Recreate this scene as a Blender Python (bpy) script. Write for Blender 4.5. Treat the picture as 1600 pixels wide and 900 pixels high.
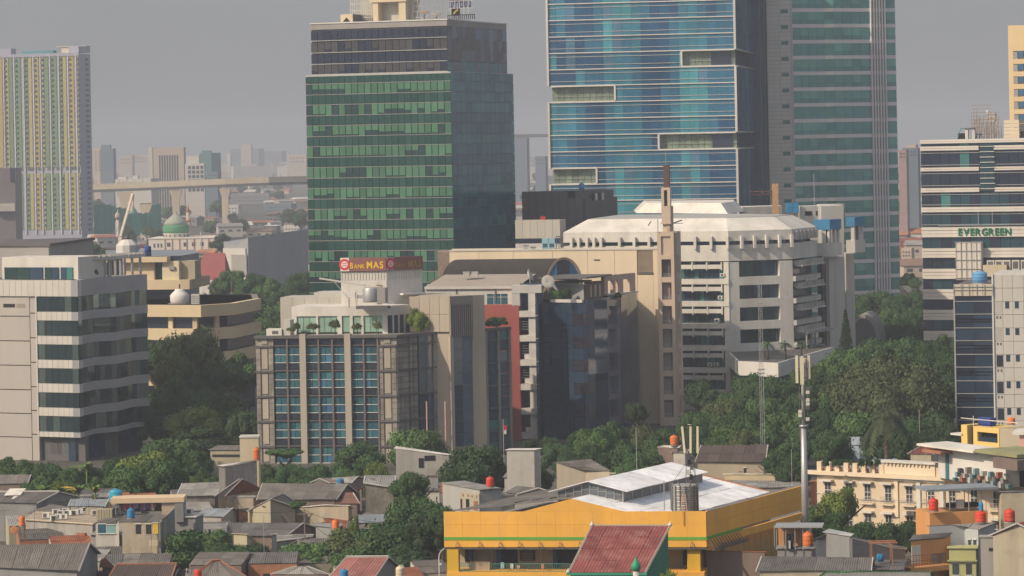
import bpy, math, random
import numpy as np
from mathutils import Vector, Matrix
random.seed(7)
rng = np.random.default_rng(7)
S = bpy.context.scene
for o in list(bpy.data.objects): bpy.data.objects.remove(o)
# ------------------------------------------------------------------ camera
F = 5000.0; HCAM = 52.0; ROLL = math.radians(1.1); HOR = 224.0
cam = bpy.data.cameras.new('camera'); cob = bpy.data.objects.new('camera', cam); S.collection.objects.link(cob)
cam.sensor_width = 36; cam.lens = 36*F/1600; cam.clip_start = 1; cam.clip_end = 60000
cam.shift_y = (HOR-450)/1600
cob.location = (0, 0, HCAM)
cob.matrix_world = Matrix.Translation((0, 0, HCAM)) @ Matrix.Rotation(math.pi/2, 4, 'X') @ Matrix.Rotation(-ROLL, 4, 'Z')
S.camera = cob
# ------------------------------------------------------------------ light
SUN_AZ = Vector((-0.86, -0.51)).normalized(); SUN_EL = math.radians(37)
w = bpy.data.worlds.new('World'); S.world = w; w.use_nodes = True
nt = w.node_tree; nt.nodes.clear()
sky = nt.nodes.new('ShaderNodeTexSky'); sky.sky_type = 'NISHITA'; sky.sun_disc = False
sky.sun_elevation = SUN_EL; sky.sun_rotation = math.atan2(SUN_AZ.x, SUN_AZ.y)
sky.dust_density = 6; sky.air_density = 1.2; sky.ozone_density = 1.5
hs = nt.nodes.new('ShaderNodeHueSaturation'); hs.inputs['Saturation'].default_value = 1.0
bg = nt.nodes.new('ShaderNodeBackground'); bg.inputs[1].default_value = 0.138
wo = nt.nodes.new('ShaderNodeOutputWorld')
smog = nt.nodes.new('ShaderNodeMixRGB'); smog.inputs[0].default_value = 0.62; smog.inputs[2].default_value = (3.0, 3.07, 3.25, 1)   # even grey smog over the whole sky, faintly uneven
tc = nt.nodes.new('ShaderNodeTexCoord'); sn = nt.nodes.new('ShaderNodeTexNoise'); sn.inputs['Scale'].default_value = 14; sn.inputs['Detail'].default_value = 5; smp = nt.nodes.new('ShaderNodeMapping'); smp.inputs['Scale'].default_value = (1, 1, 3)
scr = nt.nodes.new('ShaderNodeMixRGB'); scr.inputs[1].default_value = (2.75, 2.82, 3.02, 1); scr.inputs[2].default_value = (3.25, 3.3, 3.44, 1)
nt.links.new(tc.outputs['Generated'], smp.inputs[0]); nt.links.new(smp.outputs[0], sn.inputs['Vector']); nt.links.new(sn.outputs[0], scr.inputs[0]); nt.links.new(scr.outputs[0], smog.inputs[2])
nt.links.new(sky.outputs[0], hs.inputs['Color']); nt.links.new(hs.outputs[0], smog.inputs[1]); nt.links.new(smog.outputs[0], bg.inputs[0]); nt.links.new(bg.outputs[0], wo.inputs[0])
sl = bpy.data.lights.new('sun', 'SUN'); so = bpy.data.objects.new('sun', sl); S.collection.objects.link(so)
sl.energy = 3.7; sl.angle = math.radians(0.6); sl.color = (1.0, 0.83, 0.62)
sd = Vector((SUN_AZ.x*math.cos(SUN_EL), SUN_AZ.y*math.cos(SUN_EL), math.sin(SUN_EL)))
so.rotation_euler = sd.to_track_quat('Z', 'Y').to_euler()
S.view_settings.view_transform = 'Standard'; S.view_settings.look = 'None'; S.view_settings.exposure = 0.12; S.view_settings.gamma = 1
S.render.engine = 'CYCLES'
try:
    S.cycles.max_bounces = 6; S.cycles.volume_bounces = 0; S.cycles.transparent_max_bounces = 8
    S.cycles.caustics_reflective = False; S.cycles.caustics_refractive = False
except Exception: pass
HAZE = 0.00022
# ------------------------------------------------------------------ mapping
cR, sR = math.cos(-ROLL), math.sin(-ROLL)
def tang(px, py):
    xc = (px-800)/F; yc = (HOR-py)/F
    return xc*cR-yc*sR, xc*sR+yc*cR
def at(px, py, d):
    a, b = tang(px, py); return Vector((a*d, d, HCAM+b*d))
def atz(px, py, z):
    a, b = tang(px, py); d = (z-HCAM)/b; return Vector((a*d, d, z))
def zat(px, py, d): return HCAM+tang(px, py)[1]*d
def zp(px, py, P): return HCAM+tang(px, py)[1]*P[1]
def walk(P, u, px, row):
    """distance t so that P+t*u is seen in column px"""
    a = tang(px, row)[0]; return (a*P[1]-P[0])/(u[0]-a*u[1])
def V2(v): return Vector((v[0], v[1]))
def dirA(deg): r = math.radians(deg); return Vector((math.sin(r), math.cos(r)))
def corner(xl, xc, xr, row, d, A, depth=None):
    """L, C, R, B plan points of a block whose front face turns its left end away by A degrees"""
    C = V2(at(xc, row, d)); u = Vector((-math.cos(math.radians(A)), math.sin(math.radians(A)))); v = Vector((-u.y*-1 if False else math.sin(math.radians(A)), math.cos(math.radians(A))))
    L = C+u*walk(C, u, xl, row)
    R = C+v*(depth if depth else walk(C, v, xr, row))
    return L, C, R, L+(R-C)
# ------------------------------------------------------------------ materials
MATS = {}
def mat(name, col, rough=0.85, var=0.12, vs=0.25, bump=0.0, bs=3.0, metal=0.0, spec=0.3, streak=0.0, dirt=None, emit=None, coat=0):
    if name in MATS: return MATS[name]
    m = bpy.data.materials.new(name); MATS[name] = m; m.use_nodes = True
    n = m.node_tree.nodes; l = m.node_tree.links; b = n['Principled BSDF']
    b.inputs['Roughness'].default_value = rough; b.inputs['Metallic'].default_value = metal
    b.inputs['Specular IOR Level'].default_value = spec
    if coat: b.inputs['Coat Weight'].default_value = coat; b.inputs['Coat Roughness'].default_value = 0.05
    g = n.new('ShaderNodeNewGeometry')
    oi = n.new('ShaderNodeObjectInfo')
    no = n.new('ShaderNodeTexNoise'); no.inputs['Scale'].default_value = vs; no.inputs['Detail'].default_value = 6; no.inputs['Roughness'].default_value = 0.65
    if streak:
        mp = n.new('ShaderNodeMapping'); mp.inputs['Scale'].default_value = (1, 1, 0.12); l.new(g.outputs['Position'], mp.inputs[0]); l.new(mp.outputs[0], no.inputs['Vector'])
    else: l.new(g.outputs['Position'], no.inputs['Vector'])
    mr = n.new('ShaderNodeMapRange'); mr.inputs[1].default_value = 0.3; mr.inputs[2].default_value = 0.7
    mr.inputs[3].default_value = 1-var-streak; mr.inputs[4].default_value = 1+var
    l.new(no.outputs[0], mr.inputs[0])
    rr = n.new('ShaderNodeMapRange'); rr.inputs[3].default_value = 1-var*0.6; rr.inputs[4].default_value = 1+var*0.6
    l.new(oi.outputs['Random'], rr.inputs[0])
    mu = n.new('ShaderNodeMath'); mu.operation = 'MULTIPLY'; l.new(mr.outputs[0], mu.inputs[0]); l.new(rr.outputs[0], mu.inputs[1])
    vm = n.new('ShaderNodeVectorMath'); vm.operation = 'SCALE'; vm.inputs[0].default_value = col[:3]; l.new(mu.outputs[0], vm.inputs['Scale'])
    out = vm.outputs[0]
    if dirt:
        n2 = n.new('ShaderNodeTexNoise'); n2.inputs['Scale'].default_value = dirt[1]; n2.inputs['Detail'].default_value = 8; n2.inputs['Roughness'].default_value = 0.7
        l.new(g.outputs['Position'], n2.inputs['Vector'])
        m2 = n.new('ShaderNodeMapRange'); m2.inputs[1].default_value = 0.5; m2.inputs[2].default_value = 0.68; m2.inputs[4].default_value = dirt[2]
        l.new(n2.outputs[0], m2.inputs[0])
        mx = n.new('ShaderNodeMixRGB'); l.new(m2.outputs[0], mx.inputs[0]); l.new(out, mx.inputs[1]); mx.inputs[2].default_value = (*dirt[0], 1); out = mx.outputs[0]
    l.new(out, b.inputs['Base Color'])
    if bump:
        n3 = n.new('ShaderNodeTexNoise'); n3.inputs['Scale'].default_value = bs; n3.inputs['Detail'].default_value = 3
        l.new(g.outputs['Position'], n3.inputs['Vector'])
        bp = n.new('ShaderNodeBump'); bp.inputs['Strength'].default_value = bump; bp.inputs['Distance'].default_value = 0.1
        l.new(n3.outputs[0], bp.inputs['Height']); l.new(bp.outputs[0], b.inputs['Normal'])
    if emit: b.inputs['Emission Color'].default_value = (*emit[:3], 1); b.inputs['Emission Strength'].default_value = emit[3]
    return m
def glass(name, col, metal=0.35, rough=0.08, var=0.25, bump=0.12, spec=0.8, vs=0.12):
    if name in MATS: return MATS[name]
    m = mat(name, col, rough=rough, var=var, vs=vs, bump=bump, bs=0.35, spec=.5); b = m.node_tree.nodes['Principled BSDF']
    b.inputs['IOR'].default_value = 1.42+metal*1.7; k = max(col)*1.05; t = .75; b.inputs['Specular Tint'].default_value = tuple(1-t+t*c/k for c in col)+(1,)
    return m
def corr(name, col, var=0.2, vs=0.6, dirt=None, rough=0.8, step=0.25, tile=False):
    """roofing: ridges run up the slope along the sheet's V direction"""
    m = mat(name, col, rough=rough, var=var, vs=vs, dirt=dirt)
    n = m.node_tree.nodes; l = m.node_tree.links; b = n['Principled BSDF']
    uv = n.new('ShaderNodeUVMap'); wv = n.new('ShaderNodeTexWave'); wv.bands_direction = 'X'; wv.inputs['Scale'].default_value = 0.314/step
    l.new(uv.outputs[0], wv.inputs[0])
    h = wv.outputs['Fac']
    if tile:
        w2 = n.new('ShaderNodeTexWave'); w2.bands_direction = 'Y'; w2.wave_profile = 'SAW'; w2.inputs['Scale'].default_value = 0.314/0.4; l.new(uv.outputs[0], w2.inputs[0])
        ad = n.new('ShaderNodeMath'); l.new(wv.outputs['Fac'], ad.inputs[0]); l.new(w2.outputs['Fac'], ad.inputs[1]); h = ad.outputs[0]
    bp = n.new('ShaderNodeBump'); bp.inputs['Strength'].default_value = 0.9; bp.inputs['Distance'].default_value = 0.05
    l.new(h, bp.inputs['Height']); l.new(bp.outputs[0], b.inputs['Normal'])
    return m
# ------------------------------------------------------------------ objects
COL = S.collection
def thing(name, label, cat, loc=(0, 0, 0), group=None, rz=0):
    o = bpy.data.objects.new(name, None); COL.objects.link(o); o.empty_display_size = 1
    o.location = (loc[0], loc[1], loc[2] if len(loc) > 2 else 0); o.rotation_euler = (0, 0, rz)
    o['label'] = label; o['category'] = cat
    if group: o['group'] = group
    return o
def tagm(o, label, cat, group=None):
    o['label'] = label; o['category'] = cat
    if group: o['group'] = group
    return o
UB = {}
def unitbox(m):
    if m.name not in UB:
        v = [(x, y, z) for x in (-.5, .5) for y in (-.5, .5) for z in (-.5, .5)]
        f = [(0, 1, 3, 2), (4, 6, 7, 5), (0, 4, 5, 1), (2, 3, 7, 6), (0, 2, 6, 4), (1, 5, 7, 3)]
        me = bpy.data.meshes.new('box_'+m.name); me.from_pydata(v, [], f); me.materials.append(m); UB[m.name] = me
    return UB[m.name]
def orig(parent):
    p = Vector((0, 0, 0)); r = 0
    while parent is not None:
        p = p+Vector(parent['o_']) if 'o_' in parent else p+parent.location; parent = parent.parent if False else None
    return p
def link(name, me, parent, loc=(0, 0, 0), rz=0, sc=(1, 1, 1)):
    o = bpy.data.objects.new(name, me); COL.objects.link(o)
    if parent is not None: o.parent = parent
    o.location = loc; o.rotation_euler = (0, 0, rz); o.scale = sc
    return o
def seg(root, name, p, q, t0, t1, z0, z1, o0, o1, m, label=None):
    """box along plan line p->q (world), from t0 to t1 m, o0..o1 m out of the face; root has no rotation"""
    u = (q-p).normalized(); n = Vector((u.y, -u.x)); c = p+u*((t0+t1)/2)+n*((o0+o1)/2)
    L = root.location
    o = link(name, unitbox(m), root, (c.x-L.x, c.y-L.y, (z0+z1)/2-L.z), math.atan2(u.y, u.x), (abs(t1-t0), abs(o1-o0), abs(z1-z0)))
    if label: o['label'] = label
    return o
def mesh(name, verts, faces, m, parent=None, base=None, smooth=False, uvs=None):
    """verts in world coordinates"""
    L = parent.location if parent is not None else (Vector(base) if base is not None else Vector((0, 0, 0)))
    me = bpy.data.meshes.new(name); me.from_pydata([(v[0]-L[0], v[1]-L[1], v[2]-L[2]) for v in verts], [], faces)
    me.materials.append(m)
    if smooth: me.polygons.foreach_set('use_smooth', [True]*len(me.polygons))
    if uvs:
        lay = me.uv_layers.new(name='UVMap')
        for p in me.polygons:
            for li in p.loop_indices: lay.data[li].uv = uvs[me.loops[li].vertex_index]
    o = link(name, me, parent, (0, 0, 0) if parent is not None else L)
    return o
def prism(root, name, pts, z0, z1, m, label=None):
    n = len(pts)
    a = sum(pts[i][0]*pts[(i+1) % n][1]-pts[(i+1) % n][0]*pts[i][1] for i in range(n))
    if a < 0: pts = pts[::-1]
    v = [(p[0], p[1], z0) for p in pts]+[(p[0], p[1], z1) for p in pts]
    f = [tuple(range(n))[::-1], tuple(range(n, 2*n))]+[(i, (i+1) % n, n+(i+1) % n, n+i) for i in range(n)]
    o = mesh(name, v, f, m, root)
    if label: o['label'] = label
    return o
def grow(pts, d):
    """offset an open/closed plan polygon outward by d"""
    n = len(pts); a = sum(pts[i][0]*pts[(i+1) % n][1]-pts[(i+1) % n][0]*pts[i][1] for i in range(n)); s = 1 if a > 0 else -1
    out = []
    for i in range(n):
        p0, p1, p2 = Vector(pts[i-1]), Vector(pts[i]), Vector(pts[(i+1) % n])
        e1 = (p1-p0).normalized(); e2 = (p2-p1).normalized()
        n1 = Vector((e1.y, -e1.x))*s; n2 = Vector((e2.y, -e2.x))*s
        b = n1+n2; k = d*2/max(b.length_squared, 0.3); out.append(p1+b*k)
    return out
def lathe(name, prof, m, parent=None, loc=(0, 0, 0), seg_=16, smooth=True):
    v = []; f = []
    for r, z in prof:
        for i in range(seg_):
            a = 2*math.pi*i/seg_; v.append((r*math.cos(a), r*math.sin(a), z))
    for j in range(len(prof)-1):
        for i in range(seg_):
            k = (i+1) % seg_; f.append((j*seg_+i, j*seg_+k, (j+1)*seg_+k, (j+1)*seg_+i))
    f.append(tuple(range(seg_))[::-1]); f.append(tuple(range((len(prof)-1)*seg_, len(prof)*seg_)))
    me = bpy.data.meshes.new(name); me.from_pydata(v, [], f); me.materials.append(m)
    if smooth: me.polygons.foreach_set('use_smooth', [True]*(len(f)-2)+[False]*2)
    L = Vector(loc)-(parent.location if parent is not None else Vector((0, 0, 0)))
    return link(name, me, parent, L)
def bars(name, pairs, r, m, parent=None, base=(0, 0, 0), k=4):
    """thin bars between world points, one mesh"""
    v = []; f = []
    for pr in pairs:
        a, b = Vector(pr[0]), Vector(pr[1]); rr = pr[2] if len(pr) > 2 else r
        d = (b-a); 
        if d.length < 1e-6: continue
        d.normalize(); s = d.cross(Vector((0.13, 0.97, 0.21))).normalized(); t = d.cross(s); i0 = len(v)
        for q in (a, b):
            for i in range(k):
                an = 2*math.pi*(i+0.5)/k; v.append(q+s*(rr*math.cos(an))+t*(rr*math.sin(an)))
        f += [(i0+i, i0+(i+1) % k, i0+k+(i+1) % k, i0+k+i) for i in range(k)]
        f += [tuple(i0+i for i in range(k))[::-1], tuple(i0+k+i for i in range(k))]
    return mesh(name, v, f, m, parent, base)
def copy_tree(o, loc, rz=None, sc=None, label=None, group=None):
    r = o.copy(); COL.objects.link(r); r.location = loc
    if rz is not None: r.rotation_euler = (0, 0, rz)
    if sc is not None: r.scale = sc if hasattr(sc, '__len__') else (sc, sc, sc)
    if label: r['label'] = label
    if group: r['group'] = group
    def rec(src, dst):
        for ch in CH.get(src.name, []):
            c = ch.copy(); COL.objects.link(c); c.parent = dst; rec(ch, c)
    rec(o, r); return r
CH = {}
def index_children(o):
    CH[o.name] = [c for c in bpy.data.objects if c.parent == o]
    for c in CH[o.name]: index_children(c)
def panes(root, p, q, ta, tb, z0, z1, n, name, ms, gap=0.12, o0=-0.05, o1=0.04, wts=None):
    s = (tb-ta)/n
    for i in range(n):
        m = random.choices(ms, wts)[0] if isinstance(ms, (list, tuple)) else ms
        seg(root, name, p, q, ta+i*s+gap/2, ta+(i+1)*s-gap/2, z0, z1, o0, o1, m)
def text(root, name, s, size, loc, rz, m, ext=0.08, bold=0.0, width=None):
    """each letter is a mesh of its own, standing upright"""
    x = 0; L = []
    for chx in s:
        cu = bpy.data.curves.new('t', 'FONT'); cu.body = chx; cu.size = size; cu.extrude = ext; cu.offset = bold*size
        to = bpy.data.objects.new('t', cu); COL.objects.link(to)
        dg = bpy.context.evaluated_depsgraph_get(); me = bpy.data.meshes.new_from_object(to.evaluated_get(dg)); bpy.data.objects.remove(to)
        if len(me.vertices):
            me.materials.clear(); me.materials.append(m)
            c0 = [v.co.x for v in me.vertices]; lo = min(c0)
            L.append((me, x-lo)); x += max(c0)-lo+size*0.1
        else: x += size*0.35
    sx = width/x if width else 1.0
    for me, xo in L:
        o = bpy.data.objects.new(name, me); COL.objects.link(o); o.parent = root
        o.location = Vector(loc)-root.location+Vector((math.cos(rz), math.sin(rz), 0))*(xo*sx); o.rotation_euler = (math.pi/2, 0, rz); o.scale = (sx, 1, 1)
    return x*sx
# ------------------------------------------------------------------ palette
WHITE = mat('white_paint', (.66, .64, .60), var=.06, streak=.20, dirt=((.42, .40, .36), .35, .35)); WHITE2 = mat('white_tile', (.60, .59, .57), var=.06, streak=.06)
CREAM = mat('cream_render', (.58, .50, .36), var=.06, streak=.08); PALE = mat('pale_concrete', (.50, .49, .46), var=.08, streak=.15)
CONC = mat('raw_concrete', (.34, .33, .31), var=.18, vs=.5, streak=.2, dirt=((.16, .15, .13), .6, .5)); GREY = mat('grey_panel', (.30, .29, .29), var=.05, streak=.05)
DGREY = mat('dark_grey_cladding', (.115, .11, .115), var=.08); BEIGE = mat('beige_stone', (.40, .36, .30), var=.08, streak=.1)
STONE = mat('weathered_stone', (.30, .275, .245), var=.25, vs=.8, streak=.2, dirt=((.14, .13, .12), .7, .5)); DARK = mat('dark_void', (.02, .02, .022), var=.1)
METAL = mat('galvanised_metal', (.42, .43, .44), rough=.45, metal=.5, var=.1); RUST = mat('rusty_steel', (.22, .11, .07), var=.3, vs=1.5)
G_SP = glass('green_spandrel_glass', (.016, .05, .044), metal=.25); G_SP2 = glass('green_spandrel_glass_b', (.02, .058, .052), metal=.25)
G_DK = glass('green_dark_glass', (.015, .035, .035), metal=.3); G_BL = mat('green_blind_glass', (.062, .175, .108), rough=.3, var=.12, spec=.6); G_BL2 = mat('green_blind_glass_b', (.045, .135, .085), rough=.3, var=.12, spec=.6)
N_DK = glass('navy_glass', (.02, .026, .045), metal=.25); N_BR = mat('brown_blind_glass', (.046, .047, .060), rough=.35, var=.2, spec=.5)
T_SIDE = [glass('teal_side_glass', (.035, .125, .155), metal=-.05, bump=.25), glass('teal_side_glass_b', (.045, .15, .165), metal=-.05, bump=.25), glass('teal_side_glass_c', (.028, .10, .135), metal=-.05, bump=.3)]
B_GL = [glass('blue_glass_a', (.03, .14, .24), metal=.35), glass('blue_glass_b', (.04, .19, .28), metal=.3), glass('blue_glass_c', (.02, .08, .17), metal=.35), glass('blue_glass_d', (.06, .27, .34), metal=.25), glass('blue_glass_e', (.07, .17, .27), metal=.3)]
NAVYG = glass('deep_blue_glass', (.055, .15, .28), metal=.4); CURT = mat('curtained_glass', (.17, .22, .17), rough=.35, var=.3, vs=.9, spec=.5)
W_GL = [glass('pale_green_glass', (.10, .31, .26), metal=.25), glass('mid_green_glass', (.075, .24, .22), metal=.25), glass('dim_green_glass', (.055, .18, .18), metal=.3)]
O_GL = [glass('office_mirror_glass', (.014, .025, .032), metal=.25, rough=.04, bump=.06), glass('office_mirror_glass_b', (.04, .06, .06), metal=.7, rough=.04, bump=.08)]
D_GL = [glass('black_mirror_glass', (.025, .045, .08), metal=.4, rough=.05, bump=.1), glass('black_mirror_glass_b', (.035, .055, .095), metal=.5, rough=.05, bump=.12), glass('bronze_glass', (.03, .028, .04), metal=.5, rough=.08)]
CY = [glass('cyan_window', (.035, .11, .15), metal=.2), glass('cyan_window_b', (.03, .085, .12), metal=.2), glass('cyan_window_c', (.05, .15, .18), metal=.2)]
FRAME = mat('window_frame_white', (.55, .57, .57), var=.04)

# ------------------------------------------------------------------ green tower
def green_tower():
    d = 673; L, C, R, B = corner(477, 704, 801.5, 112, d, 20)
    root = thing('office_tower', 'tall green glass office tower with a dark upper crown and rows of half-drawn blinds', 'office tower', (C.x, C.y, 0))
    Z = lambda y: zp(704, y, C)
    low = [L, C, R, B]; up = grow(low, -1.0); zt = Z(111.5)
    prism(root, 'tower_core', grow(low, -.25), 0, zt-.2, DGREY)
    prism(root, 'roof_deck', low, zt-.35, zt, METAL)
    W = (C-L).length; D = (R-C).length; n = 22; s = W/n; ft = Z(126)-Z(159.1)
    for k in range(14):
        z1 = Z(126+33.1*k); z0 = z1-ft*.51; zs0 = z1+0.12; zs1 = z1+ft*.49-.12
        if z0 < 3: break
        seg(root, 'transom', L, C, 0, W, z1-.04, z1+.07, .02, .1, GREY); seg(root, 'transom', L, C, 0, W, z0-.07, z0+.04, .02, .1, GREY)
        if Z(470) > z1: break
        run = 0
        for i in range(n):
            seg(root, 'spandrel_panel', L, C, i*s+.05, (i+1)*s-.05, zs0, min(zs1, zt-.4), -.15, .03, random.choice([G_SP, G_SP, G_SP2]))
            seg(root, 'window_pane', L, C, i*s+.05, (i+1)*s-.05, z0+.06, z1-.06, -.15, .02, G_DK)
            if random.random() < .86:
                if random.random() < .4: run = random.choice([0, 0, .15, .35, .5])
                h = (z1-z0)*(1-run)
                seg(root, 'blind', L, C, i*s+.09, (i+1)*s-.09, z1-.08-h+.1, z1-.08, -.02, .05, random.choice([G_BL, G_BL, G_BL2]))
    # right face
    m = 13; s2 = D/m
    for k in range(-1, 15):
        for j in range(2):
            z1 = Z(126+33.1*k)-(ft*.51 if j == 0 else 0); z0 = z1-ft*(.49 if j == 0 else .51)
            if k == -1 and j == 1: continue
            if j == 1: z1, z0 = Z(126+33.1*k), Z(126+33.1*k)-ft*.51
            if z1 > zt: z1 = zt
            if z0 < Z(420): continue
            g = random.choice(T_SIDE)
            for i in range(m): seg(root, 'curtain_wall_panel', C, R, i*s2+.04, (i+1)*s2-.04, z0+.04, z1-.04, -.15, .03, random.choice([g, g, random.choice(T_SIDE)]))
    # crown
    Lu, Cu, Ru, Bu = up; Zu = lambda y: zp(697, y, Cu); zr = Zu(31)
    prism(root, 'crown_core', grow(up, -.2), zt, zr-.5, DGREY)
    prism(root, 'roof_parapet', up, Zu(40), zr, GREY); prism(root, 'roof_coping', grow(up, .15), zr, zr+.25, WHITE2)
    Wu = (Cu-Lu).length; Du = (Ru-Cu).length; su = Wu/20
    for j, (a, b) in enumerate([(42, 57), (60, 76), (79, 94), (96, 110.5)]):
        seg(root, 'transom', Lu, Cu, 0, Wu, Zu(b+1.2), Zu(b+.2), 0, .14, METAL)
        for i in range(20):
            m_ = N_DK if (j in (0, 2) or random.random() < .22) else N_BR
            seg(root, 'crown_pane', Lu, Cu, i*su+.06, (i+1)*su-.06, Zu(b), Zu(a), -.15, .03, m_)
            if j in (1, 3) and m_ is N_BR and random.random() < .3: seg(root, 'dark_opening', Lu, Cu, i*su+.06, (i+1)*su-.06, Zu(b), Zu(b-5), -.1, .05, N_DK)
        for i in range(13):
            s3 = Du/13; seg(root, 'crown_side_pane', Cu, Ru, i*s3+.04, (i+1)*s3-.04, Zu(b+1.5), Zu(a-1.5), -.15, .03, random.choice([N_BR, D_GL[1], N_DK]) if j < 3 else random.choice([T_SIDE[1], N_DK]))
    # rooftop plant house, cage, sign
    u = (Cu-Lu).normalized(); v = (Ru-Cu).normalized(); zb = zr
    def fp(px, back): # plan point on a line 'back' m behind the front face
        P = Cu+v*back; return P-u*(-walk(P, u, px, 30))
    ph = thing('plant_house', 'cream concrete lift motor house with a deep recess on top of the green glass tower', 'plant house', (fp(600, 8).x, fp(600, 8).y, zb))
    a, b = fp(583, 8), fp(634, 8)
    seg(ph, 'side_pier', a, b, 0, 1.2, zb, zb+4.6, -8, 0, CREAM); wl = (b-a).length
    seg(ph, 'side_pier', a, b, wl-1.6, wl, zb, zb+4.6, -8, 0, CREAM); seg(ph, 'back_wall', a, b, 1.2, wl-1.6, zb, zb+4.6, -8, -2.5, PALE)
    seg(ph, 'roof_slab', a, b, -.6, wl+.3, zb+4.6, zb+6, -8, .3, CREAM); seg(ph, 'upper_wall', a, b, .8, wl-.8, zb+6, zb+11, -7, -.5, CREAM)
    sh = thing('roof_shed', 'small cream gabled shed on the roof edge of the green glass tower', 'shed', (fp(540, 4).x, fp(540, 4).y, zb))
    a, b = fp(532, 4), fp(551, 4); wl = (b-a).length; seg(sh, 'wall', a, b, 0, wl, zb, zb+2.1, -12, 0, CREAM); seg(sh, 'side_cladding', a, b, wl, wl+.12, zb, zb+2.0, -12, -.1, DGREY)
    tri = [(a+(b-a)*t) for t in (.2, .5, .8)]; n_ = Vector((u.y, -u.x))*.06
    mesh('vent', [(*(tri[0]+n_), zb+.5), (*(tri[2]+n_), zb+.5), (*(tri[1]+n_), zb+1.4)], [(0, 1, 2)], DARK, sh)
    P = fp(566, 9); cg = []
    for i in range(13):
        q = fp(548+i*3, 9); q2 = q+v*6
        cg += [((q.x, q.y, zb), (q.x, q.y, zb+6+(3 if i > 3 else i)))]; cg += [((q2.x, q2.y, zb), (q2.x, q2.y, zb+9))]
    for h in (1.5, 3, 4.5, 6):
        q, q2 = fp(548, 9), fp(584, 9); cg.append(((q.x, q.y, zb+h), (q2.x, q2.y, zb+h)))
    tagm(bars('antenna_cage', cg, .13, PALE, None, (P.x, P.y, zb)), 'pale lattice antenna cage left of the cream motor house on the green tower', 'antenna')
    P = fp(665, 10); cg = []
    for i in range(9):
        q = fp(638+i*7.5, 10); h = random.choice([5, 7, 9, 9]); cg.append(((q.x, q.y, zb), (q.x, q.y, zb+h)))
    for h in (1.2, 2.4, 3.6, 5): q, q2 = fp(636, 10), fp(704, 10); cg.append(((q.x, q.y, zb+h), (q2.x, q2.y, zb+h)))
    for i in range(6):
        q = fp(640+i*9, 10); q2 = fp(649+i*9, 10); cg.append(((q.x, q.y, zb), (q2.x, q2.y, zb+5)))
    tagm(bars('rooftop_antenna', cg, .12, METAL, None, (P.x, P.y, zb)), 'grey steel antenna frame right of the cream motor house on the green tower', 'antenna')
    for (px, h, nm) in ((663, 1.9, 'orange topped round dish beside the antenna frame on the green tower'), (682, 1.3, 'white round dish nearer the sign letters on the green tower')):
        q = fp(px, 6); dsh = thing('satellite_dish', nm, 'satellite dish', (q.x, q.y, zb))
        lathe('dish', [(.1, 0), (.7, .2), (1.2, .55), (1.25, .6), (.05, .35)], mat('dish_tan', (.55, .42, .33)) if h > 1.5 else WHITE, dsh, (q.x, q.y, zb+h-.3)); bars('mast', [((q.x, q.y, zb), (q.x, q.y, zb+h-.2))], .15, DGREY, dsh)
    q = fp(704, 4); sg = thing('roof_sign', 'blue BAPPENAS roof sign with a yellow emblem board on the green tower', 'sign', (q.x, q.y, zb))
    q2 = fp(703, 3); text(sg, 'letter', 'BAPPENAS', 3.6, (q2.x, q2.y, zb+2.6), -math.radians(20), mat('sign_blue', (.10, .11, .22)), ext=.12, bold=.02, width=4.9)
    bars('sign_frame', [((fp(p, 2.6).x, fp(p, 2.6).y, zb), (fp(p, 2.6).x, fp(p, 2.6).y, zb+5.5)) for p in (704, 711, 718, 725, 732)]+[((fp(702, 2.6).x, fp(702, 2.6).y, zb+h), (fp(739, 2.6).x, fp(739, 2.6).y, zb+h)) for h in (2.5, 4)], .07, WHITE2, sg)
    a, b = fp(706, 2), fp(719, 2); seg(sg, 'emblem_board', a, b, 0, (b-a).length, zb+.9, zb+2.4, 0, .15, DARK)
    YL = mat('emblem_yellow', (.6, .5, .06)); wl = (b-a).length
    n_ = Vector((u.y, -u.x))*.17
    for i, (x0, x1, h0, h1) in enumerate(((.25, .5, 1.0, 1.9), (.4, .65, 1.3, 2.2), (.55, .78, 1.5, 2.3))):
        A_, B_ = a+(b-a)*x0+n_, a+(b-a)*x1+n_; mesh('emblem_stroke', [(A_.x, A_.y, zb+h0+.2), (B_.x, B_.y, zb+h1-.35), (B_.x, B_.y, zb+h1), (A_.x, A_.y, zb+h0+.5)], [(0, 1, 2, 3)], YL, sg)
    rl = []
    for i in range(14): q = fp(700+i*3.2, 1.2); rl.append(((q.x, q.y, zb), (q.x, q.y, zb+1)))
    q = fp(720, 1.2)
    tagm(bars('roof_rail', rl+[((fp(700, 1.2).x, fp(700, 1.2).y, zb+1), (fp(742, 1.2).x, fp(742, 1.2).y, zb+1))], .1, DARK, None, (q.x, q.y, zb)), 'dark maintenance rail under the sign at the right roof corner of the green tower', 'railing')
green_tower()

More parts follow.
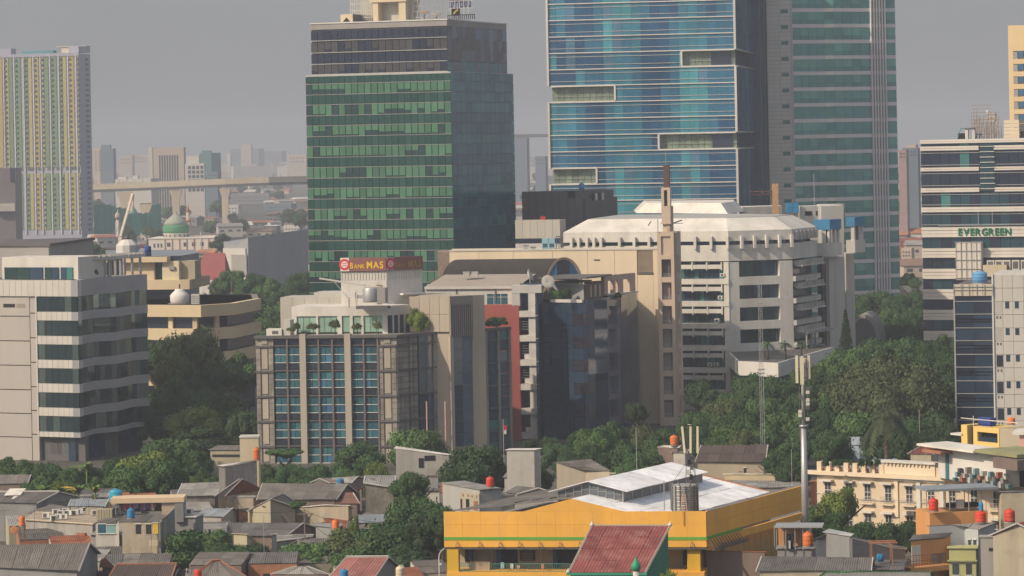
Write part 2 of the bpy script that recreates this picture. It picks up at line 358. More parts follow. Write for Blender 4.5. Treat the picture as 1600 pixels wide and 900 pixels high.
# ------------------------------------------------------------------ blue tower
def blue_tower():
    d = 870; L, C, R, B = corner(855, 1150, 1179, 90, d, 10)
    root = thing('office_tower', 'broad blue glass tower crossed by thin white floor lines with pale recessed balconies', 'office tower', (C.x, C.y, 0))
    Z = lambda y: zp(1150, y, C); W = (C-L).length; D = (R-C).length; u = (C-L).normalized()
    T = lambda px, y=150: W+walk(C, u, px, y)
    prism(root, 'tower_core', grow([L, C, R, B], -2.0), 0, Z(-140), NAVYG)
    rec = {2: (1066, 1152, 1), 4: (853, 961, 0), 7: (1028, 1152, 1), 9: (853, 930, 0)}
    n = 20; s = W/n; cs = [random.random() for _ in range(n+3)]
    def bpat(i, k):  # pane tints follow columns to paint reflections into the glass colour
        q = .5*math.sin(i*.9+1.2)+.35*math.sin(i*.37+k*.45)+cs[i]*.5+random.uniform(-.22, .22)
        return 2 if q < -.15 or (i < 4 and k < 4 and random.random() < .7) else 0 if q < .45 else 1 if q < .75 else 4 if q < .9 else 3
    for k in range(-5, 16):
        zt, zb = Z(25+25.9*k-25.9+25.9), Z(25+25.9*(k+1))
        t0, t1 = 0, W
        if k in rec:
            a, b, r_ = rec[k]
            if r_: t1 = T(a)
            else: t0 = T(b)
        h = zt-zb
        seg(root, 'floor_slab', L, C, t0, t1, zb, zt, -2, -.1, DGREY)
        for i in range(n):
            a, b = max(i*s, t0), min((i+1)*s, t1)
            if b-a > .3 and k < 13 and k > -3:
                if k >= 10 and i*s > W: continue
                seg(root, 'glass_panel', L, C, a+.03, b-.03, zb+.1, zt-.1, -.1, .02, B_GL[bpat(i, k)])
        for (o, th, dp) in ((0, .26, .35), (.24, .1, .16), (.73, .1, .16)):
            seg(root, 'floor_fin', L, C, t0, t1, zt-h*o-th/2, zt-h*o+th/2, .021, dp, WHITE2)
        if k in rec:
            a, b, r_ = rec[k]; lo, hi = (T(a), W-.3) if r_ else (.9, T(b))
            panes(root, L, C, lo, hi, zb+.3, zt-.3, int((hi-lo)/1.7), 'balcony_window', [CURT], gap=.1, o0=-1.9, o1=-1.4)
            seg(root, 'balcony_frame', L, C, lo, hi, zb-.15, zb+.3, -1.9, .36, WHITE2); seg(root, 'balcony_frame', L, C, lo, hi, zt-.25, zt+.2, -1.9, .36, WHITE2)
            e = T(a) if r_ else T(b); seg(root, 'balcony_frame', L, C, e-.25, e+.25, zb+.3, zt-.25, -1.9, .36, WHITE2)
            seg(root, 'balcony_rail', L, C, lo, hi, zb+h*.35, zb+h*.35+.1, -1.2, -1.1, METAL)
        # right face skin
        if k not in (2, 7):
            seg(root, 'side_slab', C, R, 0, D, zb, zt, -2, -.1, DGREY)
            for i in range(5): seg(root, 'side_panel', C, R, i*D/5+.05, (i+1)*D/5-.05, zb+.02, zt-.02, -.1, .02, NAVYG)
        else: seg(root, 'side_recess', C, R, 1, D, zb, zt, -7, -1.6, N_DK)
    for (y0, y1) in ((-140, 77), (103, 206), (232, 420)):
        seg(root, 'corner_frame', L, C, W-.5, W+.1, Z(y1), Z(y0), .02, .55, WHITE)
        seg(root, 'side_frame', C, R, D-1.6, D-.4, Z(y1), Z(y0), .02, .4, METAL)
        seg(root, 'side_frame', C, R, 0, D, Z(y1)-.2, Z(y1)+.25, .021, .4, METAL); seg(root, 'side_frame', C, R, 0, D, Z(y0)-.2, Z(y0)+.25, .021, .4, METAL)
    for (y0, y1) in ((-140, 128.5), (154.4, 258), (284, 420)): seg(root, 'corner_frame', L, C, -.1, .45, Z(y1), Z(y0), .02, .55, WHITE)
    # rear wing seen right of the frame
    P = V2(at(1160, 150, d+50)); Q = V2(at(1201, 150, d+47))
    prism(root, 'rear_wing', [P, Q, Q+Vector((0, 18)), P+Vector((0, 18))], 0, Z(-140), NAVYG)
    for px in (1186, 1195):
        p = V2(at(px, 150, d+46.8)); seg(root, 'rear_mullion', P, Q, (p-P).length, (p-P).length+.35, 0, Z(-140), 0, .4, METAL)
blue_tower()

# ------------------------------------------------------------------ white tower
def white_tower():
    d = 905; C = V2(at(1239, 100, d)); ul = Vector((-math.cos(math.radians(28)), math.sin(math.radians(28)))); 
    L = C+ul*walk(C, ul, 1199, 100); a1 = dirA(66); P1 = C+a1*walk(C, a1, 1289, 100); a2 = dirA(100); P2 = P1+a2*walk(P1, a2, 1304, 100); a3 = dirA(62); P3 = P2+a3*walk(P2, a3, 1400, 100)
    back = Vector((0, 40)); poly = [L, C, P1, P2, P3, P3+back, L+back]
    root = thing('office_tower', 'pale tower with a cream windowed strip and green glass bands behind the blue tower', 'office tower', (C.x, C.y, 0))
    Z = lambda y: zp(1239, y, C)
    prism(root, 'tower_core', grow(poly, -.3), 0, Z(-140), GREY)
    W = (C-L).length; per = 24.75; ht = Z(0)-Z(per)
    pale = mat('lilac_grey_panel', (.62, .60, .62), var=.05)
    tl = mat('cream_tile', (.78, .74, .67), var=.06, streak=.04)
    n = 0
    y = 13-per*5
    while Z(y) > 2:
        zt = Z(y)
        for (p, q, nn) in ((C, P1, 4), (P1, P2, 1), (P2, P3, 7)):
            w_ = (q-p).length
            seg(root, 'floor_band', p, q, 0, w_, zt-ht*.23, zt, -.3, .12, pale if nn != 1 else tl)  # narrow turned bay gets paler panels, painting in the light it catches
            if y < 490:
                g = random.choices(W_GL, (1, 2, 1) if y < 120 else (0, 2, 3))[0]
                for i in range(nn): 
                    seg(root, 'glass_panel', p, q, i*w_/nn+.04, (i+1)*w_/nn-.04, zt-ht*.72, zt-ht*.23, -.3, .02, random.choice([g, g, random.choice(W_GL)]))
                    seg(root, 'lower_panel', p, q, i*w_/nn+.04, (i+1)*w_/nn-.04, zt-ht, zt-ht*.72, -.3, .05, W_GL[2] if nn != 1 else W_GL[1])
        if y < 500:
            for j in range(4):
                for i in range(2): seg(root, 'wall_tile', L, C, i*W/2+.03, (i+1)*W/2-.03, zt-ht*(j+1)/4+.03, zt-ht*j/4-.03, -.3, .05, tl)
            seg(root, 'small_window', L, C, W*.56, W*.84, zt-ht*.05-1.1, zt-ht*.05, 0, .08, W_GL[1]); seg(root, 'small_window', L, C, W*.56, W*.84, zt+ht*.28-1.1, zt+ht*.28, 0, .085, W_GL[1]) if False else None
        y += per
    u3 = (P3-P2).normalized(); w3 = (P3-P2).length
    for i in range(6):
        t = walk(P2, u3, 1362+i*4.3, 200); seg(root, 'mullion_fin', P2, P3, t, t+.35, 0, Z(-140), .12, .7, pale)
    seg(root, 'corner_trim', L, C, W-.5, W+.05, 0, Z(-140), .05, .2, WHITE2)
white_tower()

# ------------------------------------------------------------------ ministry block
def ministry():
    d = 615; P1 = V2(at(1138, 390, d)); A = math.radians(19); u0 = Vector((-math.cos(A), math.sin(A))); P0 = P1+u0*walk(P1, u0, 880, 370)
    b = dirA(72); P2 = P1+b*walk(P1, b, 1238, 390); c = dirA(24); P3 = P2+c*walk(P2, c, 1277, 390)
    a0 = Vector((-.05, 1)).normalized(); PL = P0+Vector((3, 14)); e = dirA(-30); P4 = P3+e*25; poly = [P0, P1, P2, P3, P4, PL+Vector((6, 26)), PL]
    root = thing('ministry_building', 'long off-white many-sided office block with a sloping roof fascia and sunshades on every storey', 'office building', (P1.x, P1.y, 0))
    Z = lambda y: zp(1138, y, P1)
    prism(root, 'dark_core', grow(poly, -2.2), 0, Z(383), D_GL[0]); W1 = (P1-P0).length; W2 = (P2-P1).length; W3 = (P3-P2).length
    prism(root, 'parapet_band', poly, Z(408), Z(383), WHITE)
    prism(root, 'clerestory_window', grow(poly, -1.2), Z(383), Z(377), D_GL[0]); prism(root, 'fascia', poly, Z(377), Z(361), WHITE)
    inn = grow(poly, -4.2); n = len(poly)
    zb, zt = Z(361), Z(361)+2.4
    mesh('sloped_fascia', [(*p, zb) for p in poly]+[(*p, zt) for p in inn], [(i, (i+1) % n, n+(i+1) % n, n+i) for i in range(n)]+[tuple(range(n, 2*n))], WHITE, root)
    prism(root, 'roof_sheet', grow(inn, -.3), zt, zt+.12, mat('roof_grey', (.36, .36, .36), var=.12))
    # plateau
    q = [V2(at(px, 330, dd)) for px, dd in ((994, 672), (1137, 650), (1163, 668), (1163, 690), (990, 700))]; qi = grow(q, -2.2); n = 5; z0 = zt+.12; z1 = z0+2.1
    mesh('roof_lantern', [(*p, z0) for p in q]+[(*p, z1) for p in qi], [(i, (i+1) % n, n+(i+1) % n, n+i) for i in range(n)]+[tuple(range(n, 2*n))], WHITE, root)
    for px in (894, 905, 918, 929, 940, 969, 992, 1015, 1087, 1112, 1137.5):
        t = W1+walk(P1, -u0, px, 378); seg(root, 'strut', P0, P1, t-.25, t+.25, Z(389), Z(369), .02, .7, WHITE)
    for px in (1158, 1178, 1197, 1217, 1236):
        t = walk(P1, b, px, 378); seg(root, 'strut', P1, P2, t-.25, t+.25, Z(389), Z(369), .02, .7, WHITE)
    for px in (1243, 1249, 1255, 1261, 1267, 1273):
        t = walk(P2, c, px, 378); seg(root, 'strut', P2, P3, t-.5, t+.5, Z(378), Z(364), .02, .5, PALE)
    T1 = lambda px: W1+walk(P1, -u0, px, 480)
    T2 = lambda px: walk(P1, b, px, 480); tm = T1(1060); c1 = T1(1139) if T1(1139) < W1-1 else W1-1.4
    for k in range(6):
        y = 436+34.7*k
        if k < 6:
            seg(root, 'floor_band', P0, P1, tm-1, W1, Z(y+8), Z(y), -1.5, .25, WHITE)
            # storey between previous band and this one
            yt = y-28 if k == 0 else y-26.7
            secs = [tm+(c1-tm)*i/3 for i in range(4)]
            for i in range(3):
                a_, b_ = secs[i], secs[i+1]
                for j in range(3): seg(root, 'window_pane', P0, P1, a_+j*(b_-a_)/3+.05, a_+(j+1)*(b_-a_)/3-.05, Z(y), Z(y-15.5), -1.9, -1.4, random.choice([G_DK, D_GL[0], W_GL[2]]))
                seg(root, 'sunshade', P0, P1, a_+.15, b_-.15, Z(y-16), Z(y-22.5), -.7, .15, WHITE); seg(root, 'sunshade_bracket', P0, P1, b_-.14, b_+.1, Z(y-14), Z(y-26.5), -1.4, .2, WHITE)
            seg(root, 'corner_pier', P0, P1, W1-1.0, W1, Z(y), Z(y-26.7), -1.8, .1, WHITE)
        # second face
        ta, tb = T2(1156), T2(1219)
        seg(root, 'floor_band', P1, P2, 0, W2, Z(y+10.5)+.0, Z(y-2.5), -1.5, .0, WHITE)
        seg(root, 'wall_pier', P1, P2, 0, ta, Z(y-2.5), Z(y-26), -1.5, .0, WHITE); seg(root, 'wall_pier', P1, P2, tb, W2-.02, Z(y-2.5), Z(y-26), -1.5, .0, WHITE)
        panes(root, P1, P2, ta, tb, Z(y-2.5), Z(y-25.5), 5, 'window_pane', [N_DK, G_DK, D_GL[0]], gap=.06, o0=-1.5, o1=-1.1)
        # third face
        seg(root, 'floor_band', P2, P3, .02, W3, Z(y+7), Z(y-1), -1.5, .6, PALE)
        seg(root, 'window_band', P2, P3, 1, W3-.4, Z(y-1), Z(y-16), -1.9, -1.2, random.choice([G_DK, N_DK]))
        seg(root, 'louvre_shade', P2, P3, 1.6, W3+.4, Z(y-16), Z(y-18), 0, 1.5, PALE); seg(root, 'louvre_shade', P2, P3, 1.6, W3+.4, Z(y-18), Z(y-25), -.4, .2, PALE)
        for j in range(7): seg(root, 'louvre_fin', P2, P3, 1.9+j*(W3-2)/6, 2.2+j*(W3-2)/6, Z(y-18), Z(y-25.5), .2, 1.2, PALE)
    seg(root, 'base_wall', P0, P1, tm-1, W1, 0, Z(617), -1.5, .3, PALE)
    # terrace
    q0 = V2(at(1153, 575, 590)); q1 = V2(at(1216, 575, 583)); q2 = V2(at(1303, 560, 625)); tz = 52-(566-216)*585/5000
    prism(root, 'terrace_wall', [q0, q1, q2, q2+Vector((-4, 12)), q0+Vector((0, 26))], tz-2.6, tz+.02, WHITE2)
    prism(root, 'terrace_floor', grow([q0, q1, q2, q2+Vector((-4, 12)), q0+Vector((0, 26))], -.35), tz+.02, tz+.04, mat('terrace_dark_tile', (.10, .095, .09), var=.2)); prism(root, 'terrace_undercroft', grow([q0, q1, q2, q2+Vector((-4, 12)), q0+Vector((0, 26))], -1.6), 0, tz-2.6, DARK)
    a_, b_ = V2(at(1262, 540, 620)), V2(at(1303, 540, 632)); seg(root, 'terrace_canopy', a_, b_, 0, (b_-a_).length, tz+2.9, tz+3.3, -6, 0, GREY)
    for t in (.3, 2.6, 4.6): seg(root, 'canopy_post', a_, b_, t, t+.2, tz, tz+2.9, -.5, -.2, GREY)
    zv = Z(383)
    for px, y in ((1130, 427), (1126, 462), (1108, 567), (1118, 567), (1120, 498)): t = T1(px); seg(root, 'ac_unit', P0, P1, t-.45, t+.45, Z(y+5.5), Z(y), -.6, .35, WHITE2); seg(root, 'ac_fan', P0, P1, t-.25, t+.2, Z(y+4.6), Z(y+1), .35, .38, DGREY)
    # stair towers
    BLU = mat('sky_blue_cladding', (.05, .22, .42), var=.05)
    for i, (xa, xb, xs, dd, yb, yc, yd, ye) in enumerate(((1272, 1297, 1315, 634, 343, 359, 380, 400), (1322, 1336, 1352, 652, 339, 354, 375, 395))):
        q = V2(at(xa, 380, dd)); u = Vector((1, -.18)).normalized(); q1 = q+u*walk(q, u, xb, 380); vv = dirA(38); q2 = q1+vv*walk(q1, vv, xs, 380)
        pl = [q, q1, q2, q+(q2-q1)]; zz = lambda y: zp(xb, y, q1)
        prism(root, 'blue_box', pl, zz(yc), zz(yb), BLU); prism(root, 'box_recess', grow(pl, -1.2), zz(yd), zz(yc), DGREY); prism(root, 'stair_box', pl, zz(ye), zz(yd), WHITE)
        w_ = (q2-q1).length
        for t in (.4, w_*.55, w_-.5): seg(root, 'box_column', q1, q2, t-.3, t+.2, zz(yd), zz(yc), -.7, -.2, WHITE)
        seg(root, 'box_column', q, q1, (q1-q).length*.55, (q1-q).length*.55+.6, zz(yd), zz(yc), -.7, -.2, WHITE)
    for (xa, xb, dd, yt, pt, pb) in ((1285, 1320, 640, 322, 3, PALE), (1291, 1319, 636, 402, 0, PALE), (1322, 1335, 655, 396, 0, PALE)):
        q, q1 = V2(at(xa, 430, dd)), V2(at(xb, 430, dd+1)); prism(root, 'stair_shaft', [q, q1, q1+Vector((0, 7)), q+Vector((0, 7))], 0, zp(xa, yt, q), pb)
    q = V2(at(1295, 430, 635.6)); q1 = V2(at(1302, 430, 636)); prism(root, 'shaft_rib', [q, q1, q1+Vector((0, 1)), q+Vector((0, 1))], 0, zp(1291, 402, q), PALE)
    prism(root, 'glazed_link', [V2(at(1277, 430, 640)), V2(at(1292, 430, 641)), V2(at(1292, 430, 650)), V2(at(1277, 430, 648))], 0, zp(1280, 400, (0, 640)), D_GL[1])
    for k in range(5): q = V2(at(1283, 430, 639.7)); q1 = V2(at(1292, 430, 640.5)); seg(root, 'link_slab', q, q1, 0, (q1-q).length, Z(440+34.7*k+4), Z(440+34.7*k), -.4, .5, PALE)
    q, q1 = V2(at(1160, 330, 672)), V2(at(1222, 330, 676)); z_ = zp(1180, 345, q); prism(root, 'roof_upstand', [q, q1, q1+Vector((0, 8)), q+Vector((0, 8))], z_-2, zp(1180, 323, q), WHITE)
    q, q1 = V2(at(1250, 330, 662)), V2(at(1298, 330, 664)); prism(root, 'roof_upstand', [q, q1, q1+Vector((0, 6)), q+Vector((0, 6))], zp(1260, 352, q)-6, zp(1270, 322, q), WHITE)
    lathe('round_stair_head', [(2.9, 0), (2.9, 3.4)], PALE, root, (q1.x+.3, q1.y+3, zp(1300, 345, q1)))
    for t in (2, 8): seg(root, 'roof_window', q, q1, t*.4+.3, t*.4+1.8, zp(1270, 337, q), zp(1270, 330, q), 0, .08, DARK)
    m1 = V2(at(1211, 320, 668)); zc = zp(1211, 345, m1)
    cr = thing('roof_crane', 'rusty orange crane mast standing on the roof of the off-white ministry block', 'crane', (m1.x, m1.y, zc))
    seg(cr, 'mast', m1, m1+Vector((1, 0)), -.5, .7, zc, zp(1211, 287, m1), -.5, .5, mat('rust_orange', (.45, .27, .14), var=.3, vs=2)); t0_ = zp(1211, 303, m1)
    bars('jib', [((m1.x-5.5, m1.y-3, t0_-.1), (m1.x, m1.y, t0_)), ((m1.x-5.5, m1.y-3, t0_+.6), (m1.x, m1.y, t0_+.5)), ((m1.x-3, m1.y-1.6, t0_), (m1.x-2, m1.y-1, t0_+.6)), ((m1.x, m1.y, zc+.3), (m1.x+6, m1.y, zc+.3)), ((m1.x-3, m1.y, zc+.5), (m1.x+6, m1.y, zc+.9))], .14, RUST, cr)
    p = V2(at(1243, 325, 660)); z0 = zp(1243, 332, p)-2
    tk = thing('water_tank', 'bright blue panel water tank on steel legs on the ministry roof', 'water tank', (p.x, p.y, z0))
    BT = mat('tank_blue', (.03, .2, .42), var=.15)
    for i in range(2):
        for j in range(2): seg(tk, 'tank_panel', p, p+Vector((1, 0)), -1.2+i*1.25-.6, -1.2+(i+1)*1.25-.66, z0+2+j*1.0, z0+2.95+j*1.0, -2.2, 0, BT)
    seg(tk, 'tank_side', p, p+Vector((1, 0)), .65, .7, z0+2, z0+3.95, -2.2, -.02, BT)
    bars('leg', [((p.x+a_, p.y+b_, z0-1), (p.x+a_, p.y+b_, z0+2)) for a_ in (-1.7, .6) for b_ in (.1, 2.1)], .08, RUST, tk)
    p = V2(at(1272, 300, 655)); tagm(bars('antenna_mast', [((p.x, p.y, zv), (p.x, p.y, zp(1272, 272, p)), .07), ((p.x, p.y, zp(1272, 312, p)), (p.x, p.y, zp(1272, 309, p)), .25)], .07, METAL, None, (p.x, p.y, zv)), 'thin steel lightning mast on the ministry roof right of the blue tank', 'mast')
ministry()
# vault right of ministry
def vault(root, name, c, ax, hw, h, ln, m, z0, seg_=14, endm=None, thick=.5):
    """half barrel starting at c (plan), axis ax away, half width hw along perpendicular"""
    pr = Vector((ax.y, -ax.x)); v = []; f = []
    for k in (0, 1):
        for i in range(seg_+1):
            a = math.pi*i/seg_; q = c+ax*(ln*k)+pr*(hw*math.cos(a)); v.append((q.x, q.y, z0+h*math.sin(a)))
    n = seg_+1
    f += [(i, i+1, n+i+1, n+i) for i in range(seg_)]+[tuple(range(n)), tuple(range(n, 2*n))[::-1]]
    return mesh(name, v, f, m, root)
c0 = V2(at(1349, 500, 665)); vr = thing('vaulted_hall', 'small grey barrel-vaulted hall among trees right of the ministry stair towers', 'hall', (c0.x, c0.y, 0))
vault(vr, 'vault_shell', c0, dirA(12), 3.4, 6.5, 14, GREY, 8.5); q = c0-dirA(12)*.05; prism(vr, 'wall', [c0-Vector((3.3, .4)), c0+Vector((3.3, -.4)), c0+Vector((5.5, 12)), c0+Vector((-1, 12))], 0, 8.5, GREY)
vault(vr, 'dark_opening', c0-dirA(12)*.12, dirA(12), 2.8, 5.8, .1, DGREY, 8.5)
# ------------------------------------------------------------------ left office
def left_office():
    d = 536; C = V2(at(121, 440, d)); A = math.radians(26); u0 = Vector((-math.cos(A), math.sin(A))); L = C+u0*walk(C, u0, -14, 440)
    S1 = C+dirA(13)*walk(C, dirA(13), 145.7, 440); S2 = S1+dirA(46)*walk(S1, dirA(46), 181, 440); S3 = S2+dirA(13)*walk(S2, dirA(13), 204.7, 440); S4 = S3+dirA(46)*walk(S3, dirA(46), 230, 440)
    poly = [L, C, S1, S2, S3, S4, L+(S4-C)]
    root = thing('office_building', 'grey office block with white bands and mirrored windows on a zigzag side, left edge', 'office building', (C.x, C.y, 0))
    Z = lambda y: zp(121, y, C); W = (C-L).length; T = lambda px, r=480: W+walk(C, -u0, px, r)
    tf = T(56); zt = Z(438)
    prism(root, 'building_core', grow(poly, -1.2), 0, zt-.3, DGREY)
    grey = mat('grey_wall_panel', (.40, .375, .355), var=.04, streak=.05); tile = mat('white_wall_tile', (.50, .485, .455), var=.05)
    shadeg = mat('band_shade_grey', (.33, .33, .35), var=.05)  # greyer copy of the white bands paints shade on the zigzag side
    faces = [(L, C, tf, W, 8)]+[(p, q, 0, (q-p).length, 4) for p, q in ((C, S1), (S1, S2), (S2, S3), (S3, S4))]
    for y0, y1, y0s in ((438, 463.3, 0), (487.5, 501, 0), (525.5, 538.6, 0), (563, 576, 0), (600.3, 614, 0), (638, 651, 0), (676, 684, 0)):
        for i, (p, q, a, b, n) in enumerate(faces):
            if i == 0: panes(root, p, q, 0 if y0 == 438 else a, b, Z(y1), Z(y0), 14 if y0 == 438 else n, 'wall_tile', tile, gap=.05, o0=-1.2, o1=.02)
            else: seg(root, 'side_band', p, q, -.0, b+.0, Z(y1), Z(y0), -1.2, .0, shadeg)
    for y0, y1 in ((463.3, 487.5), (501, 525.5), (538.6, 563), (576, 600.3), (614, 638), (651, 676)):
        for i, (p, q, a, b, n) in enumerate(faces):
            panes(root, p, q, a+(.25 if i == 0 else 0), b, Z(y1), Z(y0), 6 if i == 0 else 4, 'window_pane', O_GL, gap=.05, o0=-1.15, o1=-.12, wts=(3, 1) if i in (0, 1, 3) else (1, 2))
    # blank wall panels
    ys = [463.3, 495, 534, 572.5, 611, 648.5, 686, 725]
    for i in range(7):
        seg(root, 'wall_panel', L, C, 0, tf-1.5, Z(ys[i+1])+.08 if i < 6 else 0, Z(ys[i])-.08, -1.4, -.25, grey)
        seg(root, 'wall_panel', L, C, tf-1.45, tf-.05, Z(ys[i+1]-5)+.08 if i < 6 else 0, Z(ys[i]-(5 if i else 0))-.08, -1.4, -.35, grey)
    seg(root, 'corner_trim', L, C, tf-.05, tf+.2, Z(684), Z(463.3), -1, .1, tile)
    seg(root, 'vent_window', L, C, T(4), T(22), Z(481), Z(475.5), -.3, -.2, DARK); seg(root, 'vent_window', L, C, T(24.5), T(38), Z(481), Z(475.5), -.3, -.2, mat('louvre_tan', (.3, .28, .22)))
    # ground floor
    seg(root, 'ground_wall', L, C, tf, W, 0, Z(684), -2.4, -1.4, DGREY)
    for a, b in ((72, 91), (95, 115)):
        panes(root, L, C, T(a, 700), T(b, 700), 1, Z(690), 2, 'shop_window', mat('curtained_shop_window', (.28, .34, .34), rough=.3), gap=.15, o0=-1.4, o1=-1.2)
    seg(root, 'ground_wall', C, S4, 1, (S4-C).length, 0, Z(684), -3, -1.6, D_GL[0])
    # penthouse
    zp_ = Z(403); po = 3.0
    seg(root, 'penthouse_wall', L, C, 0, T(97, 420)+1, zt, zp_, -12, -po-.3, WHITE); prism(root, 'roof_deck', grow(poly, -1.5), zt-.3, zt-.1, CONC)
    e = T(97, 420)+1
    for a, b in ((-10, 50), (53, 75), (78, 97)): panes(root, L, C, max(0, T(a, 420)), T(b, 420), zt, Z(419), 3 if a < 0 else 2, 'penthouse_window', [D_GL[0], G_DK, W_GL[2]], gap=.05, o0=-po-.3, o1=-po-.1)
    Z2 = lambda y: zp(40, y, V2(at(40, 400, 552)))
    q0, q1, q2 = V2(at(-14, 390, 556)), V2(at(76, 390, 551)), V2(at(146, 395, 585)); prism(root, 'roof_plant_room', [q0, q1, q2, q0+Vector((0, 25))], zt, Z2(385), GREY); prism(root, 'plant_room_roof', grow([q0, q1, q2, q0+Vector((0, 25))], .3), Z2(385), Z2(381), DGREY)
    # pergola along the zigzag side
    zq = Z(403)
    for (p, q) in ((S1, S2), (S2, S3), (S3, S4)):
        w_ = (q-p).length; n = max(2, int(w_/2.4))
        seg(root, 'pergola_beam', p, q, 0, w_, zq-.9, zq, -2.2, -1.6, METAL); seg(root, 'pergola_beam', p, q, 0, w_, zq-.7, zq-.2, -.7, -.4, METAL)
        for i in range(n+1): seg(root, 'pergola_post', p, q, i*w_/n-.15, i*w_/n+.15, zt, zq-.8, -2.1, -1.7, METAL)
        for i in range(n*2): seg(root, 'pergola_slat', p, q, (i+.5)*w_/(2*n)-.07, (i+.5)*w_/(2*n)+.07, zq-.25, zq+.05, -3.4, -.3, GREY)
        if p is not S2: seg(root, 'terrace_wall', p, q, 0, w_, zt-.1, zq-1, -6.2, -6, DGREY)
left_office()

# ------------------------------------------------------------------ stone building with the bank sign
def stone_building():
    d = 524; C = V2(at(620, 540, d)); A = math.radians(10); u0 = Vector((-math.cos(A), math.sin(A))); L = C+u0*walk(C, u0, 399.5, 540)
    b = dirA(38); R1 = C+b*walk(C, b, 652, 540); b2 = dirA(50); R2 = R1+b2*walk(R1, b2, 698, 540)
    b3 = dirA(60); R3 = R2+b3*walk(R2, b3, 757, 540); b4 = dirA(48); R4 = R3+b4*walk(R3, b4, 796, 560)
    poly = [L, C, R1, R2, R3, R4, L+Vector((6, 34))]
    root = thing('office_building', 'weathered stone office block with blue-paned bays and two pale pilasters, white penthouse on its roof', 'office building', (C.x, C.y, 0))
    Z = lambda y: zp(620, y, C); W = (C-L).length; T = lambda px: W+walk(C, -u0, px, 600)
    zt = Z(523)
    prism(root, 'building_core', grow(poly, -.9), 0, zt-.4, DGREY)
    prism(root, 'roof_deck', grow(poly, -.5), zt-.5, zt-.25, CONC)
    seg(root, 'coping', L, C, -.2, W+.1, zt-.45, zt, -.8, .4, DGREY); seg(root, 'coping', C, R1, 0, (R1-C).length, zt-.45, zt, -.8, .3, DGREY); seg(root, 'coping', R1, R2, 0, (R2-R1).length, zt-.45, zt, -.8, .3, DGREY)
    per = 39.4; SLT = glass('slate_spandrel_glass', (.03, .045, .065), metal=.2)
    for a, b_ in ((470, 479.5), (540, 549.5)): seg(root, 'pilaster', L, C, T(a), T(b_), 0, zt+.25, -.6, .5, BEIGE)
    for a, b_ in ((399.5, 428), (592, 620)):
        ta, tb = max(0, T(a)), min(W, T(b_))
        for k in range(6):
            y0 = 540+per*(k-1)+1; y1 = y0+per-2.5
            if k == 0: y0 = 526
            z0 = max(Z(y1), 0); z1 = Z(y0)
            seg(root, 'stone_pier', L, C, ta, tb, z0, z1, -.8, -.12, STONE)
            for s_ in range(4):
                zz = z0+(z1-z0)*s_/4; zq = z0+(z1-z0)*(s_+1)/4-.06
                if z1-z0 > 2: seg(root, 'stone_block', L, C, ta+.05, ta+.75, zz, zq, -.12, .06, STONE); seg(root, 'stone_block', L, C, tb-.8, tb-.05, zz, zq, -.12, .06, STONE)
            seg(root, 'stone_slab', L, C, ta+1.0, tb-1.0, z0+.3, z1-.3, -.12, .03, BEIGE)
            seg(root, 'string_course', L, C, ta-.05, tb+.05, z0-.3, z0-.02, -.5, .25, DGREY)
    bays = [(430, 448.5), (451, 469), (479.5, 497.5), (499.5, 519), (521.5, 539), (549.5, 568), (570, 590)]
    for (a, b_) in bays:
        ta, tb = T(a), T(b_)
        seg(root, 'bay_mullion', L, C, tb-.0, tb+.28, 0, zt-.5, -.3, .2, RUST if False else mat('bronze_mullion', (.16, .13, .12)))
        seg(root, 'spandrel_pane', L, C, ta+.05, tb-.05, Z(537), Z(527), -.4, -.15, N_DK)
        for k in range(5):
            yw = 540+per*k; g = CY
            if Z(yw+26) < 0: continue
            seg(root, 'spandrel_pane', L, C, ta+.05, tb-.05, max(.1, Z(yw+36.5)), Z(yw+27), -.4, -.15, SLT)
            m_ = (ta+tb)/2
            for (p0, p1) in ((ta+.08, m_-.04), (m_+.04, tb-.08)):
                seg(root, 'window_pane', L, C, p0, p1, Z(yw+12.5), Z(yw+1), -.4, -.12, random.choices(CY, (3, 2, 2))[0]); seg(root, 'window_pane', L, C, p0, p1, Z(yw+25), Z(yw+13.5), -.4, -.12, random.choices(CY+[NAVYG], (3, 2, 2, 2))[0])
            for yy in (13, 25.5): seg(root, 'transom_bar', L, C, ta, tb, Z(yw+yy+.6), Z(yw+yy-.4), -.2, -.02, FRAME)
            seg(root, 'floor_ledge', L, C, ta, tb, Z(yw-.3), Z(yw-2), -.3, .12, DGREY)
    # shaded corner faces
    for (p, q, mm) in ((C, R1, STONE), (R1, R2, D_GL[1])):
        w_ = (q-p).length
        for k in range(6):
            y0 = 540+per*(k-1)+1; y1 = y0+per-2.5; y0 = 526 if k == 0 else y0; z0, z1 = max(Z(y1), 0), Z(y0)
            if p is C:
                for s_ in range(4):
                    for (a_, b_) in ((0, .3), (.32, .62), (.64, 1)): seg(root, 'stone_block', p, q, a_*w_+.03, b_*w_-.03, z0+(z1-z0)*s_/4+.04, z0+(z1-z0)*(s_+1)/4-.04, -.6, .0 if a_ != .32 else -.25, STONE)
            else:
                panes(root, p, q, .3, w_*.52, z0, z1, 2, 'side_pane', [glass('sky_reflect_tint', (.16, .18, .22), metal=.6, rough=.05), D_GL[1], D_GL[0]], gap=.08, o0=-.5, o1=-.05, wts=(3, 1, 0) if k < 3 else (0, 2, 1))  # paler glass colour on upper storeys paints in reflected sky
                panes(root, p, q, w_*.6, w_-.2, z0, z1, 2, 'side_pane', D_GL, gap=.1, o0=-.5, o1=-.1)
                seg(root, 'stone_pier', p, q, w_*.53, w_*.6, z0, z1, -.4, .25, STONE)
            seg(root, 'string_course', p, q, 0, w_, z0-.3, z0-.02, -.5, .2, DGREY)
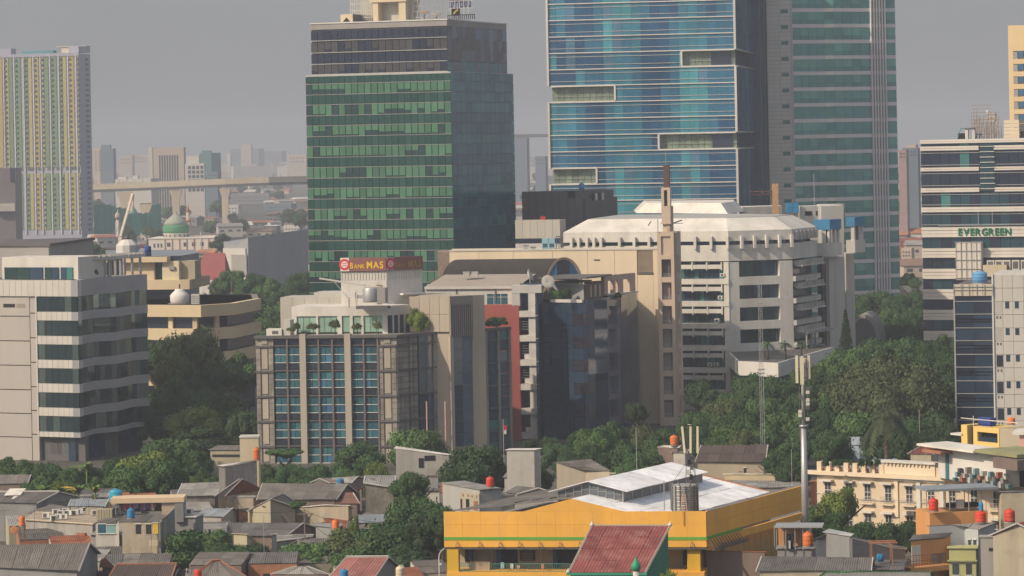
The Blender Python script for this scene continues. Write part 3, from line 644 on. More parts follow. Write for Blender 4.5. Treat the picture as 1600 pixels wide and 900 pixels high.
    # tall beige fin block at right
    q0, q1 = V2(at(640, 500, 532)), V2(at(702.5, 500, 529)); e1 = dirA(58); q2 = q1+e1*walk(q1, e1, 738, 500); e2 = dirA(62); q3 = q2+e2*walk(q2, e2, 757, 500)
    zf = zp(702, 463, q1); bl = mat('beige_cladding', (.40, .35, .29), var=.05, streak=.1); fin = mat('taupe_fin', (.26, .235, .215), var=.05)
    prism(root, 'fin_block_core', grow([q0, q1, q2, q3, q0+Vector((3, 18))], -.4), 0, zf-.2, bl)
    w_ = (q1-q0).length
    for i in range(4):
        for j in range(2): seg(root, 'wall_panel', q0, q1, i*w_/4+.03, (i+1)*w_/4-.03, zt+j*(zf-zt)/2, zt+(j+1)*(zf-zt)/2-.05, -.4, 0, bl)
    w_ = (q2-q1).length
    for i in range(11):
        seg(root, 'facade_fin', q1, q2, i*w_/11+.05, i*w_/11+w_/20, zp(702, 526, q1), zp(702, 476, q1), -.4, .25, fin)
    seg(root, 'fin_header', q1, q2, 0, w_, zp(702, 476, q1), zf, -.4, .2, fin)
    seg(root, 'end_pier', q2, q3, 0, (q3-q2).length, 0, zf, -.6, .15, bl)
    seg(root, 'end_pier', q1, q2, 0, w_*.14, 0, zp(702, 526, q1), -.6, .1, bl)
    for k in range(9):
        za = 2+k*(zp(702, 526, q1)-2)/9; zb = 2+(k+1)*(zp(702, 526, q1)-2)/9
        seg(root, 'side_pane', q1, q2, w_*.15, w_*.55, za, zb-.08, -.5, -.25, glass('sky_reflect_tint', (.16, .18, .22), metal=.6, rough=.05) if k > 4 else D_GL[1]); seg(root, 'side_pane', q1, q2, w_*.56, w_*.98, za, zb-.08, -.5, -.28, glass('steel_blue_mirror', (.09, .13, .19), metal=.5))  # upper panes carry the sky's reflection in their base colour
    # glazed bay at far right with planter
    zb_ = zp(776, 512, R4)
    for k in range(11):
        za, zc = zb_*k/11, zb_*(k+1)/11; w_ = (R4-R3).length
        panes(root, R3, R4, .4, w_-.4, za, zc-.08, 2, 'bay_pane', [D_GL[0], D_GL[1], W_GL[2], glass('sky_reflect_tint', (.16, .18, .22), metal=.6, rough=.05)], gap=.08, o0=-.5, o1=-.1, wts=(3, 2, 1, 2 if k > 6 else 0))  # top rows mix in panes coloured like reflected sky
        if k % 2 == 0: seg(root, 'string_course', R3, R4, 0, w_, za-.15, za+.15, -.3, .15, DGREY)
    for t in (0, .5, .96): seg(root, 'stone_pier', R3, R4, t*w_, t*w_+.5, 0, zb_, -.5, .2, STONE)
    seg(root, 'coping', R3, R4, -.2, w_+.2, zb_-.3, zb_+.1, -.8, .4, DGREY)
    # penthouse
    pr = thing('penthouse', 'white rooftop penthouse with pale green windows on the weathered stone block', 'penthouse', (C.x, C.y+8, zt-.25))
    off = 7.5; n_ = Vector((math.sin(A), math.cos(A))); a0 = L+n_*off; ub = (C-L).normalized(); P = lambda px: a0+ub*(walk(a0, ub, px, 500))
    a, c = P(456), P(605.5); zz = lambda y: zp(540, y, (a+c)/2); w_ = (c-a).length; z0 = zt-.25; zr = zz(478.5)
    seg(pr, 'parapet_wall', a, c, 0, w_, zz(493.5), zr, -9, 0, WHITE); seg(pr, 'room', a, c, .2, w_-.2, z0, zz(493.5), -8.8, -.5, DGREY)
    TT = lambda px: walk(a, ub, px, 505)
    wins = [(463.5, 493.8), (497, 527), (534, 546.5), (551, 564), (568, 597.5)]
    gp = glass('mint_window', (.26, .40, .33), metal=.1, rough=.1)
    for (x0, x1) in wins: panes(pr, a, c, TT(x0), TT(x1), z0+.3, zz(493.5), max(1, round((x1-x0)/11)), 'penthouse_window', gp, gap=.08, o0=-.4, o1=-.25)
    xs = [456]+[v for w2 in wins for v in w2]+[605.5]
    for i in range(0, len(xs), 2): seg(pr, 'wall_pier', a, c, TT(xs[i]), TT(xs[i+1]), z0, zz(493.5), -.6, -.02, WHITE)
    bb = dirA(50); g_ = c+bb*walk(c, bb, 641, 500); seg(pr, 'side_wall', c, g_, 0, (g_-c).length, zz(493.5), zr, -3, 0, WHITE2); seg(pr, 'side_glazing', c, g_, 0, (g_-c).length, z0, zz(493.5), -3, -.1, D_GL[1])
    for t in (.25, .5, .75): seg(pr, 'side_post', c, g_, t*(g_-c).length-.15, t*(g_-c).length+.15, z0, zz(493.5), -.2, .05, WHITE2)
    # grey wing behind, left
    aw = L+n_*16; q, q1 = aw+ub*walk(aw, ub, 438, 490), aw+ub*walk(aw, ub, 534, 490)
    rw = thing('roof_block', 'pale grey rooftop block left of the white sign tower', 'rooftop building', (q.x, q.y, zt-.25)); zw = zp(438, 465, q)
    for i in range(5): seg(rw, 'wall_panel', q, q1, i*(q1-q).length/5+.02, (i+1)*(q1-q).length/5-.02, zt-.25, zw, -8, 0, mat('pale_grey_panel', (.44, .42, .38), var=.04, streak=.08))
    seg(rw, 'roof_upstand', q, q1, (q1-q).length*.55, (q1-q).length, zw, zw+.8, -6, -.2, PALE)
    # white sign tower
    at_ = L+n_*13; q, q1 = at_+ub*walk(at_, ub, 533, 450), at_+ub*walk(at_, ub, 604, 450); e = dirA(55); q2 = q1+e*walk(q1, e, 660, 450)
    tw = thing('sign_tower', 'streaked white rooftop tower carrying the bank sign', 'rooftop tower', (q.x, q.y, zt-.25)); zz = lambda y: zp(604, y, q1)
    prism(tw, 'tower_wall', [q, q1, q2, q+(q2-q1)], zt-.25, zz(422), WHITE)
    w1, w2 = (q1-q).length, (q2-q1).length
    for i in range(15): seg(tw, 'wall_rib', q, q1, i*w1/15+.1, i*w1/15+.22, zz(437), zz(423), 0, .07, PALE)
    for i in range(15): seg(tw, 'wall_rib', q1, q2, i*w2/15+.1, i*w2/15+.22, zz(437), zz(423), 0, .07, PALE)
    seg(tw, 'side_ledge', q1, q2, w2*.35, w2, zz(462), zz(459), 0, 1.2, WHITE2); seg(tw, 'ladder', q, q1, w1-1.6, w1-.9, zz(475), zz(443), .05, .15, mat('ladder_tan', (.5, .4, .25)))
    for i in range(9): seg(tw, 'ladder_rung', q, q1, w1-1.7, w1-.8, zz(475-i*3.6), zz(474-i*3.6), .15, .22, DGREY)
    # sign
    sg = thing('bank_sign', 'brown and white rooftop sign reading BANK MAS in yellow with a red round emblem', 'sign', (q1.x, q1.y, zz(422)))
    BRN = mat('sign_brown', (.22, .10, .09), var=.08); YEL = mat('sign_yellow', (.75, .48, .04), var=.05); RED = mat('sign_red', (.55, .05, .07), var=.05); SW = mat('sign_white', (.7, .6, .56), var=.05)
    YD = mat('sign_yellow_shaded', (.34, .22, .05), var=.2)  # darker copies of the sign colours paint shade on the side face
    for (p, r, w_, yel, in_shade) in ((q, q1, w1, YEL, 0), (q1, q2, w2, YD, 1)):
        ud = (r-p).normalized(); nn = Vector((ud.y, -ud.x)); z0, z1 = zz(423), zz(402); rz = math.atan2(ud.y, ud.x); H = z1-z0
        tb = w_*.19
        seg(sg, 'emblem_board', p, r, 0, tb, z0, z1, -.2, .3, SW if not in_shade else mat('sign_white_shaded', (.34, .29, .30))); seg(sg, 'sign_board', p, r, tb+.02, w_, z0, z1, -.2, .28, BRN)  # side emblem board takes a darker white for its shade
        cc = p+ud*tb/2+nn*.34
        for rad, mm, o_ in ((.42, RED, 0), (.25, SW, .03)):
            vs = [(*(cc+nn*o_+ud*(rad*H*math.cos(t))), (z0+z1)/2+rad*H*math.sin(t)) for t in [2*math.pi*i/24 for i in range(24)]]
            mesh('emblem_disc', vs, [tuple(range(24))], mm, sg)
        for dz_ in (-.1, .06): seg(sg, 'emblem_bar', p, r, tb/2-.16*H, tb/2+.16*H, (z0+z1)/2+dz_*H, (z0+z1)/2+(dz_+.05)*H, .36, .4, RED)
        if not in_shade or True:
            o = p+ud*(tb+w_*.03)+nn*.3; sz = H*.62
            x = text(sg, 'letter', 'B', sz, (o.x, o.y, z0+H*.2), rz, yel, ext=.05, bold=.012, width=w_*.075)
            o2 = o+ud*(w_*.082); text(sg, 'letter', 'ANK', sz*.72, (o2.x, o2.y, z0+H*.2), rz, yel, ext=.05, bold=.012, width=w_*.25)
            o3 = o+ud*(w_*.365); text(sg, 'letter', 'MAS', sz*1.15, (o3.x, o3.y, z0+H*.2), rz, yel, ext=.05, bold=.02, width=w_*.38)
    seg(sg, 'support_beam', q, q1, 0, w1, zz(424.3), zz(423), -.2, .2, DGREY)
    # roof machine with boom
    mp = L+n_*5; mq = mp+ub*walk(mp, ub, 580, 465); zm = zr
    gd = thing('roof_crane', 'white rooftop cleaning crane with a long thin boom in front of the sign tower', 'crane', (mq.x, mq.y, zm)); zy = lambda y: zp(580, y, mq)
    lathe('drum', [(1.35, 0), (1.4, .2), (1.4, 2.2), (1.3, 2.4)], METAL, gd, (mq.x, mq.y, zy(472)), 12); seg(gd, 'cab', mq, mq+ub, 1.2, 2.6, zy(474), zy(450), -1, 1, GREY); seg(gd, 'skid', mq, mq+ub, -2.4, 3, zm-.3, zm+.15, -1, 1, DGREY)
    tip = mp+ub*walk(mp, ub, 499, 435)
    bars('boom', [((mq.x+.5, mq.y, zy(448)), (tip.x, tip.y, zy(434)), .16), ((mq.x+.5, mq.y, zy(449)), (mq.x+1.2, mq.y, zy(441)), .1), ((mq.x+1.2, mq.y, zy(441)), (mq.x+2.4, mq.y, zy(450)), .08), ((mq.x+1.2, mq.y, zy(441)), (mq.x-3, mq.y, zy(446)), .04), ((mq.x-2.4, mq.y, zm), (mq.x-2.4, mq.y, zy(452)), .12), ((mq.x-3.4, mq.y, zy(470)), (mq.x-6, mq.y, zy(440)), .05)], .14, WHITE, gd)
    bx = mp+ub*walk(mp, ub, 549, 460); seg(gd, 'hoist_box', bx, bx+ub, -.8, .8, zy(464), zy(456), -.6, .6, WHITE); seg(gd, 'hoist_motor', bx, bx+ub, .8, 2.4, zy(466), zy(461), -.4, .4, METAL)
    bars('frame_post', [((bx.x+t, bx.y, zm), (bx.x+t, bx.y, zy(462))) for t in (-.4, .8)], .09, DGREY, gd)
    # lower left roof bits
    a1 = L+n_*3; q, q1 = a1+ub*walk(a1, ub, 416, 515), a1+ub*walk(a1, ub, 440, 515); rb = thing('roof_box', 'small white box room at the left roof corner of the stone block', 'rooftop box', (q.x, q.y, zt-.25)); seg(rb, 'wall', q, q1, 0, (q1-q).length, zt-.25, zp(420, 514, q), -2, 0, WHITE); seg(rb, 'vent', q, q1, 1, 2, zt+.1, zp(420, 517, q), 0, .05, DGREY)
    seg(rb, 'louvre_room', q, q1, (q1-q).length+.1, (q1-q).length+1.4, zt-.25, zp(440, 500, q), -3, -.3, PALE)
    for i, px in enumerate((668, 697)):
        fpp = V2(at(px, 700, 500)); bars_ = [((fpp.x, fpp.y, 0), (fpp.x, fpp.y, zp(px, 627, fpp)))]
        tagm(bars('flagpole', bars_, .13, mat('pole_pale_red', (.5, .3, .28)), None, (fpp.x, fpp.y, 0), k=8), ('slim pale pole', 'slim pinkish pole')[i]+(' in front of the stone block, left one of the pair', ' in front of the stone block, right one of the pair')[i], 'pole')
stone_building()

# ------------------------------------------------------------------ red fin, white frame and dark mirrored block
def dark_block():
    d = 553; R0 = V2(at(757, 500, 560)); u = Vector((1, -.12)).normalized()
    P = lambda px, o=0: R0+Vector((0, -o))+u*walk(R0+Vector((0, -o)), u, px, 560)
    a, b, c, e = P(757), P(812), P(848), P(848)
    root = thing('office_building', 'dark curved mirror-glass block with a red slab and a white gridded edge', 'office building', (b.x, b.y, 0)); Z = lambda y: zp(812, y, b)
    RED = mat('red_render', (.36, .10, .088), var=.08, streak=.08)
    prism(root, 'red_slab', [a, b, b+Vector((2, 12)), a+Vector((2, 12))], 0, Z(476.5), RED)
    wall = mat('grey_white_wall', (.50, .49, .47), var=.05, streak=.06)
    # upper long building with metal roof
    q0, q1 = V2(at(664, 450, 566)), V2(at(810, 450, 562)); zz = lambda y: zp(800, y, q1); w_ = (q1-q0).length
    prism(root, 'upper_wall', [q0, q1, q1+Vector((0, 18)), q0+Vector((0, 18))], 10, zz(450), wall)
    for px in (692, 708, 761, 772, 783):
        t = walk(q0, (q1-q0).normalized(), px, 465); seg(root, 'blue_window', q0, q1, t, t+1.15, zz(476), zz(464.5), -.2, .04, CY[0]); seg(root, 'blue_window', q0, q1, t, t+1.15, zz(463.5), zz(459), -.2, .04, CY[1])
    rf = mat('brown_grey_roof', (.33, .29, .26), var=.08); ez = zz(447)
    mesh('metal_roof', [(*q0, ez), (*q1, ez), (*(q1+Vector((3.2, 9))), ez+1.1+.6), (*(q0+Vector((3.4, 9))), ez+1.1+.6), (*(q1+Vector((0, 18))), ez), (*(q0+Vector((0, 18))), ez)], [(0, 1, 2, 3), (3, 2, 4, 5)], rf, root); seg(root, 'gutter', q0, q1, 0, w_, ez-.45, ez, 0, .4, wall)
    for i in range(12): 
        p0 = q0+(q1-q0)*i/12+Vector((0, -.3)); 
        if i in (4, 9): seg(root, 'downpipe', q0, q1, i*w_/12, i*w_/12+.2, zz(470), zz(450), 0, .15, DGREY)
    # white grid
    col = P(827, .5)
    w_ = (P(848)-b).length; T = lambda px: walk(b, u, px, 560)
    seg(root, 'grid_back_wall', b, P(848), 0, w_, 0, Z(444), -9, -2.4, D_GL[0])
    seg(root, 'grid_column', b, P(848), T(827), T(838), 0, Z(446), -2.4, 0, WHITE); seg(root, 'grid_head', b, P(848), -1.2, w_, Z(458), Z(446), -3, .05, wall); seg(root, 'grid_column', b, P(848), -1.2, .2, Z(478), Z(458), -3, 0, wall)
    for k in range(7):
        y = 486+38*k; seg(root, 'balcony_slab', b, P(848), .1, w_-.1, Z(y+9.5), Z(y), -2.3, .3, WHITE)
        seg(root, 'balcony_window', b, P(848), .3, T(827), Z(y+37), Z(y+10), -2.4, -1.6, N_DK)
        ac = seg(root, 'ac_unit', b, P(848), .8, 2.0, Z(y+37.6)+.02, Z(y+30), -1.2, -.3, WHITE) if k in (1, 2, 4) else None
        for j in range(4): seg(root, 'balcony_rail', b, P(848), .4, 1.9, Z(y+17+j*4), Z(y+16.4+j*4), -.5, -.4, METAL) if k in (0, 1, 2) else None
    # curved glass: plan curve sampled
    cps = [(842, 556), (850, 559), (862, 561), (878, 560), (896, 558.5), (912, 557.5), (919, 557.5), (930, 560), (950, 566), (972, 574), (997, 586)]
    pts = [V2(at(px, 560, dd)) for px, dd in cps]
    zt = lambda p, y: zp(900, y, p)
    prism(root, 'glass_core', [pts[0]+Vector((.6, .8))]+[p+Vector((-.1, .9)) for p in pts[1:-1]]+[pts[-1]+Vector((-1.2, .8)), pts[-1]+Vector((-1.5, 18)), pts[0]+Vector((0, 30))], 0, Z(474), DARK)
    for i in range(len(pts)-1):
        p, q = pts[i], pts[i+1]; w_ = (q-p).length; top = Z(474) if i < 6 else Z(470)
        n = 12; hh = top/n
        nn = max(1, round((cps[i+1][0]-cps[i][0])/11))
        for k in range(n):
            mm = D_GL[:2]; wt = (3, 1)
            if 4 <= i <= 6 and k % 2 == 0: mm, wt = [D_GL[2], D_GL[0]], (4, 1)
            if i >= 7 and k in (3, 4, 7, 8): mm = [glass('hazy_mirror', (.07, .09, .13), metal=.8, rough=.06, bump=.2), D_GL[1]]; wt = (3, 1)  # lighter panes paint a reflected bright building into the glass colour
            seg(root, 'transom', p, q, 0, w_, (k+.5)*hh-.03, (k+.5)*hh+.03, 0, .02, N_DK); seg(root, 'transom', p, q, 0, w_, k*hh-.03, k*hh+.03, 0, .03, N_DK)
            panes(root, p, q, 0, w_, k*hh+.04, (k+1)*hh-.04, nn, 'mirror_pane', mm, gap=.05, o0=-.5, o1=0, wts=wt)
    # roof terrace parts
    seg(root, 'terrace_parapet', pts[2], pts[5], 0, (pts[5]-pts[2]).length, Z(474), Z(472)+.3, -.4, .2, wall)
    g0, g1 = V2(at(862, 455, 568)), V2(at(912, 455, 562)); seg(root, 'glass_screen', g0, g1, 0, (g1-g0).length, Z(472), Z(448), -.2, 0, mat('frosted_screen', (.30, .31, .34), rough=.4)); seg(root, 'screen_cap', g0, g1, -.2, (g1-g0).length+.2, Z(448), Z(446.6), -.4, .2, WHITE)
    br = mat('terrace_brown', (.16, .10, .085), var=.15)
    g0, g1 = V2(at(914, 455, 562)), V2(at(942, 455, 566)); prism(root, 'pavilion_room', [g0, g1, g1+Vector((0, 7)), g0+Vector((0, 7))], Z(474), Z(446), br)
    for px in (922, 929, 936): t = walk(g0, (g1-g0).normalized(), px, 455); seg(root, 'pavilion_window', g0, g1, t, t+.45, Z(468), Z(449), 0, .05, mat('lit_curtain', (.45, .38, .28)))
    h0, h1 = V2(at(908, 440, 560)), V2(at(948, 438, 572)); seg(root, 'pavilion_roof', h0, h1, 0, (h1-h0).length, Z(438), Z(435.5), -8, 1, DGREY)
    h0, h1 = V2(at(848, 440, 568)), V2(at(912, 440, 566)); seg(root, 'roof_ledge', h0, h1, 0, (h1-h0).length, Z(446), Z(444), -6, 0, mat('tan_roof', (.36, .28, .2)))
    pk = mat('pink_render', (.50, .36, .30), var=.05)
    h0, h1 = V2(at(944, 455, 572)), V2(at(993, 455, 582)); w_ = (h1-h0).length; TT = lambda px: walk(h0, (h1-h0).normalized(), px, 455)
    seg(root, 'pink_frame', h0, h1, 0, w_, Z(447), Z(438), -.6, 0, pk)
    for x0, x1 in ((944, 950), (958, 962), (966, 974), (984, 993)): seg(root, 'pink_frame', h0, h1, max(0, TT(x0)), min(w_, TT(x1)), Z(468), Z(447), -.6, 0, pk)
    seg(root, 'terrace_floor', h0, h1, 0, w_, Z(470), Z(468), -6, .6, wall)
dark_block()
for (px, py, dd, r, lab) in ((856, 440, 556, 1.15, 'pale round satellite dish on the edge of the dark mirror-glass block'), (828, 430, 566, 1.2, 'thin white satellite dish seen edge on in front of the dark vault')):
    p = at(px, py, dd); ds = thing('satellite_dish', lab, 'satellite dish', (p.x, p.y, p.z-1.6)); bars('mast', [((p.x, p.y, p.z-1.6), (p.x, p.y, p.z))], .12, METAL, ds)
    o = lathe('dish', [(.05, -.35), (r*.5, -.22), (r, .15), (r*.97, .18), (.05, -.28)], PALE, ds, (p.x, p.y-.3, p.z), 18)
    o.rotation_euler = (math.radians(75), 0, math.radians(10)) if r < 1.18 else (math.radians(70), 0, math.radians(78))

# ------------------------------------------------------------------ cream complex with vault, pink tower
def cream_complex():
    d = 592; a, b = V2(at(703, 420, 600)), V2(at(1036, 420, 588)); u = (b-a).normalized(); Z = lambda y: zp(900, y, (a+b)/2+Vector((0, 0)))
    root = thing('cream_building', 'long cream blank-walled building behind the dark barrel vault', 'building', (a.x, a.y, 0)); w_ = (b-a).length
    wall = mat('cream_wall', (.62, .53, .40), var=.04, streak=.06)
    prism(root, 'building_core', [a+Vector((.2, .4)), b+Vector((-.2, .4)), b+Vector((-.2, 16)), a+Vector((.2, 16))], 0, Z(391), wall)
    T = lambda px: walk(a, u, px, 440)
    xs = [703, 749, 803, 864, 919, 961, 996]
    for i in range(6):
        seg(root, 'wall_panel', a, b, T(xs[i])+.03, T(xs[i+1])-.03, Z(434), Z(390), -.4, .03, wall); seg(root, 'wall_panel', a, b, T(xs[i])+.03, T(xs[i+1])-.03, 0, Z(434)-.05, -.4, .03, wall)
    seg(root, 'wall_panel', a, b, T(1021)-0, w_, 0, Z(390), -.4, .03, wall)
    seg(root, 'wall_panel', a, b, T(996)+.03, T(1021)-.03, 0, Z(430), -.4, .03, wall); seg(root, 'louvre_panel', a, b, T(997), T(1021), Z(426), Z(389), -.4, -.05, mat('brown_louvre', (.27, .22, .17), var=.2)); seg(root, 'louvre_sill', a, b, T(997), T(1021), Z(428), Z(426), -.3, .2, DGREY)
    for j in range(11): seg(root, 'louvre_slat', a, b, T(997.5), T(1020.5), Z(425-j*3.4), Z(424.2-j*3.4), -.05, .05, mat('brown_louvre', (.27, .22, .17), var=.2))
    seg(root, 'parapet_cap', a, b, -.1, w_, Z(391)+.02, Z(389), -.8, .15, PALE); seg(root, 'wall_vent', a, b, T(929), T(938), Z(407.5), Z(405), .03, .08, DGREY)
    # brick-textured stub and vault
    q, q1 = V2(at(684, 410, 600)), V2(at(703, 410, 600)); prism(root, 'stone_stub', [q, q1, q1+Vector((0, 8)), q+Vector((0, 8))], 0, Z(391.5), mat('brown_stone_cladding', (.25, .19, .16), var=.3, vs=2))
    # barrel: axis left->right, open end turned to the camera's right
    ax = Vector((-.93, .36)).normalized(); n = Vector((ax.y, -ax.x))
    e0 = V2(at(878, 420, 575)); hw = (V2(at(906, 430, 575))-V2(at(850, 430, 575))).length/2; zb = Z(440); hh = Z(397.5)-zb
    dv = mat('dark_vault_roof', (.035, .033, .033), rough=.7, var=.25, vs=.7)
    pr = Vector((.93, .15)).normalized(); ln = 19.2; ax = Vector((-.97, .22)).normalized()
    N = 18; v = []; f = []
    for k in range(11):
        for i in range(N+1):
            t = math.pi*i/N; q = e0+ax*(ln*k/10)+pr*(hw*math.cos(t)); v.append((q.x, q.y, zb+hh*math.sin(t)))
    f = [(k*(N+1)+i, k*(N+1)+i+1, (k+1)*(N+1)+i+1, (k+1)*(N+1)+i) for k in range(10) for i in range(N)]+[tuple(range(N+1)), tuple(range(10*(N+1), 11*(N+1)))[::-1]]
    vt = thing('vault_roof', 'dark barrel-vaulted roof with a blue arched end window', 'vaulted roof', (e0.x, e0.y, zb)); mesh('vault_shell', v, f, dv, vt)
    fo = -ax*.35
    rim = []
    for i in range(N):
        t0, t1 = math.pi*i/N, math.pi*(i+1)/N; A_ = e0+pr*(hw*math.cos(t0))+fo; B_ = e0+pr*(hw*math.cos(t1))+fo; rim.append(((A_.x, A_.y, zb+hh*math.sin(t0)), (B_.x, B_.y, zb+hh*math.sin(t1)), .28))
    bars('arch_rim', rim, .25, mat('brown_rim', (.20, .15, .13)), vt)
    for i in range(10):
        x0 = -.93+i*.186; x1 = x0+.16; h0, h1 = math.sqrt(max(0, 1-min(x0**2, 1))), math.sqrt(max(0, 1-min(x1**2, 1))); A_, B_ = e0+pr*(hw*x0*.97)+fo*.9, e0+pr*(hw*x1*.97)+fo*.9
        mesh('arch_pane', [(*A_, zb), (*B_, zb), (*B_, zb+hh*h1*.95), (*A_, zb+hh*h0*.95)], [(0, 1, 2, 3)], random.choice([NAVYG, B_GL[2], N_DK]), vt)
    # box under the vault
    seg(root, 'vault_base', e0+ax*ln, e0, 0, ln, 0, zb, -10, 2.4, wall)
    for px in (728, 741):
        p = V2(at(px, 428, 569)); z0 = zp(px, 432.5, p); ac = thing('roof_vent_box', ('cream roof box, left of the two before the dark vault', 'cream roof box, right of the two before the dark vault')[px > 730], 'roof box', (p.x, p.y, z0)); seg(ac, 'box', p, p+Vector((1, 0)), -.5, .6, z0, z0+.8, -.8, 0, PALE); seg(ac, 'lid', p, p+Vector((1, 0)), -.55, .65, z0+.8, z0+.88, -.85, .05, WHITE); seg(ac, 'side_shade', p, p+Vector((1, 0)), .62, .75, z0, z0+.78, -.8, -.05, GREY)
    # pink tower
    pk = mat('pink_cream_render', (.56, .45, .36), var=.05, streak=.05); brick = mat('brown_brick', (.17, .10, .08), var=.25, vs=3)
    C = V2(at(1055, 500, 583)); A = math.radians(8); ul = Vector((-math.cos(A), math.sin(A))); L = C+ul*walk(C, ul, 1029, 500); e = dirA(22); R = C+e*walk(C, e, 1066, 500)
    tr = thing('stair_tower', 'slim pinkish stair tower with stacked square openings and a brown brick spire', 'tower', (C.x, C.y, 0)); Z = lambda y: zp(1055, y, C)
    W = (C-L).length; D = (R-C).length; back = R-C
    ua = (C-L).normalized(); T = lambda px: W+walk(C, ua, px, 520)
    prism(tr, 'back_wall', [L+back*.4, C+back*.4, R, L+back], 0, Z(362), pk)
    a_, b_ = T(1035.5), T(1050.5)
    seg(tr, 'corner_pier', L, C, 0, a_, 0, Z(362), -D*.5, 0, pk); seg(tr, 'corner_pier', L, C, b_, W, 0, Z(362), -D*.98, 0, pk)
    seg(tr, 'top_panel', L, C, a_, b_, Z(402), Z(362), -1.5, -.25 if False else -.3, pk); seg(tr, 'top_lintel', L, C, a_, b_, Z(369), Z(361.9), -.3, 0.01, pk); seg(tr, 'top_lintel', L, C, a_, b_, Z(405), Z(398), -.3, .01, pk)
    ys = [(405, 433), (441, 468), (478, 506), (514, 543), (551, 579), (588, 616), (625, 652)]
    for i, (y0, y1) in enumerate(ys):
        nx = ys[i+1][0] if i < 6 else 670
        seg(tr, 'landing_wall', L, C, a_, b_, Z(nx), Z(y1), -1.2, -.05, pk)
        seg(tr, 'opening_screen', L, C, a_, b_-.35, Z(y1), Z(y0), -1.6, -.9, mat('taupe_screen', (.27, .235, .22), var=.1) if i else DGREY)
        for j in range(3): seg(tr, 'rail', L, C, a_, b_, Z(y1-1.5-j*2), Z(y1-.9-j*2), -.4, -.3, METAL)
    for i in range(7): seg(tr, 'side_opening', C, R, D*.4, D*.75, Z(ys[i][1]-6), Z(ys[i][0]-6), -.3, .04, mat('warm_shade', (.42, .32, .26)))
    c2 = V2(at(1039, 350, 585)); q0, q1 = V2(at(1033.5, 330, 584.3)), V2(at(1047.5, 330, 584.0)); q2 = q1+e*1.6; bk = q2-q1
    prism(tr, 'neck', [q0+Vector((.2, .3)), q1+Vector((-.2, .3)), q2, q0+bk], Z(362), Z(350), pk); prism(tr, 'ledge', grow([q0, q1, q2, q0+bk], .12), Z(350), Z(347.5), pk)
    w2 = (q1-q0).length
    prism(tr, 'upper_shaft', [q0, q1, q2, q0+bk], Z(347.5), Z(322), pk)
    seg(tr, 'belfry_pier', q0, q1, 0, w2*.3, Z(322), Z(293), -1.5, 0, pk); seg(tr, 'belfry_pier', q0, q1, w2*.68, w2, Z(322), Z(293), -1.5, 0, pk); seg(tr, 'belfry_back', q0, q1, w2*.3, w2*.68, Z(322), Z(297), -1.4, -.8, DGREY); seg(tr, 'belfry_lintel', q0, q1, w2*.3, w2*.68, Z(297), Z(293), -1.5, 0, pk)
    s0, s1 = V2(at(1036.5, 275, 584.6)), V2(at(1045.5, 275, 584.6)); bkk = Vector((.2, .9))
    prism(tr, 'brick_spire', [s0, s1, s1+bkk, s0+bkk], Z(293), Z(258), brick); seg(tr, 'spire_slot', s0, s1, .35, .6, Z(290), Z(262), 0, .05, RUST); bars('finial', [((s0.x+.5, s0.y+.4, Z(258)), (s0.x+.5, s0.y+.4, Z(236)))], .05, METAL, tr)
    dr = [((L.x-1.6, L.y-.2, Z(352)), (L.x-1.0, L.y-.2, Z(345)), .12), ((L.x+.2, L.y-.2, Z(362)), (L.x+.2, L.y-.2, Z(342)), .08), ((C.x+.2, C.y-.2, Z(348)), (C.x+1.6, C.y-.2, Z(344)), .14), ((C.x-.2, C.y, Z(349)), (C.x+1.8, C.y, Z(349)), .06)]
    bars('antenna', dr, .1, DGREY, tr)
cream_complex()

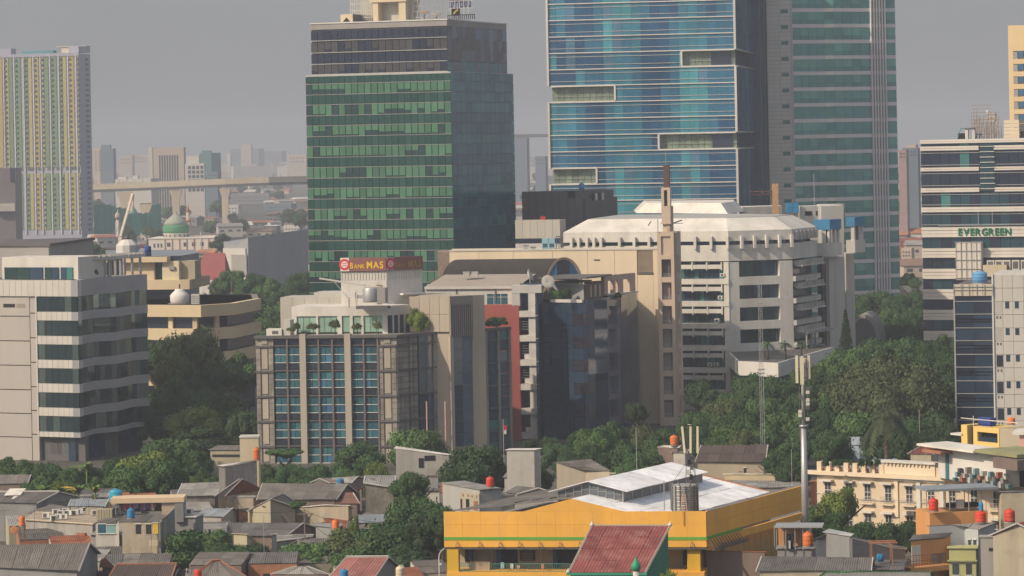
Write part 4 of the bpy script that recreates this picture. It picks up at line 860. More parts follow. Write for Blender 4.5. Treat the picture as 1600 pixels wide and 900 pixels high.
# ------------------------------------------------------------------ EVERGREEN block, grey block on the right, cream tower top right
def evergreen():
    L = V2(at(1440, 350, 658)); A = math.radians(20); u = Vector((math.cos(A), -math.sin(A))); R = L+u*(walk(L, u, 1640, 350)); Z = lambda y: zp(1440, y, L); W = (R-L).length; T = lambda px, r=380: walk(L, u, px, r)
    root = thing('office_building', 'white-banded dark glass office block with green EVERGREEN letters, right edge', 'office building', (L.x, L.y, 0))
    n = Vector((math.sin(A), math.cos(A)))
    prism(root, 'building_core', [L+n*1.0+u*.5, R+n*1.0, R+n*26, L+n*26+u*.5], 0, Z(222), N_DK)
    band = mat('white_metal_band', (.62, .58, .53), var=.05, streak=.05)
    def bnd(y0, y1, ex=[]):
        h = (Z(y0)-Z(y1)); nst = 3 if y1-y0 > 9 else 2
        for (a, b) in (ex or [(0, W)]):
            for i in range(nst): seg(root, 'band_strip', L, R, a, b, Z(y1)+h*i/nst+.03, Z(y1)+h*(i+1)/nst-.03, -.9, .25-(.1 if i == 1 else 0), band)
    full = [(0, W)]; top = [(0, T(1532)), (T(1556), W)]; st = [(0, T(1497)), (T(1536), W)]
    bnd(218.5, 225, [(0, W)]); bnd(229, 236, top); bnd(262, 268, top); bnd(294, 301, top); bnd(324, 332, full); bnd(355, 371, full); bnd(388, 403, st); bnd(420, 436, [(0, T(1496))]); bnd(452, 468, full); bnd(484, 500, full); bnd(517, 532, full); bnd(549, 565, full)
    gl = [N_DK, glass('navy_teal_glass', (.02, .05, .07), metal=.35), W_GL[2]]
    for (y0, y1) in ((225, 229), (236, 262), (268, 294), (301, 324), (332, 355), (371, 388), (403, 420), (436, 452), (468, 484), (500, 517), (532, 549)):
        g = random.choice(gl[:2]); nn = 13
        for i in range(nn): seg(root, 'glass_panel', L, R, i*W/nn+.04, (i+1)*W/nn-.04, Z(y1), Z(y0), -.9, -.3, W_GL[2] if i in (2, 4) and y0 < 332 and random.random() < .6 else random.choice([g, g, gl[0]]))
        if y1-y0 > 20: seg(root, 'sill_line', L, R, 0, W, Z(y0+4), Z(y0+3.2), -.3, -.1, METAL); seg(root, 'sill_line', L, R, 0, W, Z(y1-3.2), Z(y1-4), -.3, -.1, METAL)
    seg(root, 'glass_shaft', L, R, T(1533), T(1556), Z(300), Z(226), -.9, .05, gl[1])
    for i in range(9): seg(root, 'shaft_rung', L, R, T(1534), T(1557), Z(231+i*8.2), Z(230+i*8.2), .05, .35, band)
    # sign letters
    rz = -A; o = L+u*T(1498, 365)+Vector((math.sin(A), math.cos(A)))*-.3
    sg = thing('sign_lettering', 'green capital letters EVERGREEN on a white band of the right office block', 'sign', (o.x, o.y, Z(370)))
    text(sg, 'letter', 'EVERGREEN', 2.05, (o.x, o.y, Z(368.5)), rz, mat('sign_green', (.0, .13, .07), var=.05), ext=.06, bold=.035, width=T(1582, 365)-T(1498, 365))
    # white stair box
    seg(root, 'stair_box', L, R, T(1497), T(1536), Z(437), Z(379), -.9, 2.2, band)
    for i in range(4): seg(root, 'stair_box_panel', L, R, T(1498+i*9.5), T(1506+i*9.5), Z(436), Z(380), 2.2, 2.26, band)
    bars('stair_frame', [((*(L+u*T(1497+i*8)-n*2.4), Z(437)), (*(L+u*T(1497+i*8)-n*2.4), Z(378))) for i in range(5)]+[((*(L+u*T(1495)-n*2.4), Z(378+i*14)), (*(L+u*T(1538)-n*2.4), Z(378+i*14))) for i in range(5)], .06, METAL, root)
    seg(root, 'cream_block', L, R, T(1538), T(1575), Z(432), Z(414), -.5, 2, CREAM)
    for i, px in enumerate((1543, 1556, 1568, 1582, 1596)):
        t = T(px); seg(root, 'ac_box', L, R, t, t+1.5, Z(422), Z(407), .3, 1.1, WHITE); seg(root, 'ac_box_grille', L, R, t+.2, t+1.3, Z(420), Z(409), 1.1, 1.13, DGREY)
    bars('rooftop_rail', [((*(L+u*T(1467)-n*.5), Z(353)), (*(L+u*T(1600)-n*.5), Z(352)))]+[((*(L+u*T(p)-n*.5), Z(353)), (*(L+u*T(p)-n*.5), Z(332))) for p in (1530, 1552)], .09, METAL, root)
    # rooftop scaffolding & boxes
    zt = Z(218.5); sc = []
    p0 = L+u*T(1490, 200)+n*6
    for i in range(12):
        q = L+u*T(1509+i*3.8, 200)+n*6; h = zp(1509, 176+random.uniform(-8, 16), q); 
        if i > 8: h = zp(1509, 190+random.uniform(-4, 8), q)
        sc.append(((*q, zt), (*q, h))); q2 = q+n*3; sc.append(((*q2, zt), (*q2, h-1.5)))
    for i in range(9): q, q2 = L+u*T(1509, 200)+n*6, L+u*T(1552-(i > 6)*12, 200)+n*6; h = zt+.9+i*.75; sc.append(((*q, h), (*q2, h), .11 if i < 5 else .06))
    for i in range(7): q, q2 = L+u*T(1509+i*6, 200)+n*6, L+u*T(1517+i*6, 200)+n*6; sc.append(((*q, zt), (*q2, zt+4.5)))
    tagm(bars('scaffolding', sc, .09, mat('scaffold_rust', (.30, .24, .20)), None, (*p0, zt)), 'dense rusty scaffolding and masts on the roof of the EVERGREEN office block', 'scaffolding')
    q = L+u*T(1530, 200)+n*8; cb = thing('equipment_box', 'pale equipment box high in the rooftop scaffolding of the EVERGREEN block', 'equipment box', (*q, zt)); seg(cb, 'box', q, q+u, 0, 1.7, zp(1530, 190, q), zp(1530, 177, q), -1.5, 0, PALE); bars('support_leg', [((*(q+u*t), zt), (*(q+u*t), zp(1530, 190, q))) for t in (.1, 1.6)], .08, METAL, cb); seg(cb, 'small_tank', q, q+u, -.2, .3, zp(1530, 177, q), zp(1530, 172, q), -.6, -.1, WHITE)
    q = L+u*T(1488, 210)+n*4; tb = thing('roof_unit', 'white arched equipment frame left of the rooftop scaffolding', 'roof equipment', (*q, zt))
    seg(tb, 'white_frame', q, q+u, 1.8, 2.4, zt, zp(1500, 202, q), -1, 0, WHITE); seg(tb, 'white_frame', q, q+u, 3.2, 3.8, zt, zp(1500, 202, q), -1, 0, WHITE); seg(tb, 'white_frame', q, q+u, 1.8, 3.8, zp(1500, 203, q), zp(1500, 200, q), -1, .02, DGREY); seg(tb, 'dark_machine', q, q+u, .3, 1.6, zt, zt+1.2, -1, 0, DARK)
    bars('pipe', [((*(q+u*.2), zt), (*(q+u*.9), zp(1495, 201, q))), ((*(q+u*.9), zp(1495, 201, q)), (*(q+u*2), zp(1495, 201, q)))], .1, W_GL[1], tb)
    q, q1 = L+u*T(1564, 205)+n*3, L+u*T(1588, 205)+n*3; rb = thing('plant_house', 'cream ribbed plant room at the right end of the EVERGREEN block roof', 'plant room', (*q, zt)); w_ = (q1-q).length
    for i in range(5): h0 = zt+(zp(1575, 187, q)-zt)*i/5; h1 = zt+(zp(1575, 187, q)-zt)*(i+1)/5-.08; seg(rb, 'cladding_strip', q, q1, 0, w_, h0, h1, -6, 0, mat('warm_cream', (.66, .56, .42), var=.04))
    seg(rb, 'side_room', q, q1, w_+.1, w_+6, zt, zp(1595, 205, q), -6, -1, DGREY)
evergreen()
def right_grey():
    C = V2(at(1551, 460, 505)); A = math.radians(14); u = Vector((math.cos(A), -math.sin(A))); n = Vector((math.sin(A), math.cos(A))); L = C-u*(-walk(C, u, 1490.5, 460)); R = C+u*walk(C, u, 1620, 460); Z = lambda y: zp(1551, y, C); W = (C-L).length; W2 = (R-C).length; T = lambda px: walk(C, u, px, 500)
    root = thing('office_building', 'pale grey tiled block with small square windows and a dark glass stair strip, right edge', 'office building', (C.x, C.y, 0))
    til = mat('pale_grey_tile', (.50, .485, .46), var=.04, streak=.06)
    prism(root, 'building_core', [L+n*.6, R+n*.6, R+n*20, L+n*20], 0, Z(446), DGREY); prism(root, 'tall_core', [C+n*.6, R+n*.6, R+n*14, C+n*14], 0, Z(428), til)
    for i in range(4): seg(root, 'parapet_panel', L, C, i*W/4+.02, (i+1)*W/4-.04, Z(462), Z(444), -.6, .25, mat('cream_parapet', (.55, .50, .42), var=.06, streak=.1))
    bars('parapet_rail', [((*(L-n*.35), Z(448+i*5)), (*(C-n*.35), Z(448+i*5))) for i in range(2)]+[((*(L+(C-L)*t-n*.35), Z(461)), (*(L+(C-L)*t-n*.35), Z(444))) for t in (0, .2, .4, .6, .8, 1)], .05, METAL, root)
    k = 0
    for k in range(6):
        y = 462+41.5*k
        for (a, b) in ((0, 8), (9, 28), (29, 36), (36.8, 41)):
            z1, z0 = Z(y+a), Z(y+b)
            if z0 < 0: continue
            panes(root, L, C, .1, W-.1, z0+.05, z1-.05, 2, 'dark_pane', [N_DK, D_GL[0]], gap=.05, o0=-.6, o1=0)
        for a in (8.5, 28.5): seg(root, 'transom', L, C, 0, W, Z(y+a)-.06, Z(y+a)+.06, 0, .15, METAL)
    seg(root, 'edge_trim', L, C, -.1, .15, 0, Z(462), -.5, .2, METAL); seg(root, 'edge_trim', L, C, W-.12, W+.12, 0, Z(428), -.5, .2, WHITE2)
    # tiled wall pieces
    cols = [1551.5, 1567, 1583, 1600, 1618]
    for i in range(4):
        ta, tb = T(cols[i])+.02, T(cols[i+1])-.02
        for k in range(-1, 6):
            y = 471+41.5*k
            zz0, zz1 = max(0, Z(y+41.5)), Z(max(y, 425))
            seg(root, 'wall_tile', C, R, ta, tb, zz0+.03, zz0+(zz1-zz0)*.5-.03, -.6, 0, til); seg(root, 'wall_tile', C, R, ta, tb, zz0+(zz1-zz0)*.5+.03, zz1-.03, -.6, 0, til)
    for k in range(5):
        for px in (1571, 1586): y = 471.5+41.5*k; t = T(px); seg(root, 'small_window', C, R, t, t+.62, Z(y+10.5), Z(y), -.1, .04, D_GL[0])
        y = 472+41.5*k
        if k < 2: seg(root, 'louvre_opening', C, R, T(1554), T(1565), Z(y+17), Z(y), 0, .03, mat('pale_louvre', (.40, .39, .38), var=.1))
        else: seg(root, 'dark_opening', C, R, T(1556), T(1566), Z(y+18), Z(y), -.1, .03, N_DK)
        for j in range(2): seg(root, 'vent_hole', C, R, T(1557+j*5), T(1559.5+j*5), Z(y+26), Z(y+22), 0, .03, DGREY)
    p = V2(at(1531, 440, 512)); z0 = Z(446)
    tk = thing('water_tank', 'fat light blue water tank on the roof of the pale tiled block', 'water tank', (p.x, p.y, z0)); lathe('tank_body', [(1.05, 0), (1.2, .1), (1.2, 1.5), (1.0, 1.75), (.3, 1.9)], mat('tank_light_blue', (.12, .30, .55), var=.06), tk, (p.x, p.y, z0+.1)); lathe('tank_base', [(1.3, -.1), (1.3, .1)], CONC, tk, (p.x, p.y, z0+.05))
    for z_ in (.5, .95, 1.4): lathe('tank_rib', [(1.21, z_), (1.25, z_+.05), (1.21, z_+.1)], mat('tank_light_blue', (.12, .30, .55), var=.06), tk, (p.x, p.y, z0+.1))
right_grey()
def cream_tower():
    L = V2(at(1577, 150, 800)); u = Vector((math.cos(.35), -math.sin(.35))); n = Vector((math.sin(.35), math.cos(.35))); R = L+u*walk(L, u, 1640, 150); Z = lambda y: zp(1577, y, L); m = mat('warm_ochre_render', (.68, .52, .30), var=.04)
    root = thing('apartment_tower', 'warm ochre tower with grey window strips cut by the right edge', 'tower', (L.x, L.y, 0)); T = lambda px: walk(L, u, px, 150); W = (R-L).length
    prism(root, 'tower_core', [L+n*.5+u*.2, R+n*.5, R+n*16, L+n*16+u*.2], 0, Z(41), m)
    seg(root, 'wall_strip', L, R, 0, T(1584.5), 0, Z(40), -.5, .1, m); seg(root, 'wall_strip', L, R, T(1584.5), W, Z(80), Z(40), -.5, .1, m)
    for k in range(22):
        y = 80.5+19.6*k
        if Z(y+20) < 0: break
        seg(root, 'grey_panel', L, R, T(1584.5), T(1591), Z(y+12), Z(y+1), -.3, .05, GREY); seg(root, 'window_pane', L, R, T(1592), T(1600), Z(y+10), Z(y), -.3, .0, NAVYG); seg(root, 'window_pane', L, R, T(1602), T(1612), Z(y+10), Z(y), -.3, .0, NAVYG)
        seg(root, 'floor_band', L, R, T(1584.5), W, Z(y+19.6), Z(y+12), -.4, .08, m)
cream_tower()
# ------------------------------------------------------------------ ground
GSZ = 9000
def ground():
    m = mat('ground_soil', (.085, .082, .07), var=.35, vs=.05, dirt=((.05, .06, .035), .03, .8))
    o = mesh('ground', [(-3500, -1500, 0), (3500, -1500, 0), (3500, GSZ, 0), (-3500, GSZ, 0)], [(0, 1, 2, 3)], m); o['kind'] = 'structure'
    m2 = mat('ground_asphalt', (.06, .06, .058), var=.2)
    o = mesh('road', [(-60, 515, .02), (75, 505, .02), (75, 512, .02), (-60, 522, .02)], [(0, 1, 2, 3)], m2); o['kind'] = 'structure'
ground()
# ------------------------------------------------------------------ mid grey blocks behind the ministry
def mid_blocks():
    d = 700; A = 22; L, C, R, B = corner(816, 911, 962, 350, d, A); Z = lambda y: zp(911, y, C)
    r = thing('grey_building', 'windowless dark grey clad block between the green and the blue glass towers', 'building', (C.x, C.y, 0)); W = (C-L).length; D = (R-C).length
    prism(r, 'building_core', grow([L, C, R, B], -.3), 0, Z(299), DGREY)
    for i in range(8):
        for j in range(5): seg(r, 'cladding_panel', L, C, i*W/8+.03, (i+1)*W/8-.03, Z(360)+(Z(298)-Z(360))*j/5+.03, Z(360)+(Z(298)-Z(360))*(j+1)/5-.03, -.3, 0, mat('dark_grey_cladding', (1, 1, 1)))
    seg(r, 'low_side_block', C, R, D*.05, D, 0, Z(311), -5, .5, DGREY); seg(r, 'upper_side', C, R, 0, D*.7, Z(311), Z(298), -4, 0, DGREY)
    for i in range(4): seg(r, 'side_louvre', C, R, D*(.22+i*.1), D*(.28+i*.1), Z(314), Z(303), .5, .56, WHITE2 if i % 2 else DARK)
    q = V2(at(905, 300, 705)); 
    q = V2(at(909, 300, d+6)); tk = thing('water_tank', 'small blue tank on the roof edge of the windowless dark grey block', 'water tank', (*q, Z(298))); lathe('tank_body', [(.6, 0), (.6, 1.4), (.2, 1.7)], mat('tank_light_blue', (.12, .30, .55), var=.06), tk, (*q, Z(298)), 10)
    # white banded block in front of it
    L, C, R, B = corner(805, 875, 887, 360, 640, 14); Z = lambda y: zp(875, y, C); W = (C-L).length; r = thing('grey_building', 'pale grey low block with one dark window strip beside the green glass tower', 'building', (C.x, C.y, 0))
    prism(r, 'building_core', grow([L, C, R, B], -.3), 0, Z(344), GREY)
    for i in range(6): seg(r, 'wall_panel', L, C, i*W/6+.02, (i+1)*W/6-.02, Z(372), Z(343), -.3, 0, mat('pale_grey_panel', (.44, .42, .38), var=.04, streak=.08))
    seg(r, 'window_strip', L, C, 0, W, Z(380), Z(372), -.3, -.1, N_DK); seg(r, 'wall_panel', L, C, 0, W, Z(400), Z(380), -.3, 0, PALE)
    q = V2(at(848, 343, 641)); bx = thing('roof_box', 'small red box on the roof of the pale grey low block', 'box', (*q, Z(343))); seg(bx, 'box', q, q+Vector((1, 0)), -.5, .5, Z(343), Z(343)+.7, -.5, 0, mat('red_box', (.45, .04, .05))); seg(bx, 'lid', q, q+Vector((1, 0)), -.55, .55, Z(343)+.7, Z(343)+.76, -.55, .05, RUST)
    # chillers on the cream building roof
    q = V2(at(847, 384, 604)); z0 = zp(847, 389, q)-.3; ch = thing('chiller_unit', 'pale blue rooftop chillers on the cream blank-walled building', 'chiller', (*q, z0))
    lb = mat('pale_blue_metal', (.25, .42, .52), var=.1); 
    for i in range(2):
        seg(ch, 'chiller_body', q, q+Vector((1, 0)), i*1.25, i*1.25+1.15, z0+.3, z0+2.3, -1.2, 0, lb); seg(ch, 'grille', q, q+Vector((1, 0)), i*1.25+.15, i*1.25+1.0, z0+.6, z0+1.3, 0, .04, CY[1])
    bars('pipe_frame', [((q.x+2.7+a, q.y, z0), (q.x+2.7+a, q.y, z0+2.6)) for a in (0, .5)]+[((q.x+2.6, q.y, z0+h), (q.x+3.4, q.y, z0+h)) for h in (1.2, 2.6)], .09, CY[1], ch)
    for px, lab in ((822, 'grey box vent at the left end of the cream building roof'), (833, 'low grey vent between the box vent and the chillers')):
        q = V2(at(px, 386, 603)); v_ = thing('roof_vent_box', lab, 'roof box', (*q, z0)); seg(v_, 'box', q, q+Vector((1, 0)), -.5, .5, z0, z0+1.0-.3*(px > 830), -.6, 0, METAL); seg(v_, 'cap', q, q+Vector((1, 0)), -.6, .6, z0+1.0-.3*(px > 830), z0+1.08-.3*(px > 830), -.7, .1, DGREY)
mid_blocks()
# ------------------------------------------------------------------ beige terraced building left of centre
def beige():
    m = mat('sand_render', (.58, .48, .32), var=.05, streak=.06); rf = mat('roof_brown_grey', (.22, .19, .18), var=.2, vs=.4)
    d = 625; pts = [V2(at(px, 490, dd)) for px, dd in ((215, 628), (314, 622), (366, 628), (408, 646), (404, 668), (215, 676))]; Z = lambda y: zp(314, y, pts[1])
    r = thing('office_building', 'low sand-coloured building with deep horizontal parapets behind the tall trees, lower of the two', 'building', (*pts[1], 0))
    prism(r, 'building_core', grow(pts, -1.6), 0, Z(478), N_DK)
    n = len(pts)
    for y0, y1 in ((477, 495.5), (514, 532), (552, 570), (590, 604)):
        for i in (0, 1, 2): 
            p, q = pts[i], pts[i+1]; seg(r, 'parapet_panel', p, q, 0, (q-p).length, Z(y1), Z(y0), -1.2, 0.0+.02*i, m)
    prism(r, 'roof_deck', grow(pts, -.3), Z(478)-.2, Z(478), rf)
    for (px, yy) in ((262, 505), (300, 505), (345, 505), (300, 542)): 
        i = 0 if px < 314 else 1; p, q = pts[i], pts[i+1]; t = walk(p, (q-p).normalized(), px, 500); seg(r, 'column', p, q, t-.5, t+.5, 0, Z(495), -1.6, -1.0, m)
    q = V2(at(281, 470, 634)); z0 = Z(478)
    cd = thing('roof_cooling_tower', 'white domed cooling tower on the lower sand-coloured building', 'cooling tower', (*q, z0)); lathe('tower_shell', [(1.7, 0), (1.9, .4), (1.95, 1.6), (1.5, 2.1), (1.0, 2.5), (.95, 2.8), (.2, 2.85)], WHITE2, cd, (*q, z0), 14); lathe('base_ring', [(2.3, -.2), (2.3, .05)], CONC, cd, (*q, z0), 14); bars('vent_pole', [((*q, z0+2.8), (*q, z0+3.8))], .15, DARK, cd)
    q = V2(at(305, 472, 630)); bx = thing('roof_box', 'white louvred box right of the domed cooling tower', 'rooftop box', (*q, z0)); seg(bx, 'box', q, q+Vector((1, 0)), -.8, .8, z0, z0+1.9, -1.5, 0, WHITE)
    for i in range(4): seg(bx, 'louvre', q, q+Vector((1, 0)), -.7, .7, z0+.3+i*.4, z0+.4+i*.4, 0, .05, METAL)
    # upper
    pts = [V2(at(px, 450, dd)) for px, dd in ((150, 652), (296, 648), (328, 668), (322, 690), (150, 700))]; Z = lambda y: zp(296, y, pts[1])
    r = thing('office_building', 'taller sand-coloured building with a flat overhanging roof behind the left office block', 'building', (*pts[1], 0))
    prism(r, 'building_core', grow(pts, -2.2), 0, Z(400), N_DK)
    for i in (0, 1): p, q = pts[i], pts[i+1]; seg(r, 'parapet_panel', p, q, 0, (q-p).length, Z(452), Z(437), -2, .02*i, m); seg(r, 'parapet_panel', p, q, 0, (q-p).length, Z(492), Z(474), -2, .02*i, m)
    p, q = pts[0], pts[1]; T = lambda px: walk(p, (q-p).normalized(), px, 420)
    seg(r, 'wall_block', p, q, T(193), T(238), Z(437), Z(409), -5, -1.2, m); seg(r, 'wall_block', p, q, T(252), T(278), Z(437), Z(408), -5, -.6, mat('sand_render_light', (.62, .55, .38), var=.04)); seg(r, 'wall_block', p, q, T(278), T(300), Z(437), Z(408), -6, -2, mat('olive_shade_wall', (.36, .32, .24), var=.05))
    seg(r, 'roof_slab', p, q, T(150), T(262), Z(409), Z(401), -12, .4, m); seg(r, 'ac_unit', p, q, T(263), T(272), Z(421), Z(416), -.6, -.2, GREY)
    # octagonal white water tower top
    q = V2(at(199, 390, 680)); z0 = zp(199, 397, q); wt = thing('water_tower', 'white many-sided water tower head behind the taller sand-coloured building', 'water tower', (*q, 0))
    lathe('tower_head', [(2.4, z0), (2.4, z0+1.9), (2.0, z0+2.3), (1.2, z0+3.0), (.2, z0+3.2)], WHITE2, wt, (*q, 0), 10, smooth=False); lathe('shaft', [(1.0, 0), (1.0, z0)], CONC, wt, (*q, 0), 8); lathe('cap', [(.6, z0+3.2), (.4, z0+3.9)], DGREY, wt, (*q, 0), 8)
    q = V2(at(231, 388, 672)); z1 = zp(231, 392, q); tk = thing('water_tank', 'dark blue drum tank beside the white water tower head', 'water tank', (*q, z1-1)); lathe('tank_body', [(.7, 0), (.75, 1.2), (.3, 1.5)], mat('tank_navy', (.03, .06, .25), var=.1), tk, (*q, z1-.4), 10); bars('leg', [((q.x-.5, q.y, z1-4), (q.x-.5, q.y, z1-.4)), ((q.x+.5, q.y, z1-4), (q.x+.5, q.y, z1-.4))], .08, METAL, tk)
beige()
# ------------------------------------------------------------------ striped apartment tower
def apartment():
    d = 1780; C = V2(at(125, 200, d)); A = math.radians(14); u0 = Vector((-math.cos(A), math.sin(A))); L = C+u0*walk(C, u0, -12, 200); e = dirA(32); R = C+e*walk(C, e, 143, 200); Z = lambda y: zp(125, y, C); W = (C-L).length; D = (R-C).length
    r = thing('apartment_tower', 'tall apartment slab striped in olive yellow, green and lilac at the left edge', 'apartment tower', (*C, 0))
    lil = mat('lilac_wall', (.33, .34, .43), var=.04); ol = mat('olive_yellow_panel', (.36, .31, .12), var=.05); gr = mat('sage_green_panel', (.15, .24, .14), var=.05); yl = mat('yellow_panel', (.38, .35, .15), var=.05); dk = mat('shadow_window', (.12, .13, .15))
    prism(r, 'tower_core', [L, C, R, L+(R-C)], 0, Z(84), lil); seg(r, 'roof_band', L, C, -.2, W+.1, Z(87), Z(82), -1, .5, lil)
    cols = [(ol, -6, 5), (yl, 11, 15), (gr, 16, 21), (gr, 25, 34), (gr, 40, 45), (yl, 46, 51), (ol, 54, 62), (yl, 66, 70), (gr, 71, 77), (gr, 81, 90), (gr, 95, 99), (yl, 100, 105), (ol, 109, 117), (yl, 121, 124)]
    for m_, a, b in cols:
        for y0, y1 in ((88, 260), (270, 358)): t0, t1 = W+walk(C, -u0, a, 200), W+walk(C, -u0, b, 200); seg(r, 'stripe_panel', L, C, max(0, t0), t1, Z(y1), Z(y0), -.2, .35, m_)
    for a in (5, 21.5, 36, 51.5, 62.5, 77.5, 91, 105.5, 118):
        t = W+walk(C, -u0, a, 200)
        seg(r, 'downpipe', L, C, t+.9, t+1.3, Z(365), Z(86), 0, .8, WHITE2)
        for k in range(33):
            y = 90+8.1*k
            if 256 < y < 272: continue
            seg(r, 'balcony', L, C, t+1.5, t+2.6, Z(y+3), Z(y), .0, 1.0, dk)
    for a in (30, 47, 63, 78, 92, 107, 118): t = W+walk(C, -u0, a, 200); seg(r, 'service_opening', L, C, t-1.8, t+1.8, Z(264.5), Z(260.5), 0, .4, dk)
    for k in range(34):
        y = 90+8.1*k; seg(r, 'side_window', C, R, D*.55, D*.82, Z(y+4), Z(y), 0, .3, dk)
    zt = Z(82); P = lambda px: C+u0*walk(C, u0, px, 80)+Vector((2, 6))
    seg(r, 'rooftop_room', P(88), P(125), 0, (P(125)-P(88)).length, zt, Z(73), -6, 0, mat('warm_white_room', (.60, .52, .45))); seg(r, 'rooftop_canopy', P(80), P(127), 0, (P(127)-P(80)).length, Z(72.5), Z(71), -7, .5, PALE); seg(r, 'side_tower', C, R, 0, D, zt, Z(72), -7, 0, lil)
    seg(r, 'teal_tank_room', P(26), P(75), 0, (P(75)-P(26)).length, zt, Z(77), -5, 0, mat('teal_tank', (.09, .27, .31))); seg(r, 'rooftop_room', P(-10), P(9), 0, (P(9)-P(-10)).length, zt, Z(72), -7, 0, lil)
    # darker block in front-left
    q = V2(at(-10, 300, 1500)); q1 = V2(at(24, 300, 1500)); b = thing('apartment_building', 'dull mauve block in front of the striped apartment slab at the left edge', 'building', (*q, 0)); z = lambda y: zp(10, y, q)
    prism(b, 'wall', [q, q1, q1+Vector((0, 20)), q+Vector((0, 20))], 0, z(263), mat('mauve_wall', (.17, .15, .16), var=.05)); seg(b, 'shade_bay', q, q1, (q1-q).length-2.2, (q1-q).length+.1, z(284), z(263), 0, .5, N_DK)
    seg(b, 'lower_terrace', q, q1, 0, (q1-q).length, z(330), z(318), 0, 3, mat('pale_terrace', (.45, .42, .37), var=.2))
apartment()
# ------------------------------------------------------------------ distant boxes
def far_block(label, xl, xr, yt, yb_or_d, m, name='office_building', cat='building', win=None, side=None, A=15, roofbits=None, d=None, wins=None):
    d = yb_or_d
    xc = xr if side is None else side
    L, C, R, B = corner(xl, xc, xr if side is not None else xr, yt, d, A, depth=None if side is not None else max(8, (xr-xl)*d/F*.6))
    Z = lambda y: zp(xc, y, C); r = thing(name, label, cat, (*C, 0)); W = (C-L).length; D = (R-C).length
    prism(r, 'wall', [L, C, R, B], 0, Z(yt), m)
    if wins:
        nx, ny, y0, y1, fx, fy, wm, x0, x1 = wins
        for i in range(nx):
            for j in range(ny):
                a = x0*W+(x1-x0)*W*(i+(1-fx)/2)/nx; hh = (Z(y0)-Z(y1))/ny
                seg(r, 'window', L, C, a, a+(x1-x0)*W/nx*fx, Z(y1)+hh*(j+(1-fy)/2), Z(y1)+hh*(j+(1+fy)/2), -.1, .12, wm)
    if roofbits:
        for (a, b, y) in roofbits: q, q1 = L+(C-L).normalized()*walk(L, (C-L).normalized(), a, yt)+Vector((.3, 2)), L+(C-L).normalized()*walk(L, (C-L).normalized(), b, yt)+Vector((.3, 2)); seg(r, 'rooftop_room', q, q1, 0, (q1-q).length, Z(yt), Z(y), -3, 0, m)
    return r, L, C, R, Z
